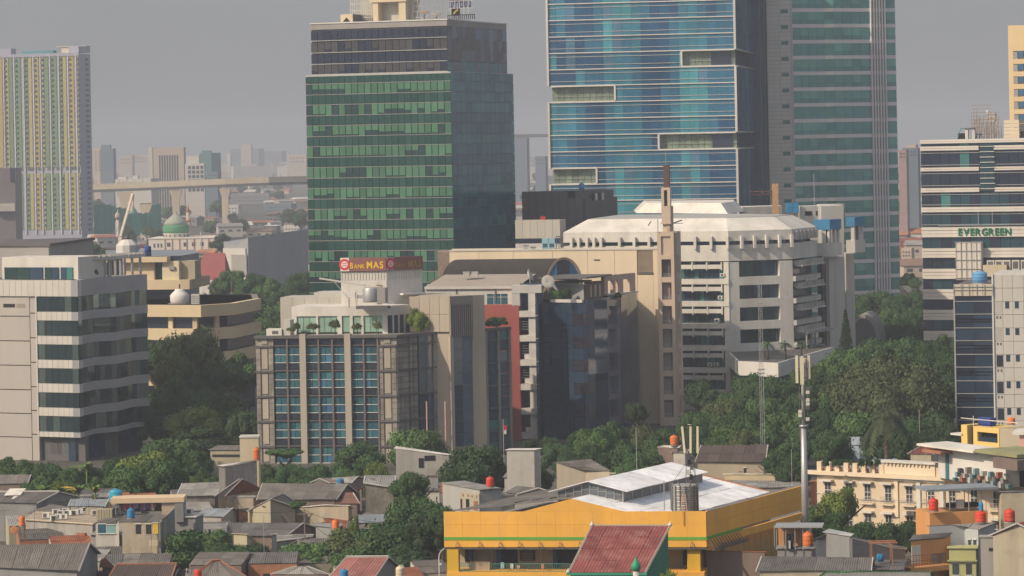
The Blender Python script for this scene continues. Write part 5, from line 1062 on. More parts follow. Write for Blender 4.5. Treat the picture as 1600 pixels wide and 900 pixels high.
def bldgs():
    W_ = mat('far_white', (.50, .49, .46), var=.05); P_ = mat('far_peach', (.46, .38, .31), var=.05); B_ = mat('far_blue_grey', (.13, .17, .22), var=.05); G_ = mat('far_grey', (.19, .19, .205), var=.05); T_ = mat('far_teal', (.07, .18, .18), var=.05); V_ = mat('far_beige', (.43, .37, .32), var=.05); wd = mat('far_window', (.06, .07, .10)); R_ = mat('far_red_roof', (.28, .10, .08), var=.15)
    far_block('distant cream and blue-grey apartment block just right of the striped slab', 146, 158, 231, 2900, P_, wins=(2, 8, 235, 268, .35, .5, wd, .1, .9))
    far_block('distant blue-grey glazed block with a cream roof room, right of the striped slab', 156, 181, 232, 2850, B_, side=177, wins=(5, 9, 236, 268, .7, .45, mat('far_blue_glass', (.10, .16, .24)), .05, .95), roofbits=[(157, 171, 226)])
    r, L, C, R, Z = far_block('distant tall beige office slab with eight dark vertical window slots above the viaduct', 232, 290, 230, 2400, V_, side=287, A=6)
    W = (C-L).length
    for i in range(8): a = walk(L, (C-L).normalized(), 248.6+i*3.95, 260); seg(r, 'window_slot', L, C, a, a+1.05, Z(325), Z(242), -.3, .15, wd)
    seg(r, 'edge_pier', L, C, -.2, 3, 0, Z(229), -1, .4, W_); 
    r, L, C, R, Z = far_block('distant white building with a grid of square dark windows right of the beige slab', 289, 321, 255, 2300, W_, side=319, A=8, roofbits=[(290, 310, 243)], wins=(4, 6, 258, 300, .7, .7, wd, .12, .98))
    far_block('distant teal block behind the white grid-windowed building', 312, 345, 239, 2900, T_, side=330, wins=(4, 5, 245, 275, .5, .3, B_, .1, .9), roofbits=[(314, 328, 235)])
    far_block('distant low cream building with a long window row right under the beige slab', 180, 236, 279, 2250, W_, wins=(8, 1, 284, 289, .6, .9, wd, .05, .95), roofbits=[(183, 196, 276), (206, 214, 274)])
    for (xl, xr, yt, dd, m, lab) in ((360, 404, 232, 6600, B_, 'long hazy blue-grey factory block near the horizon, left section'), (404, 440, 236, 6800, G_, 'long hazy grey factory block near the horizon, middle section'), (376, 392, 225, 6500, P_, 'small cream tower head above the hazy factory'), (449, 478, 241, 5200, P_, 'pale peach flat block just left of the green tower'), (354, 360, 240, 5800, W_, 'thin pale chimney left of the hazy factory'),
            (186, 206, 243, 5000, P_, 'tiny hazy peach block between the blue-grey block and the beige slab, left'), (208, 232, 241, 5200, V_, 'tiny hazy beige block touching the beige slab'), (324, 340, 268, 2450, B_, 'squat blue-grey block under the teal block'), (337, 352, 285, 2350, G_, 'squat grey block at the viaduct right of the white grid building'),
            (360, 420, 302, 2050, G_, 'long grey shed below the viaduct, upper one'), (413, 455, 318, 1850, B_, 'long blue-grey shed below the viaduct, lower one'), (355, 372, 320, 1900, W_, 'white low building beside the right viaduct pier'),
            (374, 412, 304, 1960, W_, 'white two-storey building under the viaduct with a pale band'), (430, 460, 330, 1700, G_, 'grey flat-roofed building left of the green tower base'),
            (803, 823, 215, 2700, B_, 'hazy blue-grey tower in the gap right of the green tower'), (823, 836, 262, 1900, G_, 'hazy grey low block in the gap between the two glass towers'), (836, 852, 244, 2600, B_, 'far faint bluish block beside the blue tower'), (803, 856, 275, 1400, P_, 'long pinkish block low in the gap between the two glass towers'),
            (1404, 1416, 234, 1500, mat('far_pink', (.30, .21, .23)), 'thin pinkish hazy slab right of the white-green tower'), (1410, 1434, 231, 1600, B_, 'hazy blue-grey tower right of the pinkish slab'), (1418, 1431, 226, 1650, P_, 'cream rooftop block behind the hazy blue-grey tower on the right'), (1431, 1440, 278, 1350, W_, 'narrow white block just left of the EVERGREEN block'),
            (1404, 1440, 318, 1180, W_, 'white flat building low in the right gap'), (1404, 1440, 334, 1080, R_, 'brick red roofed row in the right gap'), (1404, 1436, 350, 990, P_, 'cream house with small windows in the right gap, middle'), (1404, 1440, 372, 930, R_, 'dark red roofed house in the right gap'), (1408, 1424, 388, 850, P_, 'pale narrow house lowest in the right gap'), (1404, 1417, 310, 1260, P_, 'cream rooftop room in the right gap'),
            (443, 470, 352, 1350, W_, 'white stepped house with a green base left of the green tower'), (450, 478, 368, 1250, mat('far_leaf_green', (.15, .33, .12)), 'leaf green low house left of the green tower'), (463, 480, 340, 1320, G_, 'grey block touching the green tower, left side')):
        dy = -tang((xl+xr)/2, yt)[1]*F
        if dy > 38: dd = F*(HCAM-random.uniform(7, 11))/dy
        far_block(lab, xl, xr, yt, dd, m, wins=(max(2, int((xr-xl)/5)), 2, yt+3, yt+14, .5, .4, wd, .08, .92) if (xr-xl) > 11 and yt > 225 else None)
bldgs()
def mosque_far():
    W_ = mat('mosque_white', (.68, .64, .58), var=.05); or_ = mat('mosque_orange_trim', (.48, .22, .12)); wd = mat('far_window', (.06, .07, .10)); gd = mat('dome_green', (.07, .23, .12), var=.1); gg = mat('dome_grey', (.30, .33, .28), var=.1)
    d = 1480; L, C, R, B = corner(232, 335, 338, 385, d, 3); Z = lambda y: zp(335, y, C); u = (C-L).normalized(); W = (C-L).length; T = lambda px: walk(L, u, px, 385)
    r = thing('mosque', 'white mosque with a green-edged grey dome and orange trim in the middle distance', 'mosque', (*C, 0)); B = L+Vector((0, 30)); R = C+Vector((0, 30))
    prism(r, 'wall', [L, C, R, B], 0, Z(372), W_); seg(r, 'roof_parapet', L, C, -.3, W+.3, Z(372), Z(370.5), -30, .3, W_)
    for i in range(8): seg(r, 'orange_pilaster', L, C, T(257+i*11.4), T(257+i*11.4)+.35, 0, Z(372), 0, .3, or_)
    for px in (261, 287, 300, 313, 326): seg(r, 'window', L, C, T(px), T(px+5), Z(384), Z(378), 0, .15, wd)
    for px in (240, 246, 251): seg(r, 'lancet_window', L, C, T(px), T(px+2.2), Z(385), Z(379), 0, .15, wd)
    for px in (286, 299, 312): seg(r, 'arch_opening', L, C, T(px), T(px+7), Z(402), Z(395), 0, .15, wd); lathe('arch_head', [(1.0, -.1), (1.0, .1)], wd, r, (*(L+u*(T(px)+1.03)), Z(395)), 12)
    c = V2(at(275, 350, d+14)); z0 = zp(275, 371, c); k = d/F
    lathe('drum', [(20*k, z0), (20*k, z0+6*k), (21*k, z0+7*k)], W_, r, (*c, 0), 24)
    for i in range(16): a = 2*math.pi*i/16; p = c+Vector((math.cos(a), math.sin(a)))*20.05*k; seg(r, 'drum_window', p, p+Vector((1, 0)), -.25, .25, z0+1.5*k, z0+5*k, -.2, .2, wd)
    zd = z0+7*k
    lathe('dome_base', [(20.5*k, zd), (21.4*k, zd+4*k), (21*k, zd+9*k), (19.8*k, zd+13*k)], gd, r, (*c, 0), 28)
    lathe('dome', [(19.82*k, zd+12.8*k), (17.2*k, zd+18*k), (13*k, zd+22.5*k), (8*k, zd+26.5*k), (3*k, zd+30*k), (.6*k, zd+34*k), (.3*k, zd+38*k)], gg, r, (*c, 0), 28)
    q = V2(at(294, 350, d+30)); mn = thing('minaret', 'slender peach minaret beside the green-edged dome', 'minaret', (*q, 0)); z = lambda y: zp(294, y, q); PE = mat('far_peach', (1, 1, 1))
    lathe('shaft', [(4*k, 0), (4*k, z(345)), (3.2*k, z(345)), (3*k, z(331))], PE, mn, (*q, 0), 10); lathe('balcony', [(5*k, z(346)), (5*k, z(343))], or_, mn, (*q, 0), 10); lathe('cap', [(3.6*k, z(331)), (1.5*k, z(324)), (.2*k, z(318))], or_, mn, (*q, 0), 10)
    q = V2(at(314, 380, d-6)); bars('pole', [((*q, 0), (*q, zp(334, 362, q)))], .2, WHITE2, r)
    # small round turret in front of the nets
    q = V2(at(184, 340, 1560)); t = thing('small_dome', 'small pale onion dome on a pillar in front of the green nets', 'dome', (*q, 0)); z = lambda y: zp(184, y, q); kk = 1560/F
    lathe('pillar', [(2.5*kk, 0), (2.5*kk, z(342))], PALE, t, (*q, 0), 10); lathe('dome', [(4*kk, z(342)), (4.6*kk, z(338)), (3.5*kk, z(334)), (1*kk, z(331)), (.3*kk, z(327))], mat('far_peach', (1, 1, 1)), t, (*q, 0), 12); bars('stay', [((q.x-1, q.y, 0), (q.x-1, q.y, z(345))), ((q.x+1, q.y, 0), (q.x+1, q.y, z(345)))], .3, PALE, t)
    # teal dome among nets
    q = V2(at(209, 350, 1850)); t = thing('small_dome', 'pointed teal-green dome of a little prayer hall among green nets', 'dome', (*q, 0)); z = lambda y: zp(209, y, q); kk = 1850/F
    lathe('drum', [(7*kk, 0), (7*kk, z(336))], mat('net_green', (.04, .30, .22), var=.15, vs=.4), t, (*q, 0), 16); lathe('dome', [(7*kk, z(336)), (6.4*kk, z(332)), (4*kk, z(328)), (1*kk, z(323)), (.3*kk, z(318))], mat('dome_teal', (.10, .28, .24)), t, (*q, 0), 16)
mosque_far()
def viaduct():
    m = mat('viaduct_concrete', (.56, .48, .37), var=.06, streak=.06); r = thing('viaduct', 'long pale elevated railway viaduct crossing the left background', 'viaduct', (*V2(at(275, 290, 2150)), 0))
    P = [(100, 290, 2140), (147, 287.5, 2140), (215, 285, 2138), (275, 282.5, 2136), (352, 279, 2134), (420, 276.5, 2136), (460, 275.5, 2146), (490, 275, 2160)]
    pts = [at(px, py, d) for px, py, d in P]
    for i in range(len(pts)-1):
        a, b = pts[i], pts[i+1]; zt = (a.z+b.z)/2; k = a.y/F
        u = Vector((b.x-a.x, b.y-a.y, 0)); ln = u.length
        for (name, o0, o1, za, zb, mm) in (('parapet', -.3, 0, -3.8, .0, m), ('deck', -9, -.1, -5.2, -2.6, DGREY), ('girder', -3, -.6, -5.6, -3.6, GREY)):
            q0, q1 = V2(a), V2(b); un = (q1-q0).normalized(); n = Vector((un.y, -un.x))
            v = []
            for q, zz in ((q0, a.z), (q1, b.z)):
                for o in (o0, o1):
                    for dz in (za, zb): w_ = q+n*o; v.append((w_.x, w_.y, zz+dz))
            mesh(name, v, [(0, 1, 3, 2), (4, 6, 7, 5), (0, 4, 5, 1), (2, 3, 7, 6), (0, 2, 6, 4), (1, 5, 7, 3)], mm, r)
    for px, yt, dd, w0 in ((195, 300, 2141, 3), (275, 297, 2139, 2.4), (352, 294, 2137, 2.2)):
        q = V2(at(px, 310, dd)); z = zp(px, yt, q); 
        v = [(q.x-w0, q.y-1.5, 0), (q.x+w0, q.y-1.5, 0), (q.x+w0, q.y+1.5, 0), (q.x-w0, q.y+1.5, 0), (q.x-w0, q.y-1.5, z-6), (q.x+w0, q.y-1.5, z-6), (q.x+w0, q.y+1.5, z-6), (q.x-w0, q.y+1.5, z-6), (q.x-w0*1.8, q.y-2, z), (q.x+w0*1.8, q.y-2, z), (q.x+w0*1.8, q.y+2, z), (q.x-w0*1.8, q.y+2, z)]
        f = [(0, 1, 5, 4), (1, 2, 6, 5), (2, 3, 7, 6), (3, 0, 4, 7), (4, 5, 9, 8), (5, 6, 10, 9), (6, 7, 11, 10), (7, 4, 8, 11), (8, 9, 10, 11)]
        mesh('pier', v, f, m, r)
    for i in range(26):
        q = at(150+i*12, 287.6-i*.46, 2137); bars('catenary_post', [((q.x, q.y+2, q.z-1), (q.x, q.y+2, q.z+2.6))], .14, GREY, r)
    # free-standing pier head under construction
    q = V2(at(228, 335, 1900)); ph = thing('bridge_pier', 'flared pale bridge pier under construction rising out of green nets', 'bridge pier', (*q, 0)); z = lambda y: zp(228, y, q); k = 1900/F
    v = []; 
    for hw, zz in ((5*k, 0), (5*k, z(334)), (10*k, z(321)), (10*k, z(319))): v += [(q.x-hw, q.y-2, zz), (q.x+hw, q.y-2, zz), (q.x+hw, q.y+2, zz), (q.x-hw, q.y+2, zz)]
    f = [(4*j+i, 4*j+(i+1) % 4, 4*j+4+(i+1) % 4, 4*j+4+i) for j in range(3) for i in range(4)]+[(12, 13, 14, 15)]
    mesh('pier_head', v, f, m, ph); seg(ph, 'formwork', q, q+Vector((1, 0)), -3, 3, z(319), z(317.5), -2, 2, RUST)
    net = mat('net_green', (1, 1, 1))
    for i, (a, b, yt, yb, dd) in enumerate(((147, 174, 320, 372, 1820), (174, 182, 322, 372, 1830), (194, 222, 334, 372, 1780), (217, 250, 333, 366, 1790), (168, 200, 326, 350, 1860), (238, 252, 320, 345, 1900))):
        q, q1 = V2(at(a, 340, dd)), V2(at(b, 340, dd+8)); nt_ = thing('construction_net', ('green safety net screen beside the striped apartment slab', 'narrow green safety net between the wide screen and the onion dome', 'green safety net under the teal dome', 'bright green net screen around the flared pier', 'green net screen behind the onion dome', 'small green net at the right end of the works')[i], 'safety net', (*q, 0)); w_ = (q1-q).length; n = max(2, int(w_/3)); z1 = zp(a, yt, q)
        for j in range(n):
            seg(nt_, 'net_panel', q, q1, j*w_/n, (j+1)*w_/n-.05, 0, z1+random.uniform(-.6, .3), -.3-(j % 2)*.25, 0-(j % 2)*.25, net)
        bars('scaffold_tube', [((*(q+(q1-q)*t), 0), (*(q+(q1-q)*t), z1+.8)) for t in (0, .33, .66, 1)], .12, DGREY, nt_)
    q = V2(at(188, 370, 1500)); t = V2(at(207, 303, 1520)); cr = thing('crane', 'pale crane boom leaning to the right over the green nets', 'crane', (*q, 0)); zq, zt_ = zp(188, 370, q), zp(207, 303, t)
    bars('boom', [((*q, zq), (t.x, t.y, zt_), .75), ((t.x, t.y, zt_), (t.x-.8, t.y, zp(202, 330, t)), 1.1), ((*q, zq-3), (*q, zq), 1.2)], .5, mat('crane_cream', (.62, .52, .42)), cr); bars('cable', [((q.x-3, q.y, zq), (t.x, t.y, zt_))], .12, DGREY, cr); seg(cr, 'crane_cab', q, q+Vector((1, 0)), -2.5, 2, 0, zq, -3, 0, DGREY)
    # far right viaduct strip
    q, q1 = at(800, 210, 3000), at(858, 208.5, 3100); v = thing('viaduct', 'faint far-off pale bridge deck in the gap between the glass towers', 'viaduct', (q.x, q.y, 0)); p, p1 = V2(q), V2(q1)
    seg(v, 'deck', p, p1, -4, (p1-p).length+8, q.z-3, q.z, -8, 0, mat('far_peach', (1, 1, 1)))
    for t_ in (5, 30): seg(v, 'pier', p, p1, t_, t_+3, 0, q.z-3, -6, -2, GREY)
    q, q1 = at(1400, 205+6, 3200), at(1440, 210, 3200)
viaduct()
def warehouse():
    gm = mat('warehouse_grey', (.30, .31, .33), var=.06, streak=.08); wm = mat('far_white', (1, 1, 1))
    d = 1130; L, C, R, B = corner(350, 388, 482, 400, d, 38); Z = lambda y: zp(388, y, C); u = (C-L).normalized(); W = (C-L).length; D = (R-C).length
    r = thing('warehouse', 'big plain grey warehouse with a white lattice-screened gable front', 'warehouse', (*C, 0))
    v = [(*L, 0), (*C, 0), (*R, 0), (*B, 0), (*L, Z(378)), (*C, Z(371)), (*R, Z(371)+2.0), (*B, Z(378)+2), (*((L+C)/2), Z(383))]
    mesh('wall', v, [(0, 1, 5, 8, 4), (1, 2, 6, 5), (2, 3, 7, 6), (3, 0, 4, 7)], gm, r); mesh('roof', v, [(4, 8, 5, 6, 7)], gm, r)
    seg(r, 'white_front', L, C, 0, W*.92, 0, Z(388), 0, .5, wm)
    ca, cb = V2(at(363, 400, d)), None
    t0, t1 = walk(L, u, 363, 400), walk(L, u, 387, 400); n = Vector((u.y, -u.x))*.6
    seg(r, 'screen_back', L, C, t0, t1, Z(432), Z(398), .3, .55, DGREY); lat = []
    for i in range(12):
        z0 = Z(432)+(Z(398)-Z(432))*i/12; z1 = Z(432)+(Z(398)-Z(432))*(i+1)/12
        for j in range(5):
            a, b = L+u*(t0+(t1-t0)*j/5)+n, L+u*(t0+(t1-t0)*(j+1)/5)+n
            lat += [((*a, z0), (*b, z1)), ((*a, z1), (*b, z0))]
    bars('lattice', lat, .16, wm, r)
    # red roof between
    q, q1 = V2(at(300, 430, 1010)), V2(at(352, 430, 1000)); h = thing('house', 'dark red tiled roof between the mosque and the grey warehouse', 'house', (*q, 0)); z = lambda y: zp(330, y, q)
    mesh('roof', [(*q, z(436)), (*q1, z(436)), (*(q1+Vector((-1, 12))), z(406)+2), (*(q+Vector((3, 12))), z(406)+2), (*(q1+Vector((0, 24))), z(436)), (*(q+Vector((0, 24))), z(436))], [(0, 1, 2, 3), (3, 2, 4, 5), (1, 4, 2), (0, 3, 5)], mat('wine_roof', (.22, .065, .065), var=.12, vs=.3), h); prism(h, 'wall', [q, q1, q1+Vector((0, 24)), q+Vector((0, 24))], 0, z(436.5), W if False else PALE)
warehouse()
# ------------------------------------------------------------------ far filler houses
def filler():
    roofs = [mat('far_red_roof', (1, 1, 1)), mat('far_brown_roof', (.20, .13, .10), var=.2), mat('far_grey_roof', (.26, .25, .25), var=.2), mat('far_white', (1, 1, 1)), mat('far_orange_roof', (.38, .17, .09), var=.2)]
    walls = [mat('far_white', (1, 1, 1)), mat('far_peach', (1, 1, 1)), mat('far_beige', (1, 1, 1)), mat('far_grey', (1, 1, 1))]
    def h(px, d, lab, grp):
        a = tang(px, 300)[0]; w_ = random.uniform(7, 15); l = random.uniform(7, 12); z = random.uniform(3, 7); q = Vector((a*d, d)); rz = random.uniform(-.5, .5)
        r = thing('house', lab, 'house', (*q, 0), grp, rz)
        u = Vector((math.cos(rz), math.sin(rz))); v = Vector((-u.y, u.x)); p = [q-u*w_/2, q+u*w_/2, q+u*w_/2+v*l, q-u*w_/2+v*l]
        # children use local coords of rotated root
        me = bpy.data.meshes.new('wall'); c = [(-w_/2, 0), (w_/2, 0), (w_/2, l), (-w_/2, l)]
        me.from_pydata([(x, y, 0) for x, y in c]+[(x, y, z) for x, y in c], [], [(0, 1, 5, 4), (1, 2, 6, 5), (2, 3, 7, 6), (3, 0, 4, 7), (4, 5, 6, 7)]); me.materials.append(random.choice(walls)); link('wall', me, r)
        k = random.random(); me = bpy.data.meshes.new('roof'); hr = random.uniform(1.2, 2.6); e = .5
        if k < .7: me.from_pydata([(-w_/2-e, -e, z), (w_/2+e, -e, z), (w_/2+e, l+e, z), (-w_/2-e, l+e, z), (-w_/2, l/2, z+hr), (w_/2, l/2, z+hr)], [], [(0, 1, 5, 4), (2, 3, 4, 5), (0, 4, 3), (1, 2, 5), (3, 2, 1, 0)])
        else: me.from_pydata([(-w_/2-e, -e, z+.05), (w_/2+e, -e, z+.05), (w_/2+e, l+e, z+.5), (-w_/2-e, l+e, z+.5)], [], [(0, 1, 2, 3)])
        rm = random.choice(roofs); me.materials.append(rm); link('roof', me, r)
        r['label'] = lab.replace('hazy', 'hazy %s-roofed' % rm.name.split('_')[1]).replace('in the far quarter around the viaduct, left of the green tower', 'in the far quarter %s, %s' % ('left of the mosque' if px < 230 else 'around the mosque' if px < 340 else 'between mosque and green tower' if px < 410 else 'beside the green tower', 'near row' if d < 1700 else 'by the viaduct' if d < 2400 else 'beyond the viaduct'))
        if d < 2300: 
            for i in range(3): link('window', unitbox(mat('far_window', (1, 1, 1))), r, (-w_/2+w_*(i+.5)/3, 0, z*.6), 0, (w_*.16, .1, 1.2))
    for i in range(150): h(random.uniform(140, 480), 1150*(5.5/1.15)**(random.random()**1.3), 'hazy low-rise house in the far quarter around the viaduct, left of the green tower', 'far houses left of the green tower')
    for i in range(34): h(random.uniform(802, 856), random.uniform(1400, 4200), 'hazy low-rise house in the far gap between the two glass towers', 'far houses between the glass towers')
    for i in range(30): h(random.uniform(1400, 1440), random.uniform(1050, 3800), 'hazy low-rise house in the far gap left of the EVERGREEN block', 'far houses in the right gap')
    # far taller blocks scattered along the horizon
    for i in range(30):
        px = random.choice([random.uniform(140, 480), random.uniform(140, 480), random.uniform(803, 856), random.uniform(1402, 1440)]); d = random.uniform(4800, 8400); a = tang(px, 230)[0]; w_ = random.uniform(20, 70); z = random.uniform(8, 24); q = Vector((a*d, d))
        r = thing('distant_building', 'faint hazy mid-rise block along the horizon', 'building', (*q, 0), 'faint blocks along the horizon'); link('wall', unitbox(random.choice(walls)), r, (0, 10, z/2), random.uniform(-.4, .4), (w_, 20, z)); link('rooftop_room', unitbox(random.choice(walls)), r, (random.uniform(-w_/4, w_/4), 10, z+1.5), 0, (w_*.3, 10, 3))
filler()
# ------------------------------------------------------------------ foliage
def leafmat(name, col):
    m = mat(name, col, rough=.75, var=.42, vs=.22, spec=.2); return m
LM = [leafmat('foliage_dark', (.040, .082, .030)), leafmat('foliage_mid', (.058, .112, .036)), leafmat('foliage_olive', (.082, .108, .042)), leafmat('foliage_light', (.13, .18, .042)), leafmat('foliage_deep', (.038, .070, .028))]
BARK = mat('bark', (.11, .085, .065), var=.3, vs=2)
def crown_mesh(name, m, seed, K=26, n=300, shape='dome', leaf=.05, core=True):
    r = np.random.default_rng(seed); V = []; Fc = []; off = 0
    C = []; RR = []
    for k in range(K):
        th = r.uniform(0, 2*np.pi); ph = np.arccos(r.uniform(-.35, 1)); rad = r.uniform(.45, .74)
        C.append([rad*np.sin(ph)*np.cos(th), rad*np.sin(ph)*np.sin(th), .40+.42*rad/.74*np.cos(ph)]); RR.append(r.uniform(.17, .34))
    if shape == 'flat':
        for c in C: c[2] = .55+(c[2]-.4)*.45
    C.append([0, 0, .4]); RR.append(.5)
    C = np.array(C); RR = np.array(RR)
    # opaque rough cores
    nu, nv = 10, 6
    for c, rr in (zip(C, RR) if core else ()):
        g = []
        for j in range(nv+1):
            for i in range(nu):
                a = np.pi*j/nv; b = 2*np.pi*i/nu; q = rr*.78*(1+r.uniform(-.18, .12)); g.append([c[0]+q*np.sin(a)*np.cos(b), c[1]+q*np.sin(a)*np.sin(b), c[2]+q*.72*np.cos(a)])
        V.append(np.array(g))
        for j in range(nv):
            for i in range(nu):
                k2 = (i+1) % nu; Fc.append([off+j*nu+i, off+(j+1)*nu+i, off+(j+1)*nu+k2, off+j*nu+k2])
        off += len(g)
    for c, rr in zip(C, RR):
        nn = int(n*(rr/.26)**2); d = r.normal(size=(nn, 3)); d /= np.linalg.norm(d, axis=1)[:, None]; d[:, 2] = np.abs(d[:, 2])*.9+.1*d[:, 2]-.25*(r.random(nn) < .4); d /= np.linalg.norm(d, axis=1)[:, None]
        p = c+d*(rr*(r.uniform(.72, 1.14, nn)+(r.random(nn) < .1)*r.uniform(.05, .35, nn)))[:, None]*np.array([1, 1, .75])
        nrm = d+r.normal(size=(nn, 3))*.45; nrm /= np.linalg.norm(nrm, axis=1)[:, None]
        t = np.cross(nrm, r.normal(size=(nn, 3))); t /= np.linalg.norm(t, axis=1)[:, None]; b = np.cross(nrm, t); s = (leaf*r.uniform(.5, 1.15, nn))[:, None]
        q = np.stack([p-t*s, p+b*s*.6, p+t*s, p-b*s*.6], 1).reshape(-1, 3); V.append(q)
        Fc += [[off+4*i, off+4*i+1, off+4*i+2, off+4*i+3] for i in range(nn)]; off += 4*nn
    V = np.concatenate(V); V[:, 2] = np.clip(V[:, 2], -.05, None); V[:, 2] /= V[:, 2].max(); V[:, :2] /= np.percentile(np.abs(V[:, :2]), 99)
    me = bpy.data.meshes.new(name); me.from_pydata(V.tolist(), [], Fc); me.materials.append(m); return me
CROWNS = {}
for i, m in enumerate(LM):
    CROWNS[i] = [crown_mesh('crown_%d' % j, m, 10*i+j, K=24+6*j, n=300, leaf=.042) for j in range(2)]
OLIVE = crown_mesh('olive_crown', leafmat('foliage_olive_dull', (.068, .088, .040)), 55, K=44, n=620, leaf=.024)
SPARSE = [crown_mesh('sparse_crown', LM[3], 99, K=15, n=130, leaf=.07), crown_mesh('sparse_crown_b', LM[2], 98, K=8, n=70, leaf=.085, core=False)]
FLAT = crown_mesh('flat_crown', LM[1], 77, K=20, n=260, shape='flat', leaf=.05)
def trunk_mesh(seed):
    r = random.Random(seed); v = []; f = []
    def limb(a, b, r0, r1, k=6):
        a, b = Vector(a), Vector(b); d = (b-a).normalized(); s = d.cross(Vector((.3, .9, .1))).normalized(); t = d.cross(s); i0 = len(v)
        for q, rr in ((a, r0), (b, r1)):
            for i in range(k): an = 2*math.pi*i/k; v.append(q+s*rr*math.cos(an)+t*rr*math.sin(an))
        f.extend([(i0+i, i0+(i+1) % k, i0+k+(i+1) % k, i0+k+i) for i in range(k)])
    limb((0, 0, 0), (.02, .01, .55), .045, .03)
    for i in range(5): an = i*1.26+r.random(); limb((.01, .01, .4+.03*i), (.35*math.cos(an), .35*math.sin(an), .8), .022, .008)
    me = bpy.data.meshes.new('trunk'); me.from_pydata([tuple(p) for p in v], [], f); me.materials.append(BARK); return me
TRUNKS = [trunk_mesh(i) for i in range(3)]
def tree(px, yt, wpx, d, kind, label, group=None, name='tree', squash=1.0, mesh_=None, low=.12, cat='tree'):
    p = at(px, yt, d); h = p.z; rx = wpx*d/F/2
    ch = min(h*(1-low), rx*2.1*squash) if low > .02 else h
    t = thing(name, label, cat, (p.x, d+rx*.3, 0), group, random.uniform(0, 6.28))
    me = mesh_ or random.choice(CROWNS[kind]); z0 = h-ch
    link('crown', me, t, (0, 0, z0), random.uniform(0, 6.28), (rx*1.06, rx*1.06, ch))
    if z0 > .5: link('trunk', random.choice(TRUNKS), t, (0, 0, 0), 0, (h*.9, h*.9, h*.95))
    if h-ch > h*.3: pass
    return t
def zl(px, yt, k, ed, names, rows, what='tree'):
    z = names[sum(px > e for e in ed)]; r = sum(yt > e for e in rows); n = len(rows)
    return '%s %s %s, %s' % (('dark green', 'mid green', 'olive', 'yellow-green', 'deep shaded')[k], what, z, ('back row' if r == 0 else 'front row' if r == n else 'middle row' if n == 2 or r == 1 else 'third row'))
TR = 'trees between the left office block and the stone block'  # lighter leaf colours picked in this shaded gap to stand for sunlight
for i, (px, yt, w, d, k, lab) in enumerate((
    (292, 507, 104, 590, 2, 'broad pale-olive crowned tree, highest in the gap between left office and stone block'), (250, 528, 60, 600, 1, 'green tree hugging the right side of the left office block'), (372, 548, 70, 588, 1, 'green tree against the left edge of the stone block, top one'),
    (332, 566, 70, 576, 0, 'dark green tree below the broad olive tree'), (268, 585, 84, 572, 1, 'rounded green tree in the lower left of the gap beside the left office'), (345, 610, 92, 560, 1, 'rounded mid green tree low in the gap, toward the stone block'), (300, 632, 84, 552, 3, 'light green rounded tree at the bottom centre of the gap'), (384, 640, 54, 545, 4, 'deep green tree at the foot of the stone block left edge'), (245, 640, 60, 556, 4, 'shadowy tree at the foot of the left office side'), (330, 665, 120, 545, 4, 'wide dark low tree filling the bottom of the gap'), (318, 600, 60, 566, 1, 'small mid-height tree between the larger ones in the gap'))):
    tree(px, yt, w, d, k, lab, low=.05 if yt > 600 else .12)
# behind, left of green tower
for px, yt, w, d, k in ((345, 432, 34, 860, 0), (362, 420, 40, 850, 1), (385, 436, 40, 840, 0), (400, 424, 44, 845, 0), (425, 432, 46, 835, 1), (450, 440, 40, 830, 0), (470, 424, 44, 850, 0), (340, 455, 50, 800, 1), (375, 452, 60, 800, 1), (410, 455, 60, 795, 0), (445, 462, 60, 790, 1), (330, 470, 46, 785, 0), (425, 480, 60, 770, 1), (478, 455, 40, 790, 0), (395, 475, 60, 775, 0)):
    tree(px, yt, w, d, k, zl(px, yt, k, (372, 408, 440), ('right behind the sand-coloured building', 'below the grey warehouse, left part', 'below the grey warehouse, right part', 'at the left foot of the green tower'), (436, 458)), 'trees left of the green tower', low=.05)
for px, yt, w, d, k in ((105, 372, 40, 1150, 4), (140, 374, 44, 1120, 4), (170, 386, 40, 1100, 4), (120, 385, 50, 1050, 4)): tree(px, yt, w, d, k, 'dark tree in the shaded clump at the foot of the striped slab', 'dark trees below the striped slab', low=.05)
for i in range(90):
    px = random.choice([random.uniform(146, 478)]*6+[random.uniform(804, 855), random.uniform(1402, 1440)]); d = random.uniform(1250, 4200); a, _ = tang(px, 300); z = random.uniform(9, 17); py = HOR+F*(HCAM-z)/d+(800-px)*.0192
    tree(px, py, random.uniform(14, 30)*d/F*1.0/(d/F)*1400/d*1.3, d, random.choice([0, 4, 1]), zl(px, d, 4, (230, 340, 410, 600, 1000), ('left of the mosque', 'around the mosque', 'between mosque and green tower', 'left of the green tower foot', 'in the gap between the glass towers', 'in the gap left of EVERGREEN'), (1700, 2500)).replace('deep shaded', 'far hazy').replace('back', 'NR').replace('front', 'most distant').replace('NR', 'nearest'), 'far trees among the low houses', low=.05)
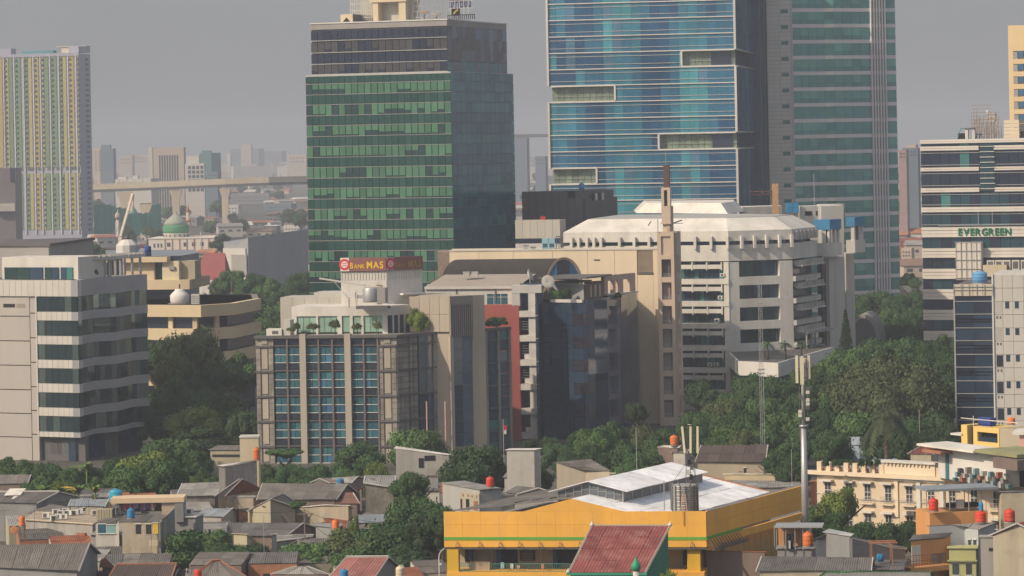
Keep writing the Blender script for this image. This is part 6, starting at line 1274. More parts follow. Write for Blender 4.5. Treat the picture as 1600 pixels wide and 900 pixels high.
# white-washed grove front of left office
FR = 'bushes at the foot of the left office block'
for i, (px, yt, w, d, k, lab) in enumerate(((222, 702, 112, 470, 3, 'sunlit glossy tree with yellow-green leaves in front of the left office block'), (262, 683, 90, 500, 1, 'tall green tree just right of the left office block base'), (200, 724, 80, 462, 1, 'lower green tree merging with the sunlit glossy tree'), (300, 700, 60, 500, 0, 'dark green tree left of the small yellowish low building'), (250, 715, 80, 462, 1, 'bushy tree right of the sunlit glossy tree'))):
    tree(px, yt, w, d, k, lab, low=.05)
for px, yt, w, d, k in ((8, 712, 50, 490, 1), (40, 716, 50, 488, 1), (75, 722, 50, 484, 0), (20, 728, 60, 470, 1), (62, 736, 56, 462, 1), (108, 728, 46, 476, 1), (140, 726, 40, 478, 0), (150, 742, 46, 458, 1), (100, 748, 46, 452, 3), (176, 712, 44, 482, 0), (318, 728, 40, 470, 1), (340, 742, 44, 460, 1), (298, 742, 40, 462, 3)):
    tree(px, yt, w, d, k, zl(px, yt, k, (45, 90, 130, 200, 310), ('below the blank left office wall, far left', 'below the blank left office wall', 'by the lit shop windows', 'between shop windows and glossy tree', 'under the sunlit glossy tree', 'left of the concrete tower house'), (724, 740), 'bush'), FR, 'bush', low=.0, cat='bush')
# before the stone block
for i, (px, yt, w, d, k, lab) in enumerate(((651, 668, 90, 498, 1, 'rounded green tree before the shaded corner of the stone block'), (560, 690, 76, 492, 0, 'round dark tree before the right bays of the stone block'), (738, 695, 92, 458, 0, 'dense dark tree left of the white boxy stair tower'), (700, 712, 70, 462, 0, 'dark tree behind the white sloping shed roof'), (838, 722, 50, 452, 0, 'leafy tree between the white boxy tower and the cream block house'), (770, 712, 40, 462, 0, 'narrow dark tree touching the white boxy tower'))):
    tree(px, yt, w, d, k, lab, low=.05)
tree(446, 700, 56, 492, 1, 'flat-topped umbrella-shaped tree before the left bay of the stone block', mesh_=FLAT, squash=.35, low=.2)
for px, yt, w, d, k in ((415, 722, 40, 476, 1), (455, 724, 50, 474, 0), (500, 726, 50, 472, 0), (540, 730, 46, 468, 1), (480, 738, 60, 462, 1), (430, 742, 40, 458, 1), (585, 720, 40, 474, 3), (520, 742, 60, 458, 0), (600, 735, 40, 464, 0), (570, 745, 40, 456, 0)):
    tree(px, yt, w, d, k, zl(px, yt, k, (435, 490, 550), ('below the first stone block bay', 'below the stone block, centre left', 'below the stone block, centre right', 'below the stone block right corner'), (728, 741), 'bush'), 'bushes below the stone block', 'bush', low=.0, cat='bush')
CT = 'trees below the pink stair tower and dark mirror block'
for px, yt, w, d, k in ((930, 664, 62, 500, 1), (960, 655, 60, 512, 1), (1000, 660, 60, 512, 2), (905, 672, 40, 510, 0), (975, 690, 60, 488, 0), (1018, 680, 56, 498, 1), (920, 690, 56, 486, 1), (1000, 705, 70, 470, 0), (955, 705, 60, 474, 0), (1040, 668, 44, 520, 0), (870, 692, 50, 500, 0), (830, 684, 40, 520, 4), (858, 680, 30, 522, 0), (1035, 695, 50, 490, 1), (890, 706, 50, 476, 0)):
    tree(px, yt, w, d, k, zl(px, yt, k, (880, 940, 985, 1015), ('below the dark mirror block, left end', 'below the dark mirror block, centre', 'left of the thin lightning pole', 'around the thin lightning pole', 'at the foot of the pink stair tower'), (675, 693)), CT, low=.05)
tree(995, 628, 34, 545, 4, 'small dark tree at the right foot of the dark mirror block', low=.1)
RG = 'grove between the ministry block and the right office blocks'
for px, yt, w, d, lab in ((1170, 580, 54, 556, 'tree hugging the left corner below the ministry terrace'), (1215, 584, 56, 548, 'tree below the middle of the ministry terrace'), (1262, 576, 60, 560, 'tree below the right part of the ministry terrace'), (1292, 562, 46, 580, 'tree at the right end of the ministry terrace')): tree(px, yt, w, d, 0, 'dark '+lab, low=.05)
tree(1395, 548, 176, 505, 2, 'huge olive-brown domed tree, largest of the right-hand grove', low=.05, mesh_=OLIVE); tree(1095, 590, 52, 560, 4, 'dark upright tree right of the pink stair tower', low=.05); tree(1118, 606, 44, 556, 4, 'dark rounded tree next to the upright one by the ministry base')
for px, yt, w, d, k in ((1300, 552, 60, 556, 1), (1330, 540, 70, 570, 1), (1370, 526, 70, 590, 0), (1410, 524, 70, 590, 0), (1450, 528, 60, 585, 0), (1480, 520, 44, 600, 4), (1470, 545, 70, 560, 0), (1290, 580, 60, 540, 0), (1320, 585, 80, 525, 2), (1470, 590, 70, 520, 0), (1455, 640, 80, 490, 4), (1400, 640, 90, 482, 0), (1340, 640, 90, 485, 1), (1290, 635, 70, 500, 0), (1250, 612, 60, 520, 0), (1215, 590, 60, 545, 0), (1180, 594, 50, 552, 0), (1150, 612, 60, 545, 1), (1125, 622, 60, 540, 2), (1195, 618, 60, 528, 1), (1235, 640, 70, 500, 1), (1170, 635, 70, 510, 1), (1110, 645, 60, 505, 0), (1140, 660, 70, 488, 1), (1200, 655, 70, 490, 1), (1255, 665, 60, 478, 0), (1090, 665, 50, 498, 0), (1300, 670, 60, 470, 0), (1380, 668, 60, 466, 4), (1430, 672, 60, 462, 4), (1475, 660, 50, 480, 4), (1165, 668, 60, 476, 2), (1225, 690, 56, 452, 1), (1240, 712, 50, 436, 0), (1215, 705, 40, 444, 0), (1085, 640, 50, 520, 1), (1345, 600, 60, 520, 1), (1310, 612, 60, 512, 0)):
    tree(px, yt, w, d, k, zl(px, yt, k, (1105, 1150, 1210, 1262, 1345, 1440), ('right of the pink stair tower', 'below the ministry sunshades', 'below the ministry terrace, at the guyed mast', 'just left of the monopole', 'just right of the monopole', 'around the huge olive tree', 'beside the dark glass stair strip'), (575, 615, 655)), RG, low=.03)
for px, yt, w, d, k in ((1350, 458, 40, 760, 1), (1375, 452, 44, 780, 1), (1400, 456, 50, 770, 0), (1430, 450, 40, 790, 1), (1345, 480, 50, 730, 0), (1385, 478, 60, 730, 1), (1425, 480, 50, 735, 0), (1360, 505, 50, 680, 1), (1400, 505, 60, 680, 0), (1435, 508, 40, 680, 0), (1420, 425, 24, 900, 1), (1430, 432, 20, 880, 1)):
    tree(px, yt, w, d, k, zl(px, yt, k, (1370, 1410), ('beyond the small vaulted hall', 'in the middle of the far grove left of EVERGREEN', 'against the left edge of the EVERGREEN block'), (455, 490)), 'far grove left of the EVERGREEN block', low=.03)
# foreground
for i, (px, yt, w, d, k, lab) in enumerate(((305, 826, 110, 392, 1, 'green tree beside the grey concrete-block wall, lower left'), (352, 848, 80, 384, 0, 'darker tree right of the lower left tree'), (400, 850, 60, 386, 0, 'small dark tree over the orange ridged roof'), (641, 736, 58, 415, 0, 'tall slim dark tree right of the stained concrete wall'), (655, 775, 100, 400, 0, 'dark spreading tree left of the orange hall, upper part'), (672, 800, 70, 385, 4, 'deep shaded tree touching the orange hall corner'), (600, 812, 130, 388, 0, 'wide dark canopy in the middle of the kampung roofs'), (540, 828, 110, 386, 2, 'flat olive canopy above the pinkish metal roof'), (480, 846, 80, 384, 1, 'green tree left of the pinkish metal roof'), (640, 850, 100, 374, 4, 'dark tree at the bottom beside the street lamp'), (560, 850, 90, 378, 1, 'leafy tree behind the pinkish metal roof'), (440, 862, 60, 382, 0, 'low dark tree near the bottom edge'), (690, 790, 50, 384, 0, 'narrow dark tree at the left edge of the orange hall'))):
    tree(px, yt, w, d, k, lab, low=.03)
for i, (px, yt, w, d, k, lab) in enumerate(((1312, 758, 66, 385, 3, 'yellow-green leafy tree in front of the peach hotel'), (1285, 780, 50, 388, 1, 'green tree beside the tall monopole'), (1300, 800, 60, 380, 0, 'dark tree under the yellow-green one'), (1345, 815, 60, 378, 0, 'dark hedge tree below the hotel, left'), (1385, 812, 64, 376, 0, 'dark hedge tree below the hotel, middle'), (1425, 812, 56, 375, 0, 'dark hedge tree below the hotel, right'), (1330, 830, 70, 372, 0, 'low dark tree behind the grey mono-pitch house'))):
    tree(px, yt, w, d, k, lab, low=.03)
tree(1040, 885, 44, 330, 3, 'light green bush at the bottom beside the green minaret', name='bush', low=0, cat='bush')
tree(462, 783, 30, 405, 1, 'small flat-topped tree before the long brown-walled house', mesh_=FLAT, squash=.5, low=.2)
tree(553, 798, 20, 398, 3, 'small bush beside the cream low house', name='bush', low=0, cat='bush')
# rooftop plants
def rtree(px, yt, yb, w, d, lab, k=3, sp=False, group=None):
    p = at(px, yb, d); h = zp(px, yt, p)-p.z; rx = w*d/F/2; t = thing('potted_tree' if sp else 'shrub', lab, 'plant', (p.x, d, p.z), group, random.random()*6)
    low = .12 if sp else .0; link('crown', SPARSE[1] if sp else (CROWNS[k][0]), t, (0, 0, h*low), random.random()*6, (rx, rx, h*(1-low)))
    link('trunk', TRUNKS[0], t, (0, 0, 0), 0, (h*.8, h*.8, h))
rtree(655, 479, 523, 38, 531, 'bushy yellow-green tree on the roof right of the white penthouse', 3); rtree(776, 494, 513, 34, 545, 'green shrub mass on the glazed bay before the red slab', 1)
for px, yt, w, lab in ((464, 502, 18, 'first small roof tree from the left along the stone block parapet'), (490, 503, 22, 'second small roof tree from the left along the stone block parapet'), (524, 497, 22, 'third small roof tree from the left, tallest along the stone block parapet'), (559, 503, 20, 'fourth small roof tree from the left along the stone block parapet'), (591, 500, 18, 'fifth small roof tree from the left along the stone block parapet'), (455, 510, 16, 'low bushy plant left of the small roof trees')):
    rtree(px, yt, 523, w, 528, lab, sp=True)
for px, yt, yb, w, d, k, lab in ((870, 452, 474, 24, 562, 1, 'green roof shrub behind the glass screen of the dark mirror block, left'), (884, 450, 473, 18, 562, 0, 'darker roof shrub behind the glass screen, right'), (965, 456, 468, 12, 571, 1, 'small palm-like potted shrub on the pink-framed terrace'), (140, 412, 437, 26, 545, 1, 'green shrub inside the pergola of the left office roof'), (152, 415, 436, 16, 547, 3, 'pale shrub beside the pergola shrub of the left office roof')): rtree(px, yt, yb, w, d, lab, k)
for px in (1305, 1312, 1322, 1331): rtree(px, 717, 729, 12, 406, 'trailing green plant on the hotel roof battlements', 1, group='plants on the hotel battlements')
for px in (1346, 1358, 1371, 1290): rtree(px, 716, 731, 11, 403, 'trailing green plant on the hotel roof battlements', 0, group='plants on the hotel battlements')
# palms, conifer, bananas
def palm(px, yt, wpx, d, lab, base=0.0, nf=22, group=None, drop=.55):
    p = at(px, yt, d); h = p.z-base; R_ = wpx*d/F/2; t = thing('palm_tree', lab, 'palm tree', (p.x, d, base), group); hc = h-R_*.25
    lathe('trunk', [(R_*.09+.1, 0), (R_*.06+.06, hc*.5), (R_*.05+.05, hc)], BARK, t, (p.x, d, base), 8)
    v = []; f = []; r = random.Random(int(px))
    for i in range(nf):
        an = 2*math.pi*i/nf+r.uniform(-.2, .2); el = r.uniform(-.1, 1.1); ln = R_*r.uniform(.85, 1.15); pts = []
        for j in range(9):
            s = j/8; x = ln*s*math.cos(el*.8)*(1-.15*s); z = ln*(s*math.sin(el)-drop*(1.4-el*.5)*s*s); pts.append(Vector((x*math.cos(an), x*math.sin(an), hc+z)))
        side = Vector((-math.sin(an), math.cos(an), 0))
        for j in range(8):
            for sg in (-1, 1):
                for q in range(2):
                    a = pts[j].lerp(pts[j+1], q/2); b = pts[j].lerp(pts[j+1], q/2+.42); w_ = R_*.22*math.sin(math.pi*(j+1)/10)+R_*.03; e = a+side*sg*w_+Vector((0, 0, -w_*.55))+(b-a)*1.2; i0 = len(v); v += [a, b, e]; f.append((i0, i0+1, i0+2))
    me = bpy.data.meshes.new('fronds'); me.from_pydata([tuple(x) for x in v], [], f); me.materials.append(LM[1] if wpx < 60 else leafmat('palm_green', (.06, .08, .04))); link('fronds', me, t)
palm(1384, 640, 92, 440, 'large drooping palm behind the peach hotel roof', drop=.8, nf=30)
for px, lab in ((1199, 'left palm on the white ministry terrace'), (1227, 'middle palm on the white ministry terrace'), (1252, 'right palm on the white ministry terrace')): palm(px, 534, 30, 592, lab, base=52-(566-216)*.117+0, nf=18)
palm(362, 425, 20, 830, 'small palm rising from the grove behind the sand-coloured building', nf=16)
def conifer(px, yt, yb, wpx, d, lab):
    p = at(px, yt, d); b = 0; h = p.z; R_ = wpx*d/F/2; zb = zp(px, yb, p); t = thing('conifer_tree', lab, 'tree', (p.x, d, 0)); lathe('trunk', [(.4, 0), (.25, h*.6), (.05, h)], BARK, t, (p.x, d, 0), 8)
    r = np.random.default_rng(3); n = 5200; s = r.random(n)**.75; z = h-(h-zb)*s; tier = np.floor(s*13)/13; an = r.random(n)*6.283; rad = R_*(tier*.9+.12)*np.sqrt(r.random(n))*(.75+.3*np.sin(an*5+tier*40)); c = np.stack([rad*np.cos(an), rad*np.sin(an), z-rad*.1], 1); d_ = r.normal(size=(n, 3)); d_ /= np.linalg.norm(d_, axis=1)[:, None]; e = np.cross(d_, r.normal(size=(n, 3))); e /= np.linalg.norm(e, axis=1)[:, None]
    q = np.stack([c-d_*.28, c+e*.1, c+d_*.28], 1).reshape(-1, 3); me = bpy.data.meshes.new('needles'); me.from_pydata(q.tolist(), [], [[3*i, 3*i+1, 3*i+2] for i in range(n)]); me.materials.append(LM[4]); link('needles', me, t)
conifer(1321, 484, 556, 32, 588, 'dark conical conifer before the ministry stair towers')
def banana(px, yt, d, lab, hpx=30, col=None, n=8):
    p = at(px, yt, d); h = p.z; sz = hpx*d/F; t = thing('banana_plant', lab, 'banana plant', (p.x, d, 0)); lathe('stem', [(.2, 0), (.12, h-sz*.7)], LM[3], t, (p.x, d, 0), 8); r = random.Random(int(px*3))
    gm = leafmat('banana_green', (.10, .17, .035)); ym = mat('banana_yellow', (.50, .34, .05))
    for i in range(n):
        an = 2*math.pi*i/n+r.random()*.5; el = r.uniform(.7, 1.3); ln = sz*r.uniform(.7, 1); w_ = ln*.14; v = []
        for j in range(6):
            s = j/5; x = ln*s*math.cos(el)*(1+s*.5); z = h-sz*.75+ln*(s*math.sin(el)-.45*s*s); ww = w_*math.sin(math.pi*(s*.9+.08)); c = Vector((x*math.cos(an), x*math.sin(an), z)); sd_ = Vector((-math.sin(an), math.cos(an), -.15)); v += [c-sd_*ww, c+sd_*ww]
        me = bpy.data.meshes.new('leaf'); me.from_pydata([tuple(q) for q in v], [], [(2*j, 2*j+1, 2*j+3, 2*j+2) for j in range(5)]); me.materials.append(ym if (col and i in col) else gm); link('leaf', me, t)
banana(122, 745, 440, 'banana plant with one long yellow hanging leaf below the left office', 34, (3, 5)); banana(148, 748, 438, 'banana plant with a small yellow leaf, right of its yellow-leaved neighbour', 30, (2,)); banana(95, 752, 440, 'all-green banana plant left of the yellow-leaved one', 26); banana(68, 748, 446, 'all-green banana plant farther left near the dark-roofed house', 26); banana(350, 744, 452, 'banana plant right of the grey block tower house'  if False else 'banana plant left of the grey concrete tower house', 24); banana(135, 712, 475, 'tall pale-fronded plant right of the two lit shop windows', 30)
# ------------------------------------------------------------------ kampung roofs, orange hall, hotel
c1 = lambda X, Y: (X/3.81, 664+Y/3.81)
c2 = lambda X, Y: (300+X/3.81, 664+Y/3.81)
c3 = lambda X, Y: (660+X/3.81, 664+Y/3.81)
c4 = lambda X, Y: (960+X/4.444, 664+Y/4.444)
c5 = lambda X, Y: (1180+X/3.81, 664+Y/3.81)
def fam(name, col, n=3, sp=.12, tile=False, step=.25, dirt=None, rough=.85):
    return [corr('%s_%d' % (name, i), tuple(c*k_ for c in col), dirt=dirt, tile=tile, step=step, rough=rough) for i, k_ in zip(range(n), (1-sp, 1, 1+sp))]
ASB = fam('asbestos_sheet', (.155, .143, .133), dirt=((.08, .075, .07), .5, .7)); ASBD = fam('old_asbestos_sheet', (.12, .115, .115), dirt=((.055, .052, .05), .5, .7)); ASBL = fam('pale_asbestos_sheet', (.27, .265, .255), dirt=((.14, .13, .12), .5, .5))
TER = fam('terracotta_tile', (.26, .095, .055), tile=True, dirt=((.09, .055, .045), .7, .7)); DKT = fam('dark_roof_tile', (.085, .065, .06), tile=True, dirt=((.05, .05, .045), .6, .6)); WHM = fam('white_roof_metal', (.80, .81, .84), step=.9, sp=.06, rough=.5); REDM = fam('faded_red_metal', (.25, .105, .095), step=.35, dirt=((.33, .2, .17), .8, .6)); MAR = fam('maroon_roof', (.17, .055, .05), tile=True); BLM = fam('blue_grey_metal', (.23, .26, .30), step=.3)
CB = mat('concrete_block', (.33, .32, .30), var=.12, vs=.8, streak=.2, dirt=((.2, .19, .17), 1.2, .5)); CBS = mat('stained_concrete', (.24, .225, .20), var=.3, vs=.6, streak=.3, dirt=((.07, .068, .06), .45, .85)); CRM = mat('cream_house_wall', (.43, .38, .29), var=.1, streak=.25, dirt=((.2, .18, .15), .5, .5)); WHW = mat('white_house_wall', (.50, .48, .44), var=.1, streak=.25, dirt=((.26, .24, .21), .5, .5)); GRW = mat('grey_house_wall', (.27, .275, .28), var=.08, streak=.2, dirt=((.15, .15, .14), .5, .4)); BRW = mat('brown_house_wall', (.20, .15, .13), var=.2, streak=.1); OLW = mat('olive_cream_wall', (.42, .38, .27), var=.1, streak=.15); ORW = mat('orange_house_wall', (.58, .29, .11), var=.06, streak=.08); BRK = mat('brick_wall', (.32, .15, .09), var=.2, vs=2)
OPN = mat('dark_opening', (.03, .03, .033)); WIN = glass('house_window', (.05, .06, .07), metal=.2); WFR = mat('window_frame_white', (1, 1, 1))
def roofquad(root, a, b, c, d, ms, name='roof_sheet', sx=1.5, sy=2.0, th=.05, cap=70):
    """a,b = eave left/right, c,d = ridge right/left, world points"""
    w_ = (b-a).length; h = (d-a).length; nx = max(1, int(w_/sx)); ny = max(1, int(h/sy))
    while nx*ny > cap: nx = max(1, int(nx*.85)); ny = max(1, int(ny*.9))
    n = (b-a).cross(d-a).normalized()
    if n.z < 0: n = -n
    for j in range(ny):
        for i in range(nx):
            s0, s1, t0, t1 = i/nx, (i+1)/nx, j/ny, min(1, (j+1.06)/ny)
            f_ = lambda s, t: a.lerp(b, s).lerp(d.lerp(c, s), t)
            lo = n*(.03+random.uniform(0, .06)); hi = n*(random.uniform(0, .02)+.01); g = .015/max(1, w_/nx)
            q = [f_(s0+g/nx, t0)+lo, f_(s1-g/nx, t0)+lo, f_(s1-g/nx, t1)+hi, f_(s0+g/nx, t1)+hi]; v = q+[p-n*th for p in q]
            uv = [(s0*w_, t0*h), (s1*w_, t0*h), (s1*w_, t1*h), (s0*w_, t1*h)]*2
            mesh(name, v, [(0, 1, 2, 3), (7, 6, 5, 4), (0, 4, 5, 1), (1, 5, 6, 2), (2, 6, 7, 3), (3, 7, 4, 0)], random.choice(ms), root, uvs=uv)
def solid(root, name, top, m):
    """walls from world points down to the ground"""
    n = len(top); v = [tuple(p) for p in top]+[(p[0], p[1], 0) for p in top]
    return mesh(name, v, [tuple(range(n))]+[(i, n+i, n+(i+1) % n, (i+1) % n) for i in range(n)], m, root)
def openings(root, p, q, rects):
    """rects: (x0,x1,y0,y1,name,material[,depth]) in photo pixels on the wall line p->q"""
    p2, q2 = V2(p), V2(q); u = (q2-p2).normalized()
    for r in rects:
        x0, x1, y0, y1, nm, m = r[:6]; t0 = walk(p2, u, x0, y0); t1 = walk(p2, u, x1, y0); c = p2+u*t0; o = r[6] if len(r) > 6 else .05
        seg(root, nm, p2, q2, t0, t1, zp(x0, y1, c), zp(x0, y0, c), -.1, o, m)
        if nm in ('window', 'door') and m is not WHW:
            z0, z1 = zp(x0, y1, c), zp(x0, y0, c); seg(root, 'window_frame' if nm == 'window' else 'door_frame', p2, q2, t0-.08, t1+.08, z1, z1+.1, -.05, .12, WFR)
            if nm == 'window': seg(root, 'window_sill', p2, q2, t0-.08, t1+.08, z0-.1, z0, -.05, .15, WFR)
def gable(label, rL, rR, eL, eR, ze, pitch, ms, wall, rects=(), name='house', ridge=None, cat='house', inset=.35, gm=None, deck=None):
    e0, e1 = atz(*eL, ze), atz(*eR, ze)
    def run(z): a = atz(*rL, z); b = atz(*rR, z); return (((a-e0).xy).length+((b-e1).xy).length)/2 if (a.y+b.y) > (e0.y+e1.y) else -1
    lo, hi = ze+.05, ze+9
    for _ in range(40):
        z = (lo+hi)/2; rn = run(z)
        if rn > 0 and (z-ze) < pitch*min(rn, 60): lo = z
        else: hi = z
    zr = lo; r0, r1 = atz(*rL, zr), atz(*rR, zr)
    root = thing(name, label, cat, (e0.x, e0.y, 0))
    bk0, bk1 = Vector((2*r0.x-e0.x, 2*r0.y-e0.y, ze)), Vector((2*r1.x-e1.x, 2*r1.y-e1.y, ze))
    roofquad(root, e0, e1, r1, r0, ms); mesh('back_roof', [r0, r1, bk1, bk0, r0-Vector((0, 0, .06)), r1-Vector((0, 0, .06)), bk1-Vector((0, 0, .06)), bk0-Vector((0, 0, .06))], [(0, 1, 2, 3), (7, 6, 5, 4), (0, 4, 5, 1), (1, 5, 6, 2), (2, 6, 7, 3), (3, 7, 4, 0)], ms[0], root, uvs=[(0, 6), (10, 6), (10, 0), (0, 0)]*2)
    ins = lambda p, q: p+(q-p).normalized()*inset
    w = [ins(e0, e1)+(r0-e0)*.06, ins(e1, e0)+(r1-e1)*.06, ins(r1, r0), ins(bk1, bk0)+(r1-bk1)*.06, ins(bk0, bk1)+(r0-bk0)*.06, ins(r0, r1)]
    dz = Vector((0, 0, .1)); a, b, c, d, e, f = [p-dz for p in w]
    v = [a, b, c, d, e, f]+[Vector((p.x, p.y, 0)) for p in (a, b, d, e)]
    mesh('wall', v, [(0, 6, 7, 1), (1, 7, 8, 3, 2), (3, 8, 9, 4), (4, 9, 6, 0, 5), (0, 1, 2, 5), (5, 2, 3, 4)], wall, root)
    if ridge: bars('ridge_cap', [(r0+Vector((0, 0, .06)), r1+Vector((0, 0, .06)))], .14, ridge, root)
    [bars('verge', [pq], .09, ridge or PALE, root) for pq in ((e1, r1), (r1, bk1), (e0, r0), (r0, bk0))]
    openings(root, a, b, rects)
    return root, (e0, e1, r1, r0, bk1, bk0)
def shed(label, quad, ms, wall, rects=(), name='house', cat='house', side=(), inset=.3, th=.08, cap=60, rname='roof_sheet', edge=None):
    """quad: front-left, front-right, back-right, back-left as (px,py,z)"""
    P = [atz(*q) for q in quad]; root = thing(name, label, cat, (P[0].x, P[0].y, 0)); a, b, c, d = P
    if ms: roofquad(root, a, b, c, d, ms, th=th, cap=cap, name=rname)
    cen = (a+b+c+d)/4; w = [p+(cen-p).normalized()*inset-Vector((0, 0, .08)) for p in P]
    for p, o in zip(w, P): p.z = o.z-.1
    solid(root, 'wall', w[::-1], wall)
    if edge: bars('roof_edge', [(a, b), (b, c), (c, d), (d, a)], .1, edge, root)
    openings(root, w[0], w[1], rects); openings(root, w[1], w[2], side)
    return root, P
def tank(px, py, col, w=16, h=18, z=None, d=None, label='', leg=0):
    """drum tank standing with its foot at pixel (px,py)"""
    p = atz(px, py, z) if z is not None else at(px, py, d); r = w*p.y/F/2; hh = h*p.y/F; t = thing('water_tank', label, 'water tank', p)
    m = mat('tank_'+col, {'orange': (.62, .15, .03), 'red': (.55, .04, .02), 'blue': (.03, .06, .30), 'cyan': (.02, .28, .45), 'cream': (.5, .42, .3)}[col], rough=.55, var=.25, dirt=((.34, .24, .18), 1.5, .45))
    lathe('tank_body', [(r*.93, 0), (r, hh*.06), (r, hh*.3), (r*.97, hh*.32), (r, hh*.36), (r, hh*.6), (r*.97, hh*.62), (r, hh*.66), (r, hh*.8), (r*.7, hh*.93), (r*.3, hh*.97)], m, t, p, 16); lathe('lid', [(r*.34, hh*.95), (r*.34, hh*1.03), (r*.1, hh*1.05)], m, t, p, 12); lathe('tank_stand', [(r*1.05, -.12), (r*1.05, 0)], CB, t, p, 8)
    if leg: bars('leg', [((p.x+a*r*.8, p.y+b*r*.8, p.z-leg), (p.x+a*r*.8, p.y+b*r*.8, p.z-.1)) for a in (-1, 1) for b in (-1, 1)], .06, RUST, t)
    return t
# houses, back to front --------------------------------------------------
def kampung():
    gable('small brown corrugated house at the left edge below the bushes', c1(-20, 296), c1(185, 296), c1(-30, 352), c1(165, 350), 4.2, .35, ASB, BRW)
    r, P = gable('long dark-roofed house with two pale skylights at the left edge', c1(-30, 400), c1(352, 398), c1(-60, 462), c1(222, 466), 5.2, .33, ASBD, GRW, ridge=PALE)
    for X, Y in ((84, 412), (128, 433)): 
        e0, e1, r1, r0 = P[:4]; s = (X/3.81)/(60); q = atz(*c1(X, Y), P[0].z+(P[3].z-P[0].z)*(.82 if Y < 420 else .45)); mesh('skylight', [q+Vector((-1.3, -.5, -.1)), q+Vector((.9, -.5, -.1)), q+Vector((1.4, 1.4, .62)), q+Vector((-.8, 1.4, .62))], [(0, 1, 2, 3)], WHITE, r)
    shed('low lean-to with a white strip edge under the long dark-roofed house', ((*c1(-40, 505), 3.4), (*c1(60, 500), 3.4), (*c1(100, 470), 4.4), (*c1(-40, 470), 4.4)), ASBD, GRW, edge=None)
    shed('open-sided grey room below the lean-to, left edge', ((*c1(62, 490), 3.9), (*c1(215, 478), 3.9), (*c1(240, 462), 4.3), (*c1(90, 462), 4.3)), ASBL, GRW, side=(), rects=((18, 30, 800, 829, 'dark_opening', OPN),))
    shed('corrugated brown lean-to left of the rooftop air conditioners', ((*c1(160, 525), 4.0), (*c1(300, 535), 4.2), (*c1(420, 490), 4.9), (*c1(300, 470), 4.9)), ASB, CRM)
    gable('grey-roofed cream cottage left of the cyan tank', c1(425, 442), c1(650, 442), c1(405, 484), c1(625, 486), 4.6, .3, BLM, CRM, rects=((118, 121, 793, 799, 'window', WIN), (130, 133, 793, 799, 'window', WIN)))
    gable('small grey shed roof half hidden behind the cream cottage', c1(560, 407), c1(645, 405), c1(530, 436), c1(650, 434), 4.2, .35, ASBL, BRW)
    r, P = shed('broad flat concrete roof crowded with air conditioners above a stained grey wall', ((*c1(140, 562), 5.0), (*c1(555, 590), 5.0), (*c1(640, 530), 5.0), (*c1(210, 520), 5.0)), [mat('tan_concrete_slab', (.33, .28, .22), var=.1)], CB, rects=((76, 97, 832, 839, 'brick_ledge', BRK, .35), (123, 135, 832, 839, 'brick_ledge', BRK, .35)), rname='roof_slab_panel', edge=CREAM)
    # concrete block wall and teal-windowed room
    shed('plain concrete-block house below the laundry roof', ((*c1(530, 655), 4.6), (*c1(890, 655), 4.6), (*c1(1010, 560), 4.6), (*c1(640, 590), 4.6)), [CB], CB, rname='roof_slab_panel')
    shed('dark lean-to with teal window panels beside the cream upstairs room', ((*c1(555, 588), 6.0), (*c1(712, 588), 6.0), (*c1(720, 555), 6.7), (*c1(610, 552), 6.7)), ASBD, WHW, rects=((153, 165, 819, 833, 'window', CY[0]), (167, 180, 820, 833, 'window', mat('aqua_sheet', (.2, .38, .38))),))
    r, P = shed('cream upstairs room with two dark doors under a slate-grey roof', ((*c1(712, 578), 6.6), (*c1(945, 578), 6.6), (*c1(1005, 535), 7.4), (*c1(740, 535), 7.4)), ASBD, CRM, rects=((212, 220, 819, 834, 'door', OPN), (228, 236, 819, 834, 'door', OPN), (239, 247, 817, 834, 'door', mat('yellow_door', (.6, .45, .06)))))
    a, b, c, d = P; gw = thing('house_wall', 'tall blue-grey rendered side wall right of the cream upstairs room', 'wall', (b.x, b.y, 0)); solid(gw, 'wall', [Vector((c.x+.4, c.y+3, 7.9)), Vector((b.x+.25, b.y-.5, 6.6)), Vector((b.x+.05, b.y-.5, 6.6)), Vector((c.x+.2, c.y+3, 7.9))], GRW); seg(gw, 'balustrade', V2(b)-Vector((1.2, .6)), V2(b)-Vector((0, .6)), 0, 1.1, 3.8, 4.5, 0, .1, CREAM)
    # laundry roof
    q0, q1 = atz(*c1(690, 527), 7.2), atz(*c1(1040, 520), 7.2); lr = thing('laundry_roof', 'rooftop laundry terrace under a cream beam with hanging clothes', 'roof terrace', (q0.x, q0.y, 7.2)); L_ = (V2(q1)-V2(q0)).length; zt = zp(178, 782, q0)
    seg(lr, 'roof_beam', V2(q0), V2(q1), -.6, L_+1.2, zt-.35, zt+.25, -3.4, .3, mat('cream_tarpaulin', (.60, .47, .32), var=.08)); seg(lr, 'back_wall', V2(q0), V2(q1), 0, L_, 7.0, zt-.35, -3.4, -3.2, DGREY); seg(lr, 'end_wall', V2(q0), V2(q1), L_-1.6, L_, 6.8, zt-.35, -3.2, 0, mat('tan_wall', (.45, .36, .26))); seg(lr, 'end_wall', V2(q0), V2(q1), L_+.02, L_+1.1, 6, zt-.35, -3.4, .2, GRW)
    cl = [(.55, .12, .15), (.1, .16, .4), (.6, .6, .58), (.35, .1, .3), (.12, .3, .32), (.08, .08, .1), (.5, .3, .3), (.3, .35, .5)]
    for i in range(20):
        t = .5+i*(L_-3)/20; c_ = random.choice(cl); h = random.uniform(.5, .95); o = seg(lr, 'garment', V2(q0), V2(q1), t, t+.3, zt-.5-h, zt-.5, -.8-random.random(), -.72, mat('cloth_%d' % cl.index(c_), c_)); 
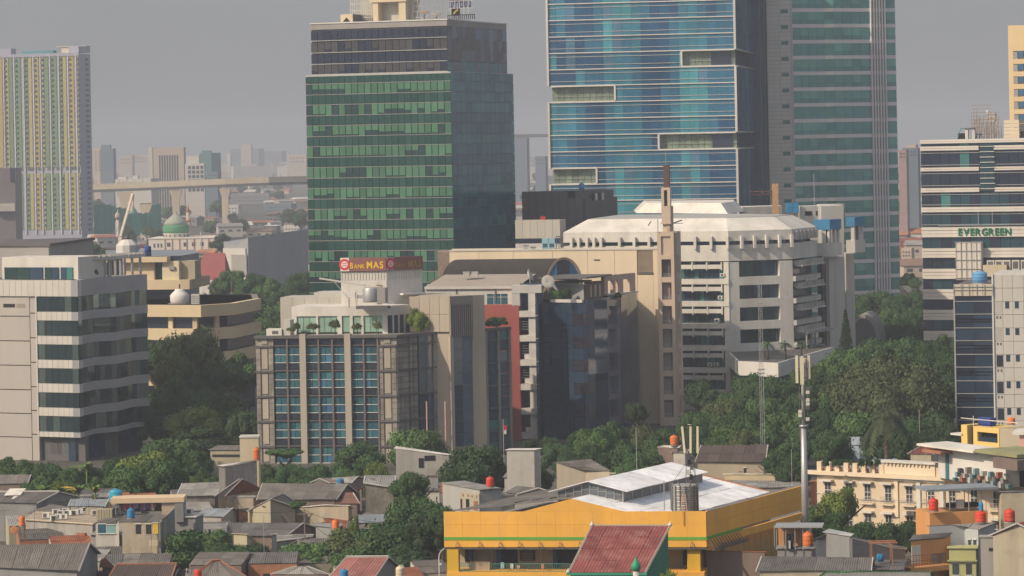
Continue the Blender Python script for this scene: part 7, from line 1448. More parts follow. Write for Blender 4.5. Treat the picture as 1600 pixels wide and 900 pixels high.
    bars('clothes_rail', [((q0.x, q0.y+.8, zt-.48), (q1.x, q1.y+.8, zt-.48)), ((q0.x, q0.y, 7), (q0.x, q0.y, zt)), ((q1.x, q1.y, 7), (q1.x, q1.y, zt))], .05, METAL, lr)
    bb = thing('boarded_box', 'yellowish slatted rooftop box under the cyan tank', 'rooftop box', (q0.x-1.6, q0.y, 6.6)); 
    for i in range(6): seg(bb, 'slat', V2(q0)-Vector((2.4, .1)), V2(q0)-Vector((.4, .1)), i*.33, i*.33+.28, 6.4, zp(170, 796, q0), -1.5, 0, OLW)
    shed('striped grey metal shed between the laundry roof and the grove', ((*c1(1018, 590), 5.0), (*c1(1160, 590), 5.0), (*c1(1175, 548), 6.3), (*c1(1020, 548), 6.3)), fam('striped_metal', (.26, .26, .26), step=.5), GRW); shed('white-capped grey room behind the striped metal shed', ((*c1(1020, 548), 6.6), (*c1(1168, 548), 6.6), (*c1(1222, 526), 6.6), (*c1(1060, 526), 6.6)), [WHITE], GRW, rname='roof_slab_panel')
    # upper right of the left block
    gable('long low grey-roofed building with a stained wall behind the red hip roof', c1(1085, 348), c1(1330, 338), c1(1050, 426), c1(1290, 420), 4.6, .3, ASBL, CBS)
    r, P = gable('cream house with a weathered red tile hip roof', c1(1425, 322), c1(1442, 321), c1(1278, 424), c1(1545, 384), 5.0, .45, TER, CRM)
    shed('cream wall house front below the red tile roof', ((*c1(1315, 432), 4.6), (*c1(1520, 432), 4.6), (*c1(1530, 420), 4.8), (*c1(1320, 420), 4.8)), ASBL, CRM, rects=((352, 359, 784, 792, 'window', OLW),))
    r, P = shed('raw concrete block tower house with a white slab roof and an orange tank', ((*c1(1330, 248), 8.4), (*c1(1500, 222), 8.6), (*c1(1540, 208), 8.9), (*c1(1290, 240), 8.6)), [WHITE], CB, rname='roof_slab_panel', side=((395, 399, 728, 744, 'window', OPN),))
    shed('low yellowish flat building among trees left of the stone block', ((*c1(1240, 150), 4.4), (*c1(1470, 150), 4.4), (*c1(1480, 118), 4.8), (*c1(1290, 122), 4.8)), ASB, OLW, rects=((332, 385, 710, 714, 'dark_strip', OPN),))
    q = atz(*c1(1498, 215), 8.6); cw = thing('chimney_block', 'cream rendered block tower at the left foot of the stone block', 'tower block', (q.x, q.y, 0)); seg(cw, 'wall', V2(q), V2(q)+Vector((1, 0)), -1.6, 1.0, 0, zp(392, 684, q), -3, 0, CREAM); seg(cw, 'cap', V2(q), V2(q)+Vector((1, 0)), -1.7, 1.1, zp(392, 684, q), zp(392, 682, q), -3.1, .1, PALE)
    tank(401, 718, 'orange', 10, 19, z=9.0, label='orange tank on the white slab of the concrete block tower house')
    gable('long grey corrugated roof with brown patched walls in the middle of the kampung', c2(420, 347), c2(925, 352), c2(385, 446), c2(860, 444), 4.8, .33, ASB, BRW, rects=((453, 460, 784, 791, 'window', OPN),))
    gable('rusty red-brown end roof at the right of the long patched house', c2(790, 398), c2(960, 404), c2(840, 470), c2(1000, 470), 4.2, .4, fam('rust_brown_sheet', (.16, .085, .07)), BRW)
    gable('pale grey roof behind the long patched house, with a blue tank', c2(760, 318), c2(990, 305), c2(700, 345), c2(950, 345), 5.4, .3, ASBL, BRW)
    shed('small brick-orange roof wedge beside the stained concrete wall', ((*c2(955, 418), 4.2), (*c2(1015, 402), 4.2), (*c2(1015, 372), 5.2), (*c2(985, 380), 5.0)), TER, BRW)
    shed('stained blank concrete wall house left of the tall slim tree', ((*c2(1022, 345), 7.4), (*c2(1205, 372), 6.8), (*c2(1215, 305), 7.6), (*c2(1030, 305), 8.0)), ASBL, CBS, edge=PALE)
    shed('low dark roof below the stained concrete wall', ((*c2(1010, 540), 3.2), (*c2(1170, 540), 3.2), (*c2(1200, 520), 3.6), (*c2(1030, 520), 3.6)), ASBD, CB)
    shed('cream low house with a white roof edge in the middle of the kampung', ((*c2(530, 502), 4.6), (*c2(965, 498), 4.9), (*c2(940, 478), 5.6), (*c2(790, 474), 5.6)), [WHITE], CRM, rname='roof_slab_panel', rects=((489, 497, 808, 817, 'brick_patch', BRK),))
    gable('olive-cream house with a steep lean-to gable left of the cream low house', c2(472, 440), c2(545, 410), c2(325, 515), c2(470, 480), 5.2, .5, ASBD, OLW)
    shed('olive-cream gable wall with a small vent', ((*c2(328, 512), 5.0), (*c2(470, 445), 7.3), (*c2(478, 440), 7.3), (*c2(340, 508), 5.0)), ASBD, OLW, rects=((410, 415, 790, 792, 'vent', OPN),))
    shed('orange-brown plastered lean-to beside the olive-cream gable', ((*c2(255, 518), 4.4), (*c2(325, 516), 4.6), (*c2(345, 495), 5.0), (*c2(270, 500), 5.0)), ASBD, mat('burnt_orange_wall', (.38, .19, .09), var=.12))
    gable('dark slate roof with a white eave right of the rooftop air conditioning pair', c2(80, 498), c2(245, 494), c2(20, 545), c2(185, 548), 4.4, .33, BLM, WHW); shed('small white wall shed under the dark slate roof', ((*c2(80, 556), 3.6), (*c2(178, 556), 3.6), (*c2(180, 546), 3.8), (*c2(80, 546), 3.8)), [WHITE], WHW, rname='roof_slab_panel')
    gable('wide low asbestos roof in front of the olive-cream house', c2(210, 582), c2(662, 584), c2(200, 660), c2(560, 662), 3.8, .3, ASBD, BRW)
    shed('blue-grey boxy house under an orange tank', ((*c2(722, 598), 4.8), (*c2(868, 615), 4.8), (*c2(905, 588), 4.8), (*c2(735, 584), 4.8)), [GRW], GRW, rname='roof_slab_panel'); shed('small grey sloping roof right of the orange tank box', ((*c2(880, 645), 3.8), (*c2(1010, 640), 3.8), (*c2(1040, 590), 4.6), (*c2(960, 588), 4.6)), ASB, CB); gable('red and grey patched small roof right of the cream low house', c2(985, 536), c2(1190, 530), c2(940, 582), c2(1130, 586), 4.2, .3, BLM+REDM[:1], BRW)
    shed('flat pale concrete roof strip in the kampung centre', ((*c2(470, 700), 3.8), (*c2(720, 668), 3.8), (*c2(725, 650), 3.9), (*c2(480, 650), 3.9)), [CB, ASBL[0]], CB, rname='roof_slab_panel'); shed('grey corrugated lean-to below the flat concrete strip', ((*c2(560, 720), 3.4), (*c2(700, 712), 3.4), (*c2(740, 674), 4.2), (*c2(640, 680), 4.2)), ASB, BRW)
    shed('sloping yellowish wall roof in the lower left kampung', ((*c2(250, 720), 3.4), (*c2(425, 728), 3.4), (*c2(330, 650), 5.2), (*c2(235, 645), 5.2)), [OLW, CRM], OLW, rname='roof_slab_panel')
    shed('tall concrete cistern block beside the flat concrete strip', ((*c2(465, 655), 5.0), (*c2(510, 652), 5.0), (*c2(512, 646), 5.0), (*c2(470, 648), 5.0)), [CONC], CONC, rname='roof_slab_panel')
    # bottom rows
    r, P = gable('large old grey asbestos-roofed house at the lower left corner', c1(-60, 716), c1(535, 703), c1(-90, 850), c1(470, 868), 6.0, .42, ASB, GRW, ridge=None)
    gable('dark tiled roof with red verges at the bottom left', c1(690, 834), c1(1050, 828), c1(640, 915), c1(1020, 915), 5.0, .4, DKT, BRW, ridge=BRK); gable('small rust-red tile roof wedged between two dark roofs', c1(600, 792), c1(640, 800), c1(595, 850), c1(690, 852), 4.6, .4, TER, BRW)
    gable('small dark roof right of the red-verged one', c1(1062, 858), c1(1112, 856), c1(1040, 905), c1(1105, 905), 4.8, .4, DKT, BRW); gable('grey asbestos roof with an orange hip ridge near the bottom', c1(1260, 812), c1(1310, 808), c1(1140, 912), c1(1470, 905), 4.6, .45, ASB, BRW, ridge=mat('orange_ridge', (.45, .15, .07)))
    gable('pale brown-grey asbestos roof at the bottom, left of the pinkish metal roof', c2(615, 842), c2(690, 842), c2(465, 890), c2(820, 892), 5.2, .3, ASBL, BRW)
    gable('pinkish faded metal roof with pale verges at the bottom centre', c2(918, 788), c2(1170, 786), c2(815, 905), c2(1090, 905), 6.2, .45, REDM, GRW, ridge=PALE)
    # centre back
    r, P = shed('grey box house under a long white sloping roof', ((*c2(1200, 140), 8.6), (*c2(1560, 186), 7.2), (*c2(1560, 176), 7.4), (*c2(1215, 126), 8.9)), [WHITE], WHW, rname='roof_slab_panel', rects=((654, 662, 716, 731, 'dark_opening', OPN), (663, 680, 712, 720, 'dark_opening', OPN)))
    q = atz(*c2(1244, 226), 6.4); sd_ = thing('roof_dome', 'tiny silver onion dome before the grey box house', 'dome', q); lathe('dome', [(.35, 0), (.55, .35), (.42, .7), (.1, .95), (.03, 1.4)], mat('silver_dome', (.7, .7, .72), rough=.25, metal=.8), sd_, q, 12); lathe('drum', [(.4, -2.8), (.4, 0)], WHITE, sd_, q, 10)
    shed('dark-topped small house with peeling white wall beside the grey shed-roofed house', ((*c2(1372, 392), 5.2), (*c2(1478, 392), 5.2), (*c2(1480, 345), 5.8), (*c2(1385, 350), 5.8)), ASBD, WHW); shed('small grey gable tower above the peeling white wall', ((*c2(1400, 330), 6.4), (*c2(1450, 332), 6.4), (*c2(1475, 298), 7.2), (*c2(1400, 298), 7.2)), ASB, GRW)
    r, P = shed('light grey house with a thin flat roof, cream recess and red door', ((*c3(107, 345), 8.2), (*c3(345, 388), 7.8), (*c3(480, 378), 7.8), (*c3(250, 332), 8.2)), ASBL, mat('light_grey_wall', (.38, .38, .37), streak=.05), rects=())
    a, b = V2(P[0]), V2(P[1]); u = (b-a).normalized(); Z = lambda y: zp(740, y, a); t0, t1 = walk(a, u, 719, 770), walk(a, u, 749, 770)
    seg(r, 'recess_wall', a, b, t0, t1, Z(793), Z(763.5), .0, .03, CRM)
    for x0, x1, y0, y1, m_ in ((720, 722.5, 775, 790, OPN), (728.5, 733.5, 774, 791, N_DK), (740.5, 746.5, 776, 790, BRK)): seg(r, 'door', a, b, walk(a, u, x0, 780), walk(a, u, x1, 780), Z(y1), Z(y0), .03, .08, m_)
    for x in (723, 731, 737, 744): seg(r, 'vent_window', a, b, walk(a, u, x, 770), walk(a, u, x+1.6, 770), Z(770.5), Z(767), .03, .07, BRW)
    gable('dark slate-grey roof right of the red tank', c3(560, 362), c3(690, 375), c3(480, 404), c3(560, 412), 5.0, .35, ASBD, CB); shed('grey slab awning house with cream rail right of the red tank', ((*c3(350, 440), 6.0), (*c3(470, 418), 6.0), (*c3(560, 408), 6.0), (*c3(400, 425), 6.0)), ASBL, CRM)
    tank(766, 760, 'red', 13, 15, z=8.2, label='red tank on the thin flat roof of the light grey house')
    shed('white boxy stair tower behind the orange hall', ((*c3(490, 150), 9.2), (*c3(675, 148), 9.2), (*c3(715, 138), 9.2), (*c3(520, 140), 9.2)), [WHITE], mat('bare_white_wall', (.52, .50, .46), var=.08, streak=.18, dirt=((.3, .28, .25), .8, .4)), rname='roof_slab_panel'); shed('peeling whitewashed annex below the white boxy stair tower', ((*c3(478, 312), 4.4), (*c3(600, 305), 4.6), (*c3(680, 262), 5.2), (*c3(520, 262), 5.2)), ASBL, WHW, rects=((798, 802, 738, 745, 'window', BRK),))
    shed('grey boxy house with a brown-grey mono-pitch roof and cream block wall', ((*c3(785, 222), 7.6), (*c3(970, 280), 6.2), (*c3(1125, 275), 6.4), (*c3(1000, 202), 7.8)), ASB, mat('cream_block_wall', (.50, .44, .35), var=.1, streak=.15)); shed('cream low wall annex right of the mono-pitch house', ((*c3(1020, 292), 5.2), (*c3(1150, 292), 5.2), (*c3(1155, 284), 5.3), (*c3(1025, 284), 5.3)), [CRM], CRM, rname='roof_slab_panel')
    shed('small white roof under an orange tank amid the centre trees', ((*c4(290, 155), 6.2), (*c4(450, 158), 6.2), (*c4(465, 142), 6.5), (*c4(330, 142), 6.5)), [WHITE], BRW, rname='roof_slab_panel'); gable('grey little roof beside the white tank roof, behind the antenna tower', c4(410, 165), c4(520, 168), c4(395, 195), c4(505, 197), 5.4, .35, ASBD, WHW)
    tank(1053.5, 695, 'orange', 13, 15, z=6.6, label='orange tank on the small white roof amid the centre trees')
    gable('dark brown old tile roof behind the orange hall with a beige wall', c4(600, 142), c4(1065, 138), c4(560, 258), c4(1050, 262), 5.6, .42, DKT, mat('beige_hall_wall', (.36, .31, .24), var=.1, streak=.1), rects=((1162, 1166, 731, 739, 'window', OPN), (1154, 1160, 736, 737.5, 'ladder', BRW)))
    shed('yellowish low parapet wall behind the orange hall', ((*c4(750, 345), 5.4), (*c4(1135, 345), 5.4), (*c4(1135, 338), 5.4), (*c4(755, 338), 5.4)), [CREAM], mat('ochre_wall', (.55, .46, .30), var=.06, streak=.12), rname='coping_slab'); shed('long flat grey roof between the parapet wall and the orange hall', ((*c4(745, 440), 5.2), (*c4(1300, 430), 5.2), (*c4(1290, 392), 5.2), (*c4(780, 382), 5.2)), ASBL, GRW, rname='roof_slab_panel')
    gable('maroon tiled roof among trees left of the big palm', c4(1500, 112), c4(1600, 108), c4(1385, 200), c4(1620, 212), 5.0, .45, MAR, CRM); gable('blue-grey metal roof behind the big palm', c5(500, 72), c5(990, 70), c5(480, 118), c5(960, 130), 6.2, .35, BLM, mat('pale_blue_wall', (.3, .38, .45))); gable('dark maroon roof right of the big palm', c5(1000, 118), c5(1070, 118), c5(905, 172), c5(1060, 176), 6.4, .4, MAR, CRM)
    shed('orange brick side wall right of the tall monopole', ((*c4(1352, 400), 9.0), (*c4(1405, 395), 9.0), (*c4(1405, 380), 9.2), (*c4(1360, 385), 9.2)), [BRK], mat('orange_brick_wall', (.42, .15, .08), var=.12), rname='coping_slab')
    # lower right
    r, P = shed('grey mono-pitch house with a long sloping grey roof, lower right', ((*c5(345, 680), 7.6), (*c5(905, 745), 5.4), (*c5(905, 728), 5.6), (*c5(440, 640), 8.2)), ASB, GRW, cap=50); shed('grey low wall in front of the rooftop shack', ((*c5(120, 735), 5.8), (*c5(350, 735), 5.8), (*c5(420, 700), 5.8), (*c5(150, 700), 5.8)), [CB], GRW, rname='roof_slab_panel')
    q0, q1 = atz(*c5(128, 728), 6.0), atz(*c5(285, 728), 6.0); sk = thing('rooftop_shack', 'open rooftop shack with thin posts and a flat grey canopy beside the monopole foot', 'shack', (q0.x, q0.y, 5.8)); L_ = (V2(q1)-V2(q0)).length; z1 = zp(1213, 824.5, q0)
    seg(sk, 'canopy', V2(q0), V2(q1), -.2, L_*1.75, z1, z1+.15, -3.5, .3, METAL); bars('post', [((*(V2(q0)+(V2(q1)-V2(q0))*t+Vector((0, y_))), 5.7), (*(V2(q0)+(V2(q1)-V2(q0))*t+Vector((0, y_))), z1)) for t in (0, .35, .7, 1) for y_ in (0, 3)], .06, METAL, sk); seg(sk, 'clutter', V2(q0), V2(q1), L_*.32, L_*.6, 5.8, 7.3, -1.4, -.4, DARK); seg(sk, 'clutter_cloth', V2(q0), V2(q1), L_*.42, L_*.52, 5.8, 6.7, -.4, -.2, PALE); seg(sk, 'back_screen', V2(q0), V2(q1), 0, L_, 5.8, z1-.3, -3.2, -3.1, ORW)
    shed('white-edged lean-to roof right of the rooftop shack', ((*c5(400, 640), 8.2), (*c5(570, 665), 8.0), (*c5(590, 648), 8.3), (*c5(440, 618), 8.5)), [METAL], GRW, rname='roof_slab_panel')
    tank(*c5(315, 720), 'orange', 16, 22, z=6.6, label='orange tank beside the rooftop shack at the monopole foot')
    gable('long dark grey roof at the bottom right', c5(40, 782), c5(700, 790), c5(5, 872), c5(690, 868), 5.6, .4, ASBD, CRM); shed('brown clay roof strip at the left of the long dark roof', ((*c4(590, 895), 5.2), (*c4(1040, 900), 5.2), (*c4(1060, 880), 5.7), (*c4(620, 872), 5.7)), TER, BRW); shed('long green roof at the bottom edge, right', ((*c5(360, 912), 5.6), (*c5(1075, 912), 5.6), (*c5(1060, 872), 6.4), (*c5(420, 868), 6.4)), fam('green_sheet', (.08, .20, .09), step=.4), GRW); shed('grey flat terrace with a blue barrel behind the long dark roof', ((*c5(700, 862), 5.6), (*c5(885, 862), 5.6), (*c5(905, 802), 5.6), (*c5(720, 805), 5.6)), ASBD, BRW)
    q = atz(*c5(750, 802), 6.2); pg = thing('pergola', 'small red-beamed frame shelter over a blue barrel, lower right', 'shelter', q); bars('frame', [((q.x-1+a, q.y+b, 5.6), (q.x-1+a, q.y+b, 8.0), .06) for a in (0, 2.2) for b in (0, 1.6)]+[((q.x-1.3, q.y+b, 8.0), (q.x+1.8, q.y+b, 8.0), .1) for b in (0, 1.6)], .06, BRK, pg); lathe('barrel', [(.35, 0), (.4, .4), (.35, .8)], mat('tank_blue', (1, 1, 1)), pg, (q.x, q.y+.8, 5.9), 10)
    # orange balcony house
    r, P = shed('orange-walled house with an upstairs balcony and white door', ((*c5(915, 690), 7.6), (*c5(1135, 670), 7.6), (*c5(1175, 640), 8.0), (*c5(940, 655), 8.0)), ASBD, ORW); a, b = V2(P[0]), V2(P[1]); u = (b-a).normalized(); Z = lambda y: zp(1440, y, a); T = lambda px: walk(a, u, px, 870)
    seg(r, 'door', a, b, T(1424), T(1438), Z(881), Z(853), .02, .1, WHW); seg(r, 'balcony_slab', a, b, T(1412), T(1478), Z(893), Z(885), 0, 1.3, ORW); bars('balcony_rail', [((*(a+u*T(1412+i*4.4)+Vector((0, -1.25))), Z(885)), (*(a+u*T(1412+i*4.4)+Vector((0, -1.25))), Z(866))) for i in range(16)]+[((*(a+u*T(1412)+Vector((0, -1.25))), Z(y)), (*(a+u*T(1478)+Vector((0, -1.25))), Z(y))) for y in (866, 875)], .035, RUST, r); seg(r, 'shade_wall', a, b, T(1455), T(1478), Z(885), Z(868), .02, .06, CBS)
    shed('light blue-grey house with twin small windows behind the lime wall', ((*c5(1140, 600), 8.4), (*c5(1340, 620), 8.4), (*c5(1440, 580), 8.8), (*c5(1020, 600), 8.8)), ASBL, mat('pale_blue_grey_wall', (.40, .43, .45)), rects=((1513, 1517.5, 843, 854, 'window', WIN), (1521, 1525.5, 843, 854, 'window', WIN)))
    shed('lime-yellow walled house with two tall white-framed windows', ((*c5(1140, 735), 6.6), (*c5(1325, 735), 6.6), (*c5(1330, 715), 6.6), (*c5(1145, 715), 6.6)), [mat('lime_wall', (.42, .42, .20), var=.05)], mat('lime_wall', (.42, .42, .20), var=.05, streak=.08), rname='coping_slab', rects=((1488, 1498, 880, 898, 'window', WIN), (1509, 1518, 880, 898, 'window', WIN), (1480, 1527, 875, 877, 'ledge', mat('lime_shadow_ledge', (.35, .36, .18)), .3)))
    r, P = shed('grey rendered house with a red tile roof at the lower right corner', ((*c5(1325, 668), 8.2), (*c5(1640, 668), 8.2), (*c5(1640, 655), 8.2), (*c5(1335, 655), 8.2)), [CB], mat('warm_grey_wall', (.34, .33, .31), streak=.1), rname='coping_slab', rects=((1545, 1560, 856, 861, 'vent', OPN), (1593, 1606, 856, 861, 'vent', OPN)))
    gable('red tile roof at the right edge above the grey rendered house', c5(1560, 585), c5(1680, 560), c5(1385, 662), c5(1640, 662), 8.4, .5, fam('bright_red_tile', (.32, .06, .045), tile=True), CRM)
    for (X, Y, w, h, lab, z) in ((1342, 578, 17, 17, 'red tank, left of two before the hotel terrace', 8.9), (1515, 576, 17, 20, 'red tank, right of two beside the red tile roof', 8.9)): tank(*c5(X, Y), 'red', w, h, z=z, label=lab)
    # terrace pavilion
    q0, q1 = atz(*c5(1040, 590), 8.6), atz(*c5(1385, 575), 8.6); pv = thing('roof_pavilion', 'open roof pavilion with a thin blue-grey canopy over an orange parapet', 'pavilion', (q0.x, q0.y, 8)); a, b = V2(q0), V2(q1); L_ = (b-a).length; Z = lambda y: zp(1454, y, q0)
    seg(pv, 'parapet', a, b, 0, L_, 0, Z(802), -5, 0, ORW); seg(pv, 'canopy', a, b, -.4, L_+1.2, Z(768), Z(764.5), -4, .4, BLM[0]); bars('post', [((*(a+(b-a)*t+Vector((0, y_))), Z(803)), (*(a+(b-a)*t+Vector((0, y_))), Z(767))) for t in (.02, .35, .68, .98) for y_ in (.2, 3.6)], .07, METAL, pv); seg(pv, 'dark_clutter', a, b, L_*.38, L_*.9, Z(797), Z(790), -2, -1, DARK); seg(pv, 'clutter_box', a, b, L_*.5, L_*.62, Z(797), Z(784), -1, -.5, PALE)
    tank(*c5(1062, 508), 'red', 15, 19, z=10.2, label='red tank under the blue-grey canopy of the roof pavilion'); shed('blue-grey roofed white room at the right edge beside the pavilion', ((*c5(1430, 428), 11.2), (*c5(1640, 430), 11.2), (*c5(1640, 392), 12.0), (*c5(1450, 396), 12.0)), BLM, CRM, rects=((1563, 1569, 782, 789, 'window', OPN), (1572, 1577, 781, 794, 'window', WIN), (1586, 1592, 781, 794, 'window', WIN)))
    # misc tanks etc.
    tank(*c1(690, 450), 'cyan', 21, 18, z=8.4, label='cyan tank on the laundry terrace', leg=1.5); tank(*c1(780, 553), 'blue', 12, 15, z=7.6, label='dark blue tank on the slate roof below the laundry'); tank(*c1(132, 600), 'orange', 9, 16, z=5.2, label='slim orange tank at the left end of the air conditioner roof', leg=2); tank(*c2(855, 616), 'orange', 11, 14, z=5, label='orange tank in the middle of the kampung'); tank(*c2(905, 912), 'blue', 13, 14, z=6.5, label='dark blue tank at the bottom edge on the pinkish metal roof'); tank(*c2(1240, 915), 'cream', 14, 20, z=6, label='cream tank at the bottom edge right of the pinkish metal roof'); tank(*c1(1178, 905), 'red', 12, 12, z=5.2, label='red tank at the bottom edge on the orange ridged roof'); tank(*c2(882, 346), 'blue', 12, 7, z=5.8, label='squat blue tank on the pale grey roof behind the long patched house'); tank(1580, 662, 'orange', 12, 10, z=9, label='orange bucket-like tank on the yellow terrace building')
    tank(*c5(1345, 512), 'blue', 7, 14, z=10, label='small slim blue tank above the left red tank')
    p = atz(*c1(85, 655), 4.6); ds = thing('satellite_dish', 'orange mesh satellite dish at the left edge', 'satellite dish', p); o = lathe('dish', [(.02, -.12), (.25, -.08), (.5, .06), (.48, .08), (.02, -.09)], mat('dish_orange', (.5, .2, .08)), ds, p+Vector((0, 0, .6)), 16); o.rotation_euler = (math.radians(70), 0, .3); bars('mast', [(p, p+Vector((0, 0, .6)))], .07, METAL, ds)
    # air conditioners
    r0 = thing('air_conditioner', 'x', 'air conditioner', (0, 0, 0)); mW = mat('ac_white', (.62, .61, .58), var=.05)
    for nm, mm, lo, sz in (('casing', mW, (0, 0, .35), (.95, .38, .62)), ('fan_grille', DGREY, (-.12, -.2, .35), (.46, .03, .46)), ('foot', DGREY, (0, 0, .02), (.8, .3, .05))): link(nm, unitbox(mm), r0, lo, 0, sz)
    index_children(r0); acs = [(c1(275, 553), 'leftmost, set apart behind'), (c1(322, 570), 'front row, first from the left'), (c1(350, 560), 'front row, second from the left'), (c1(381, 560), 'front row, third from the left'), (c1(335, 532), 'back row, first from the left'), (c1(362, 540), 'between the rows in the centre'), (c1(392, 526), 'back row, tucked behind'), (c1(408, 538), 'right of the centre cluster'), (c1(445, 536), 'right cluster, left unit'), (c1(472, 530), 'right cluster, right unit'), (c1(568, 536), 'by the cream cottage, left of the pair'), (c1(597, 541), 'by the cream cottage, right of the pair')]
    for i, ((px, py), lab) in enumerate(acs):
        p = atz(px, py, 5.08); o = r0 if i == 0 else copy_tree(r0, p); o.location = p; o.rotation_euler = (0, 0, random.uniform(-.3, .5)); o['label'] = 'air conditioner on the tan roof, '+lab; o['group'] = 'air conditioners on the tan flat roof'
    for (px, py), lab in ((c1(1088, 533), 'air conditioner on the grey room by the grove, left of two'), (c1(1130, 531), 'air conditioner on the grey room by the grove, right of two')): p = atz(px, py, 6.75); o = copy_tree(r0, p, .1, 1.0, lab)
kampung()
def lanes():
    r = random.Random(5); wl = [CB, CRM, WHW, BRW, OLW, GRW, BRK]; rf = [ASB, ASBD, ASBL, TER, ASB, ASBD]
    for i in range(88):
        px = r.uniform(-10, 690); d = r.uniform(350, 452); w_ = r.uniform(3.5, 7.5); l = r.uniform(3, 5.5); z = r.uniform(2.3, 3.3); rz = r.choice([-.15, 0, .1, .25]); a = tang(px, 820)[0]; q = Vector((a*d, d)); u = Vector((math.cos(rz), math.sin(rz))); v = Vector((-u.y, u.x)); P = [q-u*w_/2, q+u*w_/2, q+u*w_/2+v*l, q-u*w_/2+v*l]
        ri = r.randrange(6); wi = r.randrange(7); rs = ('asbestos', 'dark sheet', 'pale sheet', 'red tile', 'asbestos', 'dark sheet')[ri]; ws = ('block-walled', 'cream', 'whitewashed', 'brown', 'olive', 'grey', 'brick')[wi]
        t = thing('lean_to', 'low %s lean-to with %s roof, %s, %s' % (ws, rs, 'far left' if px < 120 else 'left' if px < 260 else 'centre left' if px < 400 else 'centre of the kampung' if px < 550 else 'left of the orange hall', 'near row' if d < 378 else 'middle lane' if d < 415 else 'back lane'), 'shed', (*q, 0), 'low lean-tos between the kampung houses'); tp = [Vector((p.x, p.y, z+(.9 if j > 1 else 0))) for j, p in enumerate(P)]
        roofquad(t, *tp, rf[ri], cap=12); solid(t, 'wall', [p-Vector((0, 0, .1)) for p in tp][::-1], wl[wi])
        if i % 2: seg(t, 'door', P[0], P[1], w_*.3, w_*.3+.8, 0, 1.9, 0, .05, OPN)
    for i in range(20):
        px = r.choice([r.uniform(0, 690), r.uniform(0, 690), r.uniform(1200, 1600)]); d = r.uniform(360, 430); a = tang(px, 800)[0]; q = Vector((a*d, d, 0)); h = r.uniform(5.5, 8)
        t = thing('television_antenna', 'thin rooftop television antenna pole rising among the low houses', 'antenna', q, 'television antennas among the low houses'); bars('mast', [((q.x, q.y, 0), (q.x, q.y, h))], .025, DGREY, t); bars('aerial', [((q.x-.7, q.y, h-.1), (q.x+.7, q.y, h-.1))]+[((q.x+o, q.y-.35, h-.1), (q.x+o, q.y+.35, h-.1)) for o in (-.6, -.2, .2, .6)], .018, DGREY, t)
lanes()
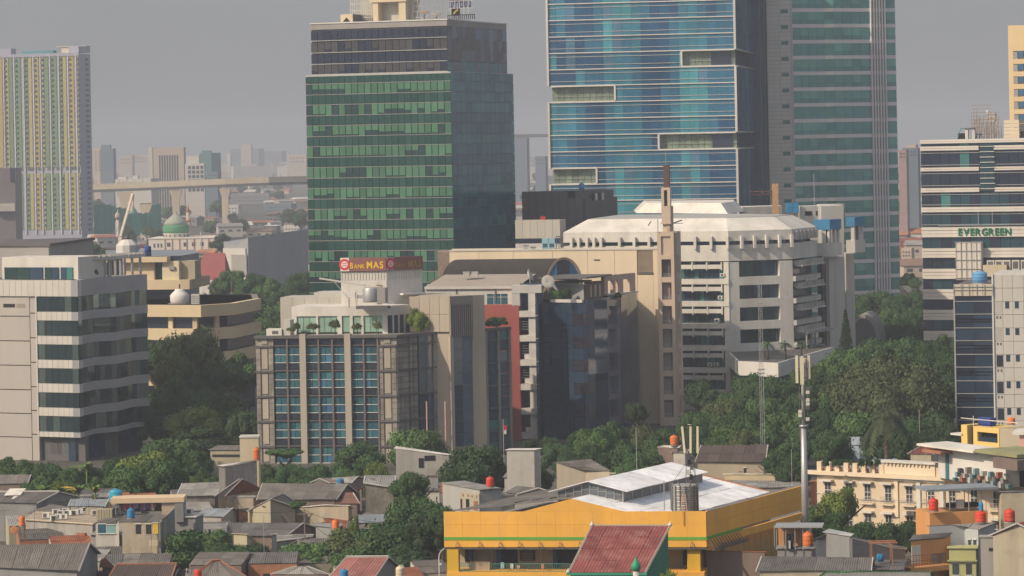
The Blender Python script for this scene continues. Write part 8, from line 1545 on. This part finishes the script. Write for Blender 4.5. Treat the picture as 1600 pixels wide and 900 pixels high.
def hall():
    C = V2(at(1103, 799, 357)); A = math.radians(8.6); u0 = Vector((-math.cos(A), math.sin(A))); L = C+u0*walk(C, u0, 693, 799); v = dirA(28); E = C+v*walk(C, v, 1257, 775); W = (L-C).length; u = -u0
    r = thing('market_hall', 'bright orange market hall with a green stripe and a white raised roof', 'hall', (*C, 0)); Z = lambda y: zp(1103, y, C); T = lambda px: W+walk(C, u, px, 820)
    OR = mat('orange_fascia', (.86, .455, .08), var=.05, streak=.10, dirt=((.50, .32, .14), .35, .28)); OB = mat('orange_column', (.72, .45, .04), var=.08, streak=.15); GS = mat('green_stripe', (.13, .38, .06), var=.05); IN = mat('interior_cream', (.38, .35, .29), var=.1, streak=.1); BL = mat('blue_column', (.04, .09, .2), var=.08)
    z0, z1 = Z(855), Z(799); zs0, zs1 = Z(843.5), Z(839)
    # fascia
    n = 14; Pz = lambda t: zp(850, 0, C) if False else 0
    pk_t = T(893.6); a_t, b_t = T(817), T(975); pP = L+u*pk_t; zpk = zp(893.6, 779.5, pP); rows = [(z0, zs0), (zs1, zs1+(z1-zs1)*.5), (zs1+(z1-zs1)*.5, z1)]
    for i in range(n):
        for k, (q0, q1) in enumerate(rows): seg(r, 'fascia_panel', L, C, i*W/n+.006, (i+1)*W/n-.006, q0+.006, q1-.006, -.25, 0, OR)
    seg(r, 'green_stripe', L, C, -.02, W+.06, zs0, zs1, -.2, .06, GS)
    A_, B_ = L+u*a_t, L+u*b_t; nn = Vector((u.y, -u.x)); v_ = [(*A_, z1), (*B_, z1), (*pP, zpk), (*(A_-nn*.2), z1), (*(B_-nn*.2), z1), (*(pP-nn*.2), zpk)]; mesh('gable_fascia', v_, [(0, 1, 2), (5, 4, 3), (0, 2, 5, 3), (2, 1, 4, 5)], OR, r)
    D = (E-C).length; m = 9; sb = mat('side_fascia_orange', (.60, .34, .10), var=.04)
    for i in range(m):
        for k, (q0, q1) in enumerate(rows): seg(r, 'side_panel', C, E, i*D/m+(.3 if i == 0 else .012), (i+1)*D/m-.012, q0+.012, q1-.012, -.25, 0, OR)
    t5 = walk(C, v, 1160, 830); seg(r, 'green_stripe', C, E, 0, t5, zs0, zs1, -.1, .06, GS)
    # side lower wall, awning
    off = 1.6
    for i in range(12): seg(r, 'side_wall_panel', C, E, D*.32+i*D*.68/12+.06, D*.32+(i+1)*D*.68/12-.06, 0, z0, -off-.2, -off, mat('side_wall_shade_orange', (.48, .33, .12), var=.08));  # browner orange than the front paints shade onto this side
    seg(r, 'side_inner_wall', C, E, .4, D*.32, 0, z0, -2.6, -2.4, OB); brk = []
    for i in range(12): p = C+v*(i*D*.32/12+.3)+Vector((v.y, -v.x))*.0; q = p+Vector((v.y, -v.x))*.0+Vector((.9, -.4)); brk.append(((p.x+.05, p.y, zs0-.1), (p.x+.7, p.y-.2, z0-.3)))
    bars('side_bracket', brk, .05, DGREY, r); a, b = C+Vector((.75, -.25)), C+v*D*.34+Vector((.75, -.25)); bars('side_awning_rail', [((*a, z0-.35), (*b, z0-.35)), ((*a, z0-.1), (*b, z0-.1))], .08, DGREY, r)
    # lower front
    seg(r, 'soffit_beam', L, C, 0, W, z0-.25, z0, -4, -.1, DGREY); seg(r, 'corner_column', L, C, T(697), T(715), 0, z0, -1.2, -.1, OB); seg(r, 'floor_slab', L, C, T(697), W-.3, 3.3, 3.75, -4, .15, OR); seg(r, 'floor_slab', L, C, T(697), W-.3, 0, 3.3, -4, -.8, IN)
    seg(r, 'corner_column', L, C, W-2.2, W-.8, 0, z0, -2, -.6, OB)
    back = -4.2; seg(r, 'back_wall', L, C, .5, W-.5, 3.7, z0, back-.2, back, IN)
    for x0, x1 in ((723, 729), (767, 774), (856, 863), (925, 932), (1020, 1027)): seg(r, 'blue_column', L, C, T(x0), T(x1), 3.7, z0, back, back+.6, BL)
    for x0, x1, ya, yb in ((775, 799, 860, 888), (803, 827, 868, 884), (864, 915, 860, 888), (716, 722, 862, 886), (1060, 1085, 862, 890)): seg(r, 'dark_bay', L, C, T(x0), T(x1), Z(yb), Z(ya), back, back+.1, DARK)
    for i in range(6): seg(r, 'louvre', L, C, T(806), T(824), Z(882-i*2.4), Z(881.2-i*2.4), back+.1, back+.2, GREY)
    for x in (749, 758, 836): seg(r, 'wall_pipe', L, C, T(x), T(x+1), 3.8, z0, back, back+.12, PALE)
    zr = 3.75; rl = [((*(L+u*T(716)+nn*.05), zr+h), (*(L+u*T(940)+nn*.05), zr+h)) for h in (.1, .95)]+[((*(L+u*T(716+i*3.4)+nn*.05), zr), (*(L+u*T(716+i*3.4)+nn*.05), zr+.95)) for i in range(66)]
    bars('green_railing', rl, .028, mat('rail_green', (.10, .28, .20)), r)
    for px, c_, h in ((780, (.35, .5, .6), .7), (795, (.6, .6, .55), .6), (843, (.5, .2, .15), .6), (805, (.5, .35, .3), .4)): seg(r, 'garment', L, C, T(px), T(px+5), zr+.3, zr+.3+h, -.6, -.5, mat('cloth_h%d' % px, c_))
    q = L+u*T(735)+nn*-1.5; seg(r, 'stall_crate', q, q+u, -.4, 1.9, zr, zr+1.0, -.6, 0, mat('crate_wood', (.45, .33, .25), var=.2))
    hk = []
    for X in (205, 340, 460, 577, 697, 817, 935, 1600): 
        p = L+u*T(660+X/3.81)+nn*.12; hk += [((*p, zs0-.15), (p.x-.15, p.y-.35, z0+.1)), ((*p, zs0-.15), (p.x+.15, p.y-.35, z0+.1)), ((p.x-.15, p.y-.35, z0+.1), (p.x+.15, p.y-.35, z0+.1))]
    bars('bracket', hk, .035, BRW, r)
    # roofs
    Rf = pP-nn*.25; zR = zpk; tb = walk(Rf, v, 1071, 735); Rb = Rf+v*tb
    Ef = L+u*T(1036)-nn*.3; zE = zp(1036, 813.7, Ef); Eb = Ef+v*walk(Ef, v, 1203, 772); Gf = L+u*T(702)-nn*.3; zG = zp(702, 799.5, Gf); Gb = Gf+v*walk(Gf, v, 845, 762)
    V3 = lambda p, z: Vector((p.x, p.y, z)); k = V3(Rb, zR)
    roofquad(r, V3(Ef, zE), V3(Eb, zE), k, V3(Rf, zR), WHM, name='white_roof_sheet', sx=3.0, sy=3.4, cap=48); roofquad(r, V3(Gf, zG), V3(Gb, zG), k, V3(Rf, zR), ASB, name='grey_roof_sheet', sx=2.6, sy=3, cap=48)
    bk_ = v*6; prism(r, 'core_wall', [Ef+bk_, Eb, Gb, Gf+bk_], 0, zE-.3, GREY); bars('red_verge', [(V3(Eb, zE+.1), k+Vector((0, 0, .1)))], .12, BRK, r); bars('roof_gutter', [((*(C-nn*.4), z1-.05), (*(E-nn*.4+Vector((-.4, 0))), z1-.05))], .2, GREY, r)
    for i in range(4): p = Gf.lerp(Rf, .45+i*.13)+v*(2.5+i*.4); q = p+v*3.5; bars('roof_strap', [(V3(p, zG+(zR-zG)*(.45+i*.13)+.08), V3(q, zG+(zR-zG)*(.40+i*.13)+.08))], .05, DARK, r)
    # raised monitor roof
    M0 = Rf+v*4.0; zM = zp(922.5, 752, M0); M1 = M0+v*walk(M0, v, 1049, 721); h_ = 4.5; a0 = M0+u*h_; zm = zp(983, 768.5, a0); a1 = a0+v*walk(a0, v, 1106, 737); l0 = M0-u*h_; l1 = M1-u*h_
    roofquad(r, V3(a0, zm), V3(a1, zm), V3(M1, zM), V3(M0, zM), WHM, name='monitor_roof_sheet', sx=3.2, sy=2.6, cap=30, th=.08); roofquad(r, V3(l1, zm), V3(l0, zm), V3(M0, zM), V3(M1, zM), WHM, name='monitor_roof_sheet', sx=3.2, sy=2.6, cap=30, th=.08)
    w0, w1, x0, x1 = M0+u*(h_-.8)+v*.6, M1+u*(h_-.8), M0-u*(h_-.8)+v*.6, M1-u*(h_-.8); mm = mat('clerestory_grey', (.20, .21, .22), var=.08); f0 = M0+v*.6
    mesh('monitor_wall', [V3(w0, zE), V3(w1, zE), V3(w1, zm), V3(w0, zm), V3(x0, zE), V3(x1, zE), V3(x1, zm), V3(x0, zm), V3(f0, zM-.15)], [(0, 1, 2, 3), (4, 7, 6, 5), (4, 0, 3, 8, 7)], mm, r)
    for i in range(8):
        s = i/8; q0 = x0.lerp(w0, s); q1 = x0.lerp(w0, s+.115); hz_ = zR+.05+(.0); ztop = zm-.15+(zM-zm)*(1-abs(2*(s+.06)-1))*.8; zb_ = zR-.15-abs(2*(s+.06)-1)*.55
        seg(r, 'clerestory_window', q0, q1, .03, (q1-q0).length-.03, zb_+.2, ztop, 0, .06, mat('clerestory_glass', (.14, .16, .18), rough=.2)); seg(r, 'clerestory_bar', q0, q1, -.05, .05, zb_, ztop+.05, .05, .12, METAL)
        seg(r, 'clerestory_bar', q0, q1, 0, (q1-q0).length, (zb_+ztop)/2+.08, (zb_+ztop)/2+.14, .05, .1, METAL)
    for i in range(9): p = w0.lerp(w1, i/9); seg(r, 'side_post', w0, w1, (w1-w0).length*i/9, (w1-w0).length*i/9+.12, zE+.5, zm, 0, .1, METAL)
    # rooftop antenna base and mast
    p = at(1070, 799, 352+12); p = V2(p); bz = zp(1070, 797, p); tw = thing('telecom_mast', 'rooftop telecom mast with three pale panel antennas on a ribbed grey base with a ladder', 'telecom mast', (*p, bz-1)); zt = zp(1070, 757, p); RIB = mat('ribbed_grey', (.30, .30, .29), var=.1)
    lathe('ribbed_base', [(1.42, bz-1.5), (1.42, zt)], RIB, tw, (*p, 0), 20, smooth=False)
    for i in range(14): z_ = bz+(zt-bz)*i/14; lathe('base_rib', [(1.44, z_), (1.5, z_+.04), (1.5, z_+.1), (1.44, z_+.14)], METAL if i % 2 else RIB, tw, (*p, 0), 20)
    for i in range(16): an = math.pi*2*i/16; seg(tw, 'rack_post', p+Vector((1.56*math.cos(an), 1.56*math.sin(an))), p+Vector((1.56*math.cos(an)+1, 1.56*math.sin(an))), -.05, .05, bz-1, zt+.3*(i % 2), -.05, .05, DGREY)
    for px in (1050.5, 1090): q = V2(at(px, 780, 364)); seg(tw, 'base_post', q, q+Vector((1, 0)), -.12, .12, bz-1, zt+.2, -.1, .1, METAL)
    lx = V2(at(1068, 790, 361.8)); bars('ladder', [((lx.x-.35, lx.y-.3, bz+.1), (lx.x-.12, lx.y, bz+2.1)), ((lx.x+.4, lx.y-.3, bz+.1), (lx.x+.2, lx.y, bz+2.1))]+[((lx.x-.33+i*.03, lx.y-.3+i*.04, bz+.2+i*.28), (lx.x+.38-i*.03, lx.y-.3+i*.04, bz+.2+i*.28)) for i in range(7)], .04, mat('ladder_salmon', (.65, .42, .32)), tw)
    zz = lambda y: zp(1078, y, p); m_ = V2(at(1079, 740, 364)); ms = []
    for dx in (-.5, 0, .5): ms += [((m_.x+dx*1.2, m_.y, zt-.3), (m_.x+dx*.5, m_.y, zz(664)), .05)]
    for i in range(14): z_ = zt+.3+i*.42; ms += [((m_.x-.4+i*.015, m_.y, z_), (m_.x+.4-i*.015, m_.y, z_+.35), .03)]
    ms += [((m_.x-.4, m_.y, zt), (m_.x-2.0, m_.y, bz+1.5), .02), ((m_.x-.3, m_.y, zz(720)), (p.x-1.5, p.y, zt), .03), ((m_.x+.3, m_.y, zz(730)), (p.x+1.4, p.y, zt), .03)]
    bars('mast_lattice', ms, .05, DGREY, tw); PA = mat('antenna_cream', (.62, .58, .44), var=.05)
    for px, lean in ((1070, -.12), (1079, 0), (1090, .06)): q = at(px, 708, 363.6); zt2 = zz(666); bars('panel_antenna', [((q.x, q.y, q.z), (q.x-.25+.3*(px > 1075), q.y, zt2))], .17, PA, tw)
    for px, py in ((1077, 722), (1081, 730), (1075, 738), (1080, 745)): q = at(px, py, 363.5); seg(tw, 'radio_unit', V2(q), V2(q)+Vector((1, 0)), -.18, .18, q.z-.3, q.z+.3, -.1, .1, random.choice([DARK, DGREY, PALE]))
    lathe('small_dish', [(.02, 0), (.3, .06), (.02, .08)], WHITE, tw, (m_.x, m_.y-.2, zz(664)), 12)
    hp = V2(at(1038, 790, 356)); tagm(bars('pole', [((*hp, zp(1038, 797, hp)), (*hp, zp(1038, 752, hp)))], .07, METAL, None, (*hp, zp(1038, 797, hp))), 'short grey pole standing before the white raised roof of the orange hall', 'pole')
hall()
def mosque_front():
    r, P = shed('red corrugated roof of a green-walled prayer house before the orange hall', ((888, 895, 6.0), (1008, 895, 6.0), (1047, 821.5, 10.0), (925, 821.5, 10.0)), fam('brick_red_sheet', (.21, .062, .058), step=.35, sp=.14, dirt=((.28, .17, .15), .6, .6)), mat('green_mosque_wall', (.035, .20, .13), var=.1, streak=.1), name='prayer_house')
    e0, e1, r1, r0 = P[:4]; vg = mat('pale_verge', (.42, .37, .32)); [bars('verge', [pq], .14, vg, r) for pq in ((e0, r0), (e1, r1), (r0, r1))]
    for q in (r0, r1, e0): lathe('finial', [(.22, 0), (.25, .15), (.1, .3), (.03, .5)], WHITE, r, q, 8)
    seg(r, 'front_gutter', V2(e0), V2(e1), -.2, (e1-e0).length+.2, 5.75, 6.0, -.1, .2, mat('green_trim', (.04, .26, .17)))
    q = at(994, 900, 336); mn = thing('minaret', 'small green onion-domed minaret before the red prayer-house roof', 'minaret', (q.x, q.y, 0)); k = 336/F; GD = mat('green_dome', (.02, .26, .14), rough=.5, var=.06); z = lambda y: zp(994, y, q)
    lathe('shaft', [(5*k, 0), (5*k, z(892))], WHW, mn, (q.x, q.y, 0), 12); lathe('dome', [(5.5*k, z(892)), (7.6*k, z(887)), (7.4*k, z(883)), (4.5*k, z(878)), (2*k, z(874.5)), (1*k, z(871)), (.3*k, z(868))], GD, mn, (q.x, q.y, 0), 16)
    p = at(932, 900, 345); tagm(bars('pole', [((p.x, p.y, 0), (p.x, p.y, zp(932, 888, p)))], .05, METAL, None, (p.x, p.y, 0)), 'short thin pole before the red prayer-house roof', 'pole')
mosque_front()
def poles():
    p = V2(at(1258, 800, 372)); mp = thing('monopole', 'tall grey telecom monopole crowned with pale panel antennas', 'telecom monopole', (*p, 0)); z = lambda y: zp(1258, y, p); lathe('pole', [(.42, 0), (.40, z(760)), (.32, z(666))], METAL, mp, (*p, 0), 12); lathe('pole_upper', [(.2, z(666)), (.15, z(556))], METAL, mp, (*p, 0), 10); lathe('flange', [(.5, z(667)), (.5, z(664))], METAL, mp, (*p, 0), 12); PA = mat('antenna_cream', (1, 1, 1))
    for px, yt, yb, o, w_ in ((1245, 555, 598, -.3, .3), (1253, 557, 600, -.6, .42), (1264, 555, 592, -.2, .28), (1258, 560, 596, .5, .3)): q = V2(at(px, 580, 372+o)); seg(mp, 'panel_antenna', q, q+Vector((1, 0)), -w_/2, w_/2, z(yb), z(yt), -.1, .1, PA)
    for i in range(9): px = random.choice([1246, 1250, 1262]); y = 604+i*6; q = V2(at(px, y, 371.6)); seg(mp, 'radio_unit', q, q+Vector((1, 0)), -.2, .2, z(y+5), z(y), -.12, .12, random.choice([WHITE, WHITE2, DGREY]))
    bars('cable_run', [((p.x+.55, p.y, z(690)), (p.x+.5, p.y, z(560))), ((p.x-.45, p.y, z(690)), (p.x-.4, p.y, z(600))), ((p.x-.9, p.y, z(575)), (p.x+.6, p.y, z(575))), ((p.x-.9, p.y, z(590)), (p.x+.6, p.y, z(590)))], .05, DGREY, mp)
    for px, yt, yb, d, w_, lab in ((995, 668, 735, 430, .06, 'thin grey lightning pole among the centre trees'), (1192, 440, 700, 470, .09, 'slender guyed lattice mast before the ministry block'), (1022, 664, 700, 460, .05, 'thin pole right of the lightning pole') if False else (1237, 702, 735, 430, .05, 'thin pole in the trees left of the monopole'), (787, 655, 705, 470, .07, 'flagpole with a red and white flag before the dark mirror block'), (1447, 690, 720, 400, .05, 'thin pole on the hotel roof'), (1437, 640, 690, 470, .06, 'thin pole at the left edge of the dark glass stair strip'), (476, 795, 825, 392, .09, 'dark utility pole among the kampung roofs'), (412, 805, 830, 385, .04, 'thin antenna pole over the wide low roof')):
        p = V2(at(px, yb, d)); zt = zp(px, yt, p); bs = [((*p, 0), (*p, zt), w_)]
        if 'lattice' in lab:
            bs = [((p.x+a, p.y+b, 0), (p.x+a*.8, p.y+b*.8, zt), .045) for a, b in ((-.3, 0), (.3, 0), (0, .4))]+[((p.x-.3+.6*(i % 2), p.y, i*.8), (p.x+.3-.6*(i % 2), p.y, (i+1)*.8), .02) for i in range(int(zt/.8))]
            for y in (474, 577, 583): bs.append(((p.x-.5, p.y-.1, zp(px, y, p)), (p.x+.5, p.y-.1, zp(px, y, p)), .1))
        o = thing('flagpole' if 'flag' in lab else 'pole', lab, 'flagpole' if 'flag' in lab else 'pole', (*p, 0)); bars('shaft', bs, .05, METAL if px != 476 else BRW, o)
        if 'flag' in lab: seg(o, 'flag_red', p, p+Vector((1, 0)), .05, .5, zt-1.6, zt-.9, -.02, .02, mat('flag_red_cloth', (.55, .03, .03))); seg(o, 'flag_white', p, p+Vector((1, 0)), .05, .45, zt-2.2, zt-1.6, -.02, .02, WHITE)
        if px == 476: seg(o, 'cross_arm', p, p+Vector((1, 0)), -.9, .9, zt-.7, zt-.58, -.06, .06, BRW)
    p = V2(at(686, 890, 352)); lp = thing('street_lamp', 'slim curved-top street lamp at the left corner of the orange hall', 'street lamp', (*p, 0)); z = lambda y: zp(686, y, p); cv = [(0, 0, 0), (0, 0, z(872)), (.05, 0, z(866)), (.25, 0, z(861)), (.6, 0, z(857.5))]
    bars('pole', [((p.x+cv[i][0], p.y, cv[i][2]), (p.x+cv[i+1][0], p.y, cv[i+1][2])) for i in range(4)], .07, WHITE2, lp); seg(lp, 'lamp_head', p, p+Vector((1, 0)), -.05, .3, z(883), z(880), -.15, .15, WHITE)
    wires = [((0, 785), (150, 775), 430), ((150, 868), (232, 880), 372), ((330, 790), (476, 797), 392), ((476, 797), (560, 812), 392), ((476, 799), (520, 840), 390), ((560, 812), (690, 806), 392), ((1215, 850), (1430, 842), 372), ((1180, 735), (1258, 742), 425)]
    for i, (a, b, d) in enumerate(wires):
        q0, q1 = at(*a, d), at(*b, d); pr = []
        for j in range(8): s, t = j/8, (j+1)/8; pr.append((q0.lerp(q1, s)-Vector((0, 0, 1.2*s*(1-s)*2)), q0.lerp(q1, t)-Vector((0, 0, 1.2*t*(1-t)*2))))
        tagm(bars('overhead_wire', pr, .025, DARK, None, q0), ('thin black wire over the dark roofs at the left edge', 'sagging black wire before the concrete-block wall', 'black wire running left from the utility pole', 'black wire running right from the utility pole', 'black wire dropping down right of the utility pole', 'black wire sagging over the centre trees toward the orange hall', 'long black wire crossing the lower right roofs', 'black wire reaching the monopole from the left')[i], 'wire')
poles()
def hotel():
    PE = mat('peach_render', (.62, .51, .38), var=.04, streak=.06); PL = mat('peach_trim', (.68, .57, .43), var=.04); L = V2(at(1276, 735, 408)); A = math.radians(36); u = Vector((math.cos(A), -math.sin(A))); n = Vector((math.sin(A), math.cos(A))); R = L+u*walk(L, u, 1650, 760); W = (R-L).length; Z = lambda y: zp(1276, y, L); T = lambda px: walk(L, u, px, 770)
    r = thing('hotel', 'peach rendered hotel with battlements, white window hoods and balconies', 'hotel', (*L, 0)); prism(r, 'building_core', [L+n*.3, R+n*.3, R+n*16, L+n*16], 0, Z(739), PE); zc = Z(735)
    seg(r, 'cornice', L, R, -1.6, W, zc-.45, zc, -.2, .7, PL); seg(r, 'wall', L, R, 0, W, 0, zc-.45, -.3, 0, PE); prism(r, 'roof_deck', [L+n*.3, R+n*.3, R+n*16, L+n*16], zc-.3, zc+.02, CONC)
    for i in range(8): a = T(1277+i*13.9); seg(r, 'battlement', L, R, a, a+.65, zc, zc+1.15, -.5, 0, PE)
    for i in range(8): a = T(1284+i*13.9); lathe('planter_pot', [(.22, zc+.05), (.3, zc+.5)], BRK, r, (*(L+u*a+n*.3), 0), 8)
    a, b = T(1384), T(1463); seg(r, 'raised_parapet', L, R, a, b, zc+.02, zc+1.5, -.6, .25, PL); seg(r, 'parapet_cap', L, R, a-.3, b+.2, zc+1.5, zc+1.75, -.8, .6, WHITE)
    for i in range(12): t = a+.4+i*(b-a-.8)/12; seg(r, 'dentil', L, R, t, t+.18, zc+1.15, zc+1.5, .25, .45, PL)
    seg(r, 'right_parapet', L, R, b, W, zc, zc+1.5, -.5, .1, PE); seg(r, 'parapet_return', L, R, b, b+1.6, zc+.02, zc+1.72, -3.5, -.6, GREY)
    wt = [T(px) for px in (1294, 1327, 1356, 1388, 1421, 1455, 1488, 1522, 1557, 1590)]; WG = WIN
    for i, t in enumerate(wt):
        for zz, fl in ((Z(752), 0), (Z(752)-3.7, 1)):
            seg(r, 'window_hood', L, R, t-.85, t+.85, zz+.12, zz+.32, 0, .75, WHITE); seg(r, 'window_frame', L, R, t-.5, t+.5, zz-2.2, zz, 0, .05, WHITE)
            seg(r, 'window_pane', L, R, t-.42, t-.04, zz-2.1, zz-.08, .02, .07, WG); seg(r, 'window_pane', L, R, t+.04, t+.42, zz-2.1, zz-.08, .02, .07, WG); seg(r, 'window_bar', L, R, t-.5, t+.5, zz-1.05, zz-.97, .04, .1, WHITE)
            if fl == 0: bars('balcony_rail', [((*(L+u*(t-.9+j*.2)-n*.5), zz-2.4), (*(L+u*(t-.9+j*.2)-n*.5), zz-1.5)) for j in range(10)]+[((*(L+u*(t-.9)-n*.5), zz-1.5), (*(L+u*(t+.9)-n*.5), zz-1.5))], .025, METAL if i % 2 else WHITE, r); seg(r, 'balcony_slab', L, R, t-.95, t+.95, zz-2.5, zz-2.38, 0, .6, PL)
    for px in (1401, 1436, 1472): t = T(px); seg(r, 'pilaster', L, R, t-.28, t+.28, Z(800), zc-.5, 0, .22, WHITE if px > 1430 else PL)
    seg(r, 'string_course', L, R, T(1396), T(1480), zc-.75, zc-.5, 0, .35, WHITE); bars('wall_lattice_rail', [((*(L+u*T(1340)-n*.15), Z(776)), (*(L+u*T(1460)-n*.15), Z(776))), ((*(L+u*T(1276)-n*.1), Z(770)), (*(L+u*T(1290)-n*.1), Z(770)))], .04, WHITE, r)
    for i in range(8): t = T(1421+i*5.5); seg(r, 'lower_ac_unit', L, R, t, t+.6, Z(795), Z(789), .6, .9, random.choice([DARK, DGREY])) if i < 5 else None
    # rooftop room to the right
    q0, q1 = V2(at(1440, 700, 398)), V2(at(1590, 705, 380)); rr = thing('rooftop_house', 'white-eaved rooftop house cluttered with household goods on the hotel roof', 'rooftop house', (*q0, zc)); L2 = (q1-q0).length; zr = lambda y: zp(1440, y, q0); TT = lambda px: walk(q0, (q1-q0).normalized(), px, 700)
    seg(rr, 'roof_slab', q0, q1, -.2, TT(1527), zr(696), zr(692.5), -4, .6, WHITE); seg(rr, 'wall', q0, q1, TT(1455), TT(1560), zc, zr(696), -5, -1, WHITE2); seg(rr, 'right_slab', q0, q1, TT(1527), TT(1593), zr(695), zr(690), -6, .4, mat('moss_slab', (.28, .28, .15), var=.2)); seg(rr, 'awning', q0, q1, TT(1449), TT(1478), zr(704), zr(700), -1, .8, BRK); seg(rr, 'tarpaulin', q0, q1, TT(1562), TT(1600), zr(713), zr(697), -.5, 1, mat('brown_tarpaulin', (.17, .13, .12), var=.15)); seg(rr, 'door', q0, q1, TT(1467), TT(1472), zc, zr(706), -1, -.9, CY[2]); seg(rr, 'dark_bay', q0, q1, TT(1560), TT(1590), zc, zr(708), -5, -3, DARK)
    for i in range(22):
        px = 1484+i*4.0; c_ = [(.10, .20, .23), (.3, .12, .08), (.45, .45, .44), (.08, .09, .11), (.25, .22, .2), (.2, .3, .33), (.4, .39, .37)][i*5 % 7]; seg(rr, 'household_item', q0, q1, TT(px), TT(px+3.2), zc+(i % 3)*.55, zc+(i % 3)*.55+random.uniform(.4, .8), -.8-random.random()*.4, -.3, mat('item_%d' % (i*5 % 7), c_))
    yb0, yb1 = V2(at(1502, 680, 416)), V2(at(1561, 682, 410)); yb = thing('terrace_building', 'yellow-framed terrace building behind the hotel roof, right edge', 'building', (*yb0, 0)); YW = mat('yellow_frame', (.66, .47, .16), var=.04); L3 = (yb1-yb0).length; zz = lambda y: zp(1502, y, yb0)
    seg(yb, 'pier', yb0, yb1, 0, L3*.16, 0, zz(663.5), -4, 0, YW); seg(yb, 'pier', yb0, yb1, L3*.32, L3*.43, 0, zz(664), -4, 0, YW); seg(yb, 'beam', yb0, yb1, L3*.43, L3, zz(672), zz(664), -4, 0, YW); seg(yb, 'beam', yb0, yb1, L3*.43, L3, 0, zz(687), -4, 0, YW); seg(yb, 'pier', yb0, yb1, L3*.96, L3, zz(687), zz(672), -4, 0, YW); seg(yb, 'dark_recess', yb0, yb1, L3*.1, L3*.97, 0, zz(667), -4, -.8, DARK); seg(yb, 'glass_rail', yb0, yb1, L3*.43, L3*.96, zz(687), zz(680), -.5, -.3, D_GL[1]); seg(yb, 'olive_wall', yb0, yb1, L3, L3+9, 0, zz(663), -5, -.1, mat('olive_shade_wall', (1, 1, 1))); seg(yb, 'grey_slab', yb0, yb1, -2.1, L3*.05, zz(681), zz(678), -3, 0, WHITE2)
    bars('white_rail', [((*yb0, zz(653)), (*(yb1+(yb1-yb0)*.5), zz(653))), ((*(yb0+(yb1-yb0)*.33), zz(665)), (*(yb0+(yb1-yb0)*.33), zz(648)))], .06, WHITE, yb); seg(yb, 'blue_barrel', yb0, yb1, L3*.3, L3*.62, zz(664), zz(651), -2, -1, mat('tank_navy', (1, 1, 1)))
    q = V2(at(1593, 690, 392)); pw = thing('pink_house', 'pink wall with a white eave cut by the right edge', 'house', (*q, 0)); seg(pw, 'wall', q, q+Vector((1, -.3)), 0, 4, 0, zp(1593, 679, q), -4, 0, mat('pink_wall', (.55, .33, .28))); seg(pw, 'eave', q, q+Vector((1, -.3)), -.8, 4, zp(1593, 679, q), zp(1593, 674, q), -4, .5, WHITE)
hotel()
# ------------------------------------------------------------------ haze
hz = bpy.data.meshes.new('haze'); X0, X1, Y0, Y1, Z0, Z1 = -3600, 3600, -1560, GSZ+60, -1, 122
hz.from_pydata([(x, y, z) for x in (X0, X1) for y in (Y0, Y1) for z in (Z0, Z1)], [], [(0, 1, 3, 2), (4, 6, 7, 5), (0, 4, 5, 1), (2, 3, 7, 6), (0, 2, 6, 4), (1, 5, 7, 3)])
ho = bpy.data.objects.new('haze', hz); COL.objects.link(ho); ho['kind'] = 'stuff'
hm = bpy.data.materials.new('haze'); hm.use_nodes = True; hn = hm.node_tree; hn.nodes.clear(); vo = hn.nodes.new('ShaderNodeVolumePrincipled'); ou = hn.nodes.new('ShaderNodeOutputMaterial')
vo.inputs['Color'].default_value = (.66, .72, .84, 1); vo.inputs['Density'].default_value = HAZE; vo.inputs['Anisotropy'].default_value = 0.0
hn.links.new(vo.outputs[0], ou.inputs['Volume']); hz.materials.append(hm)
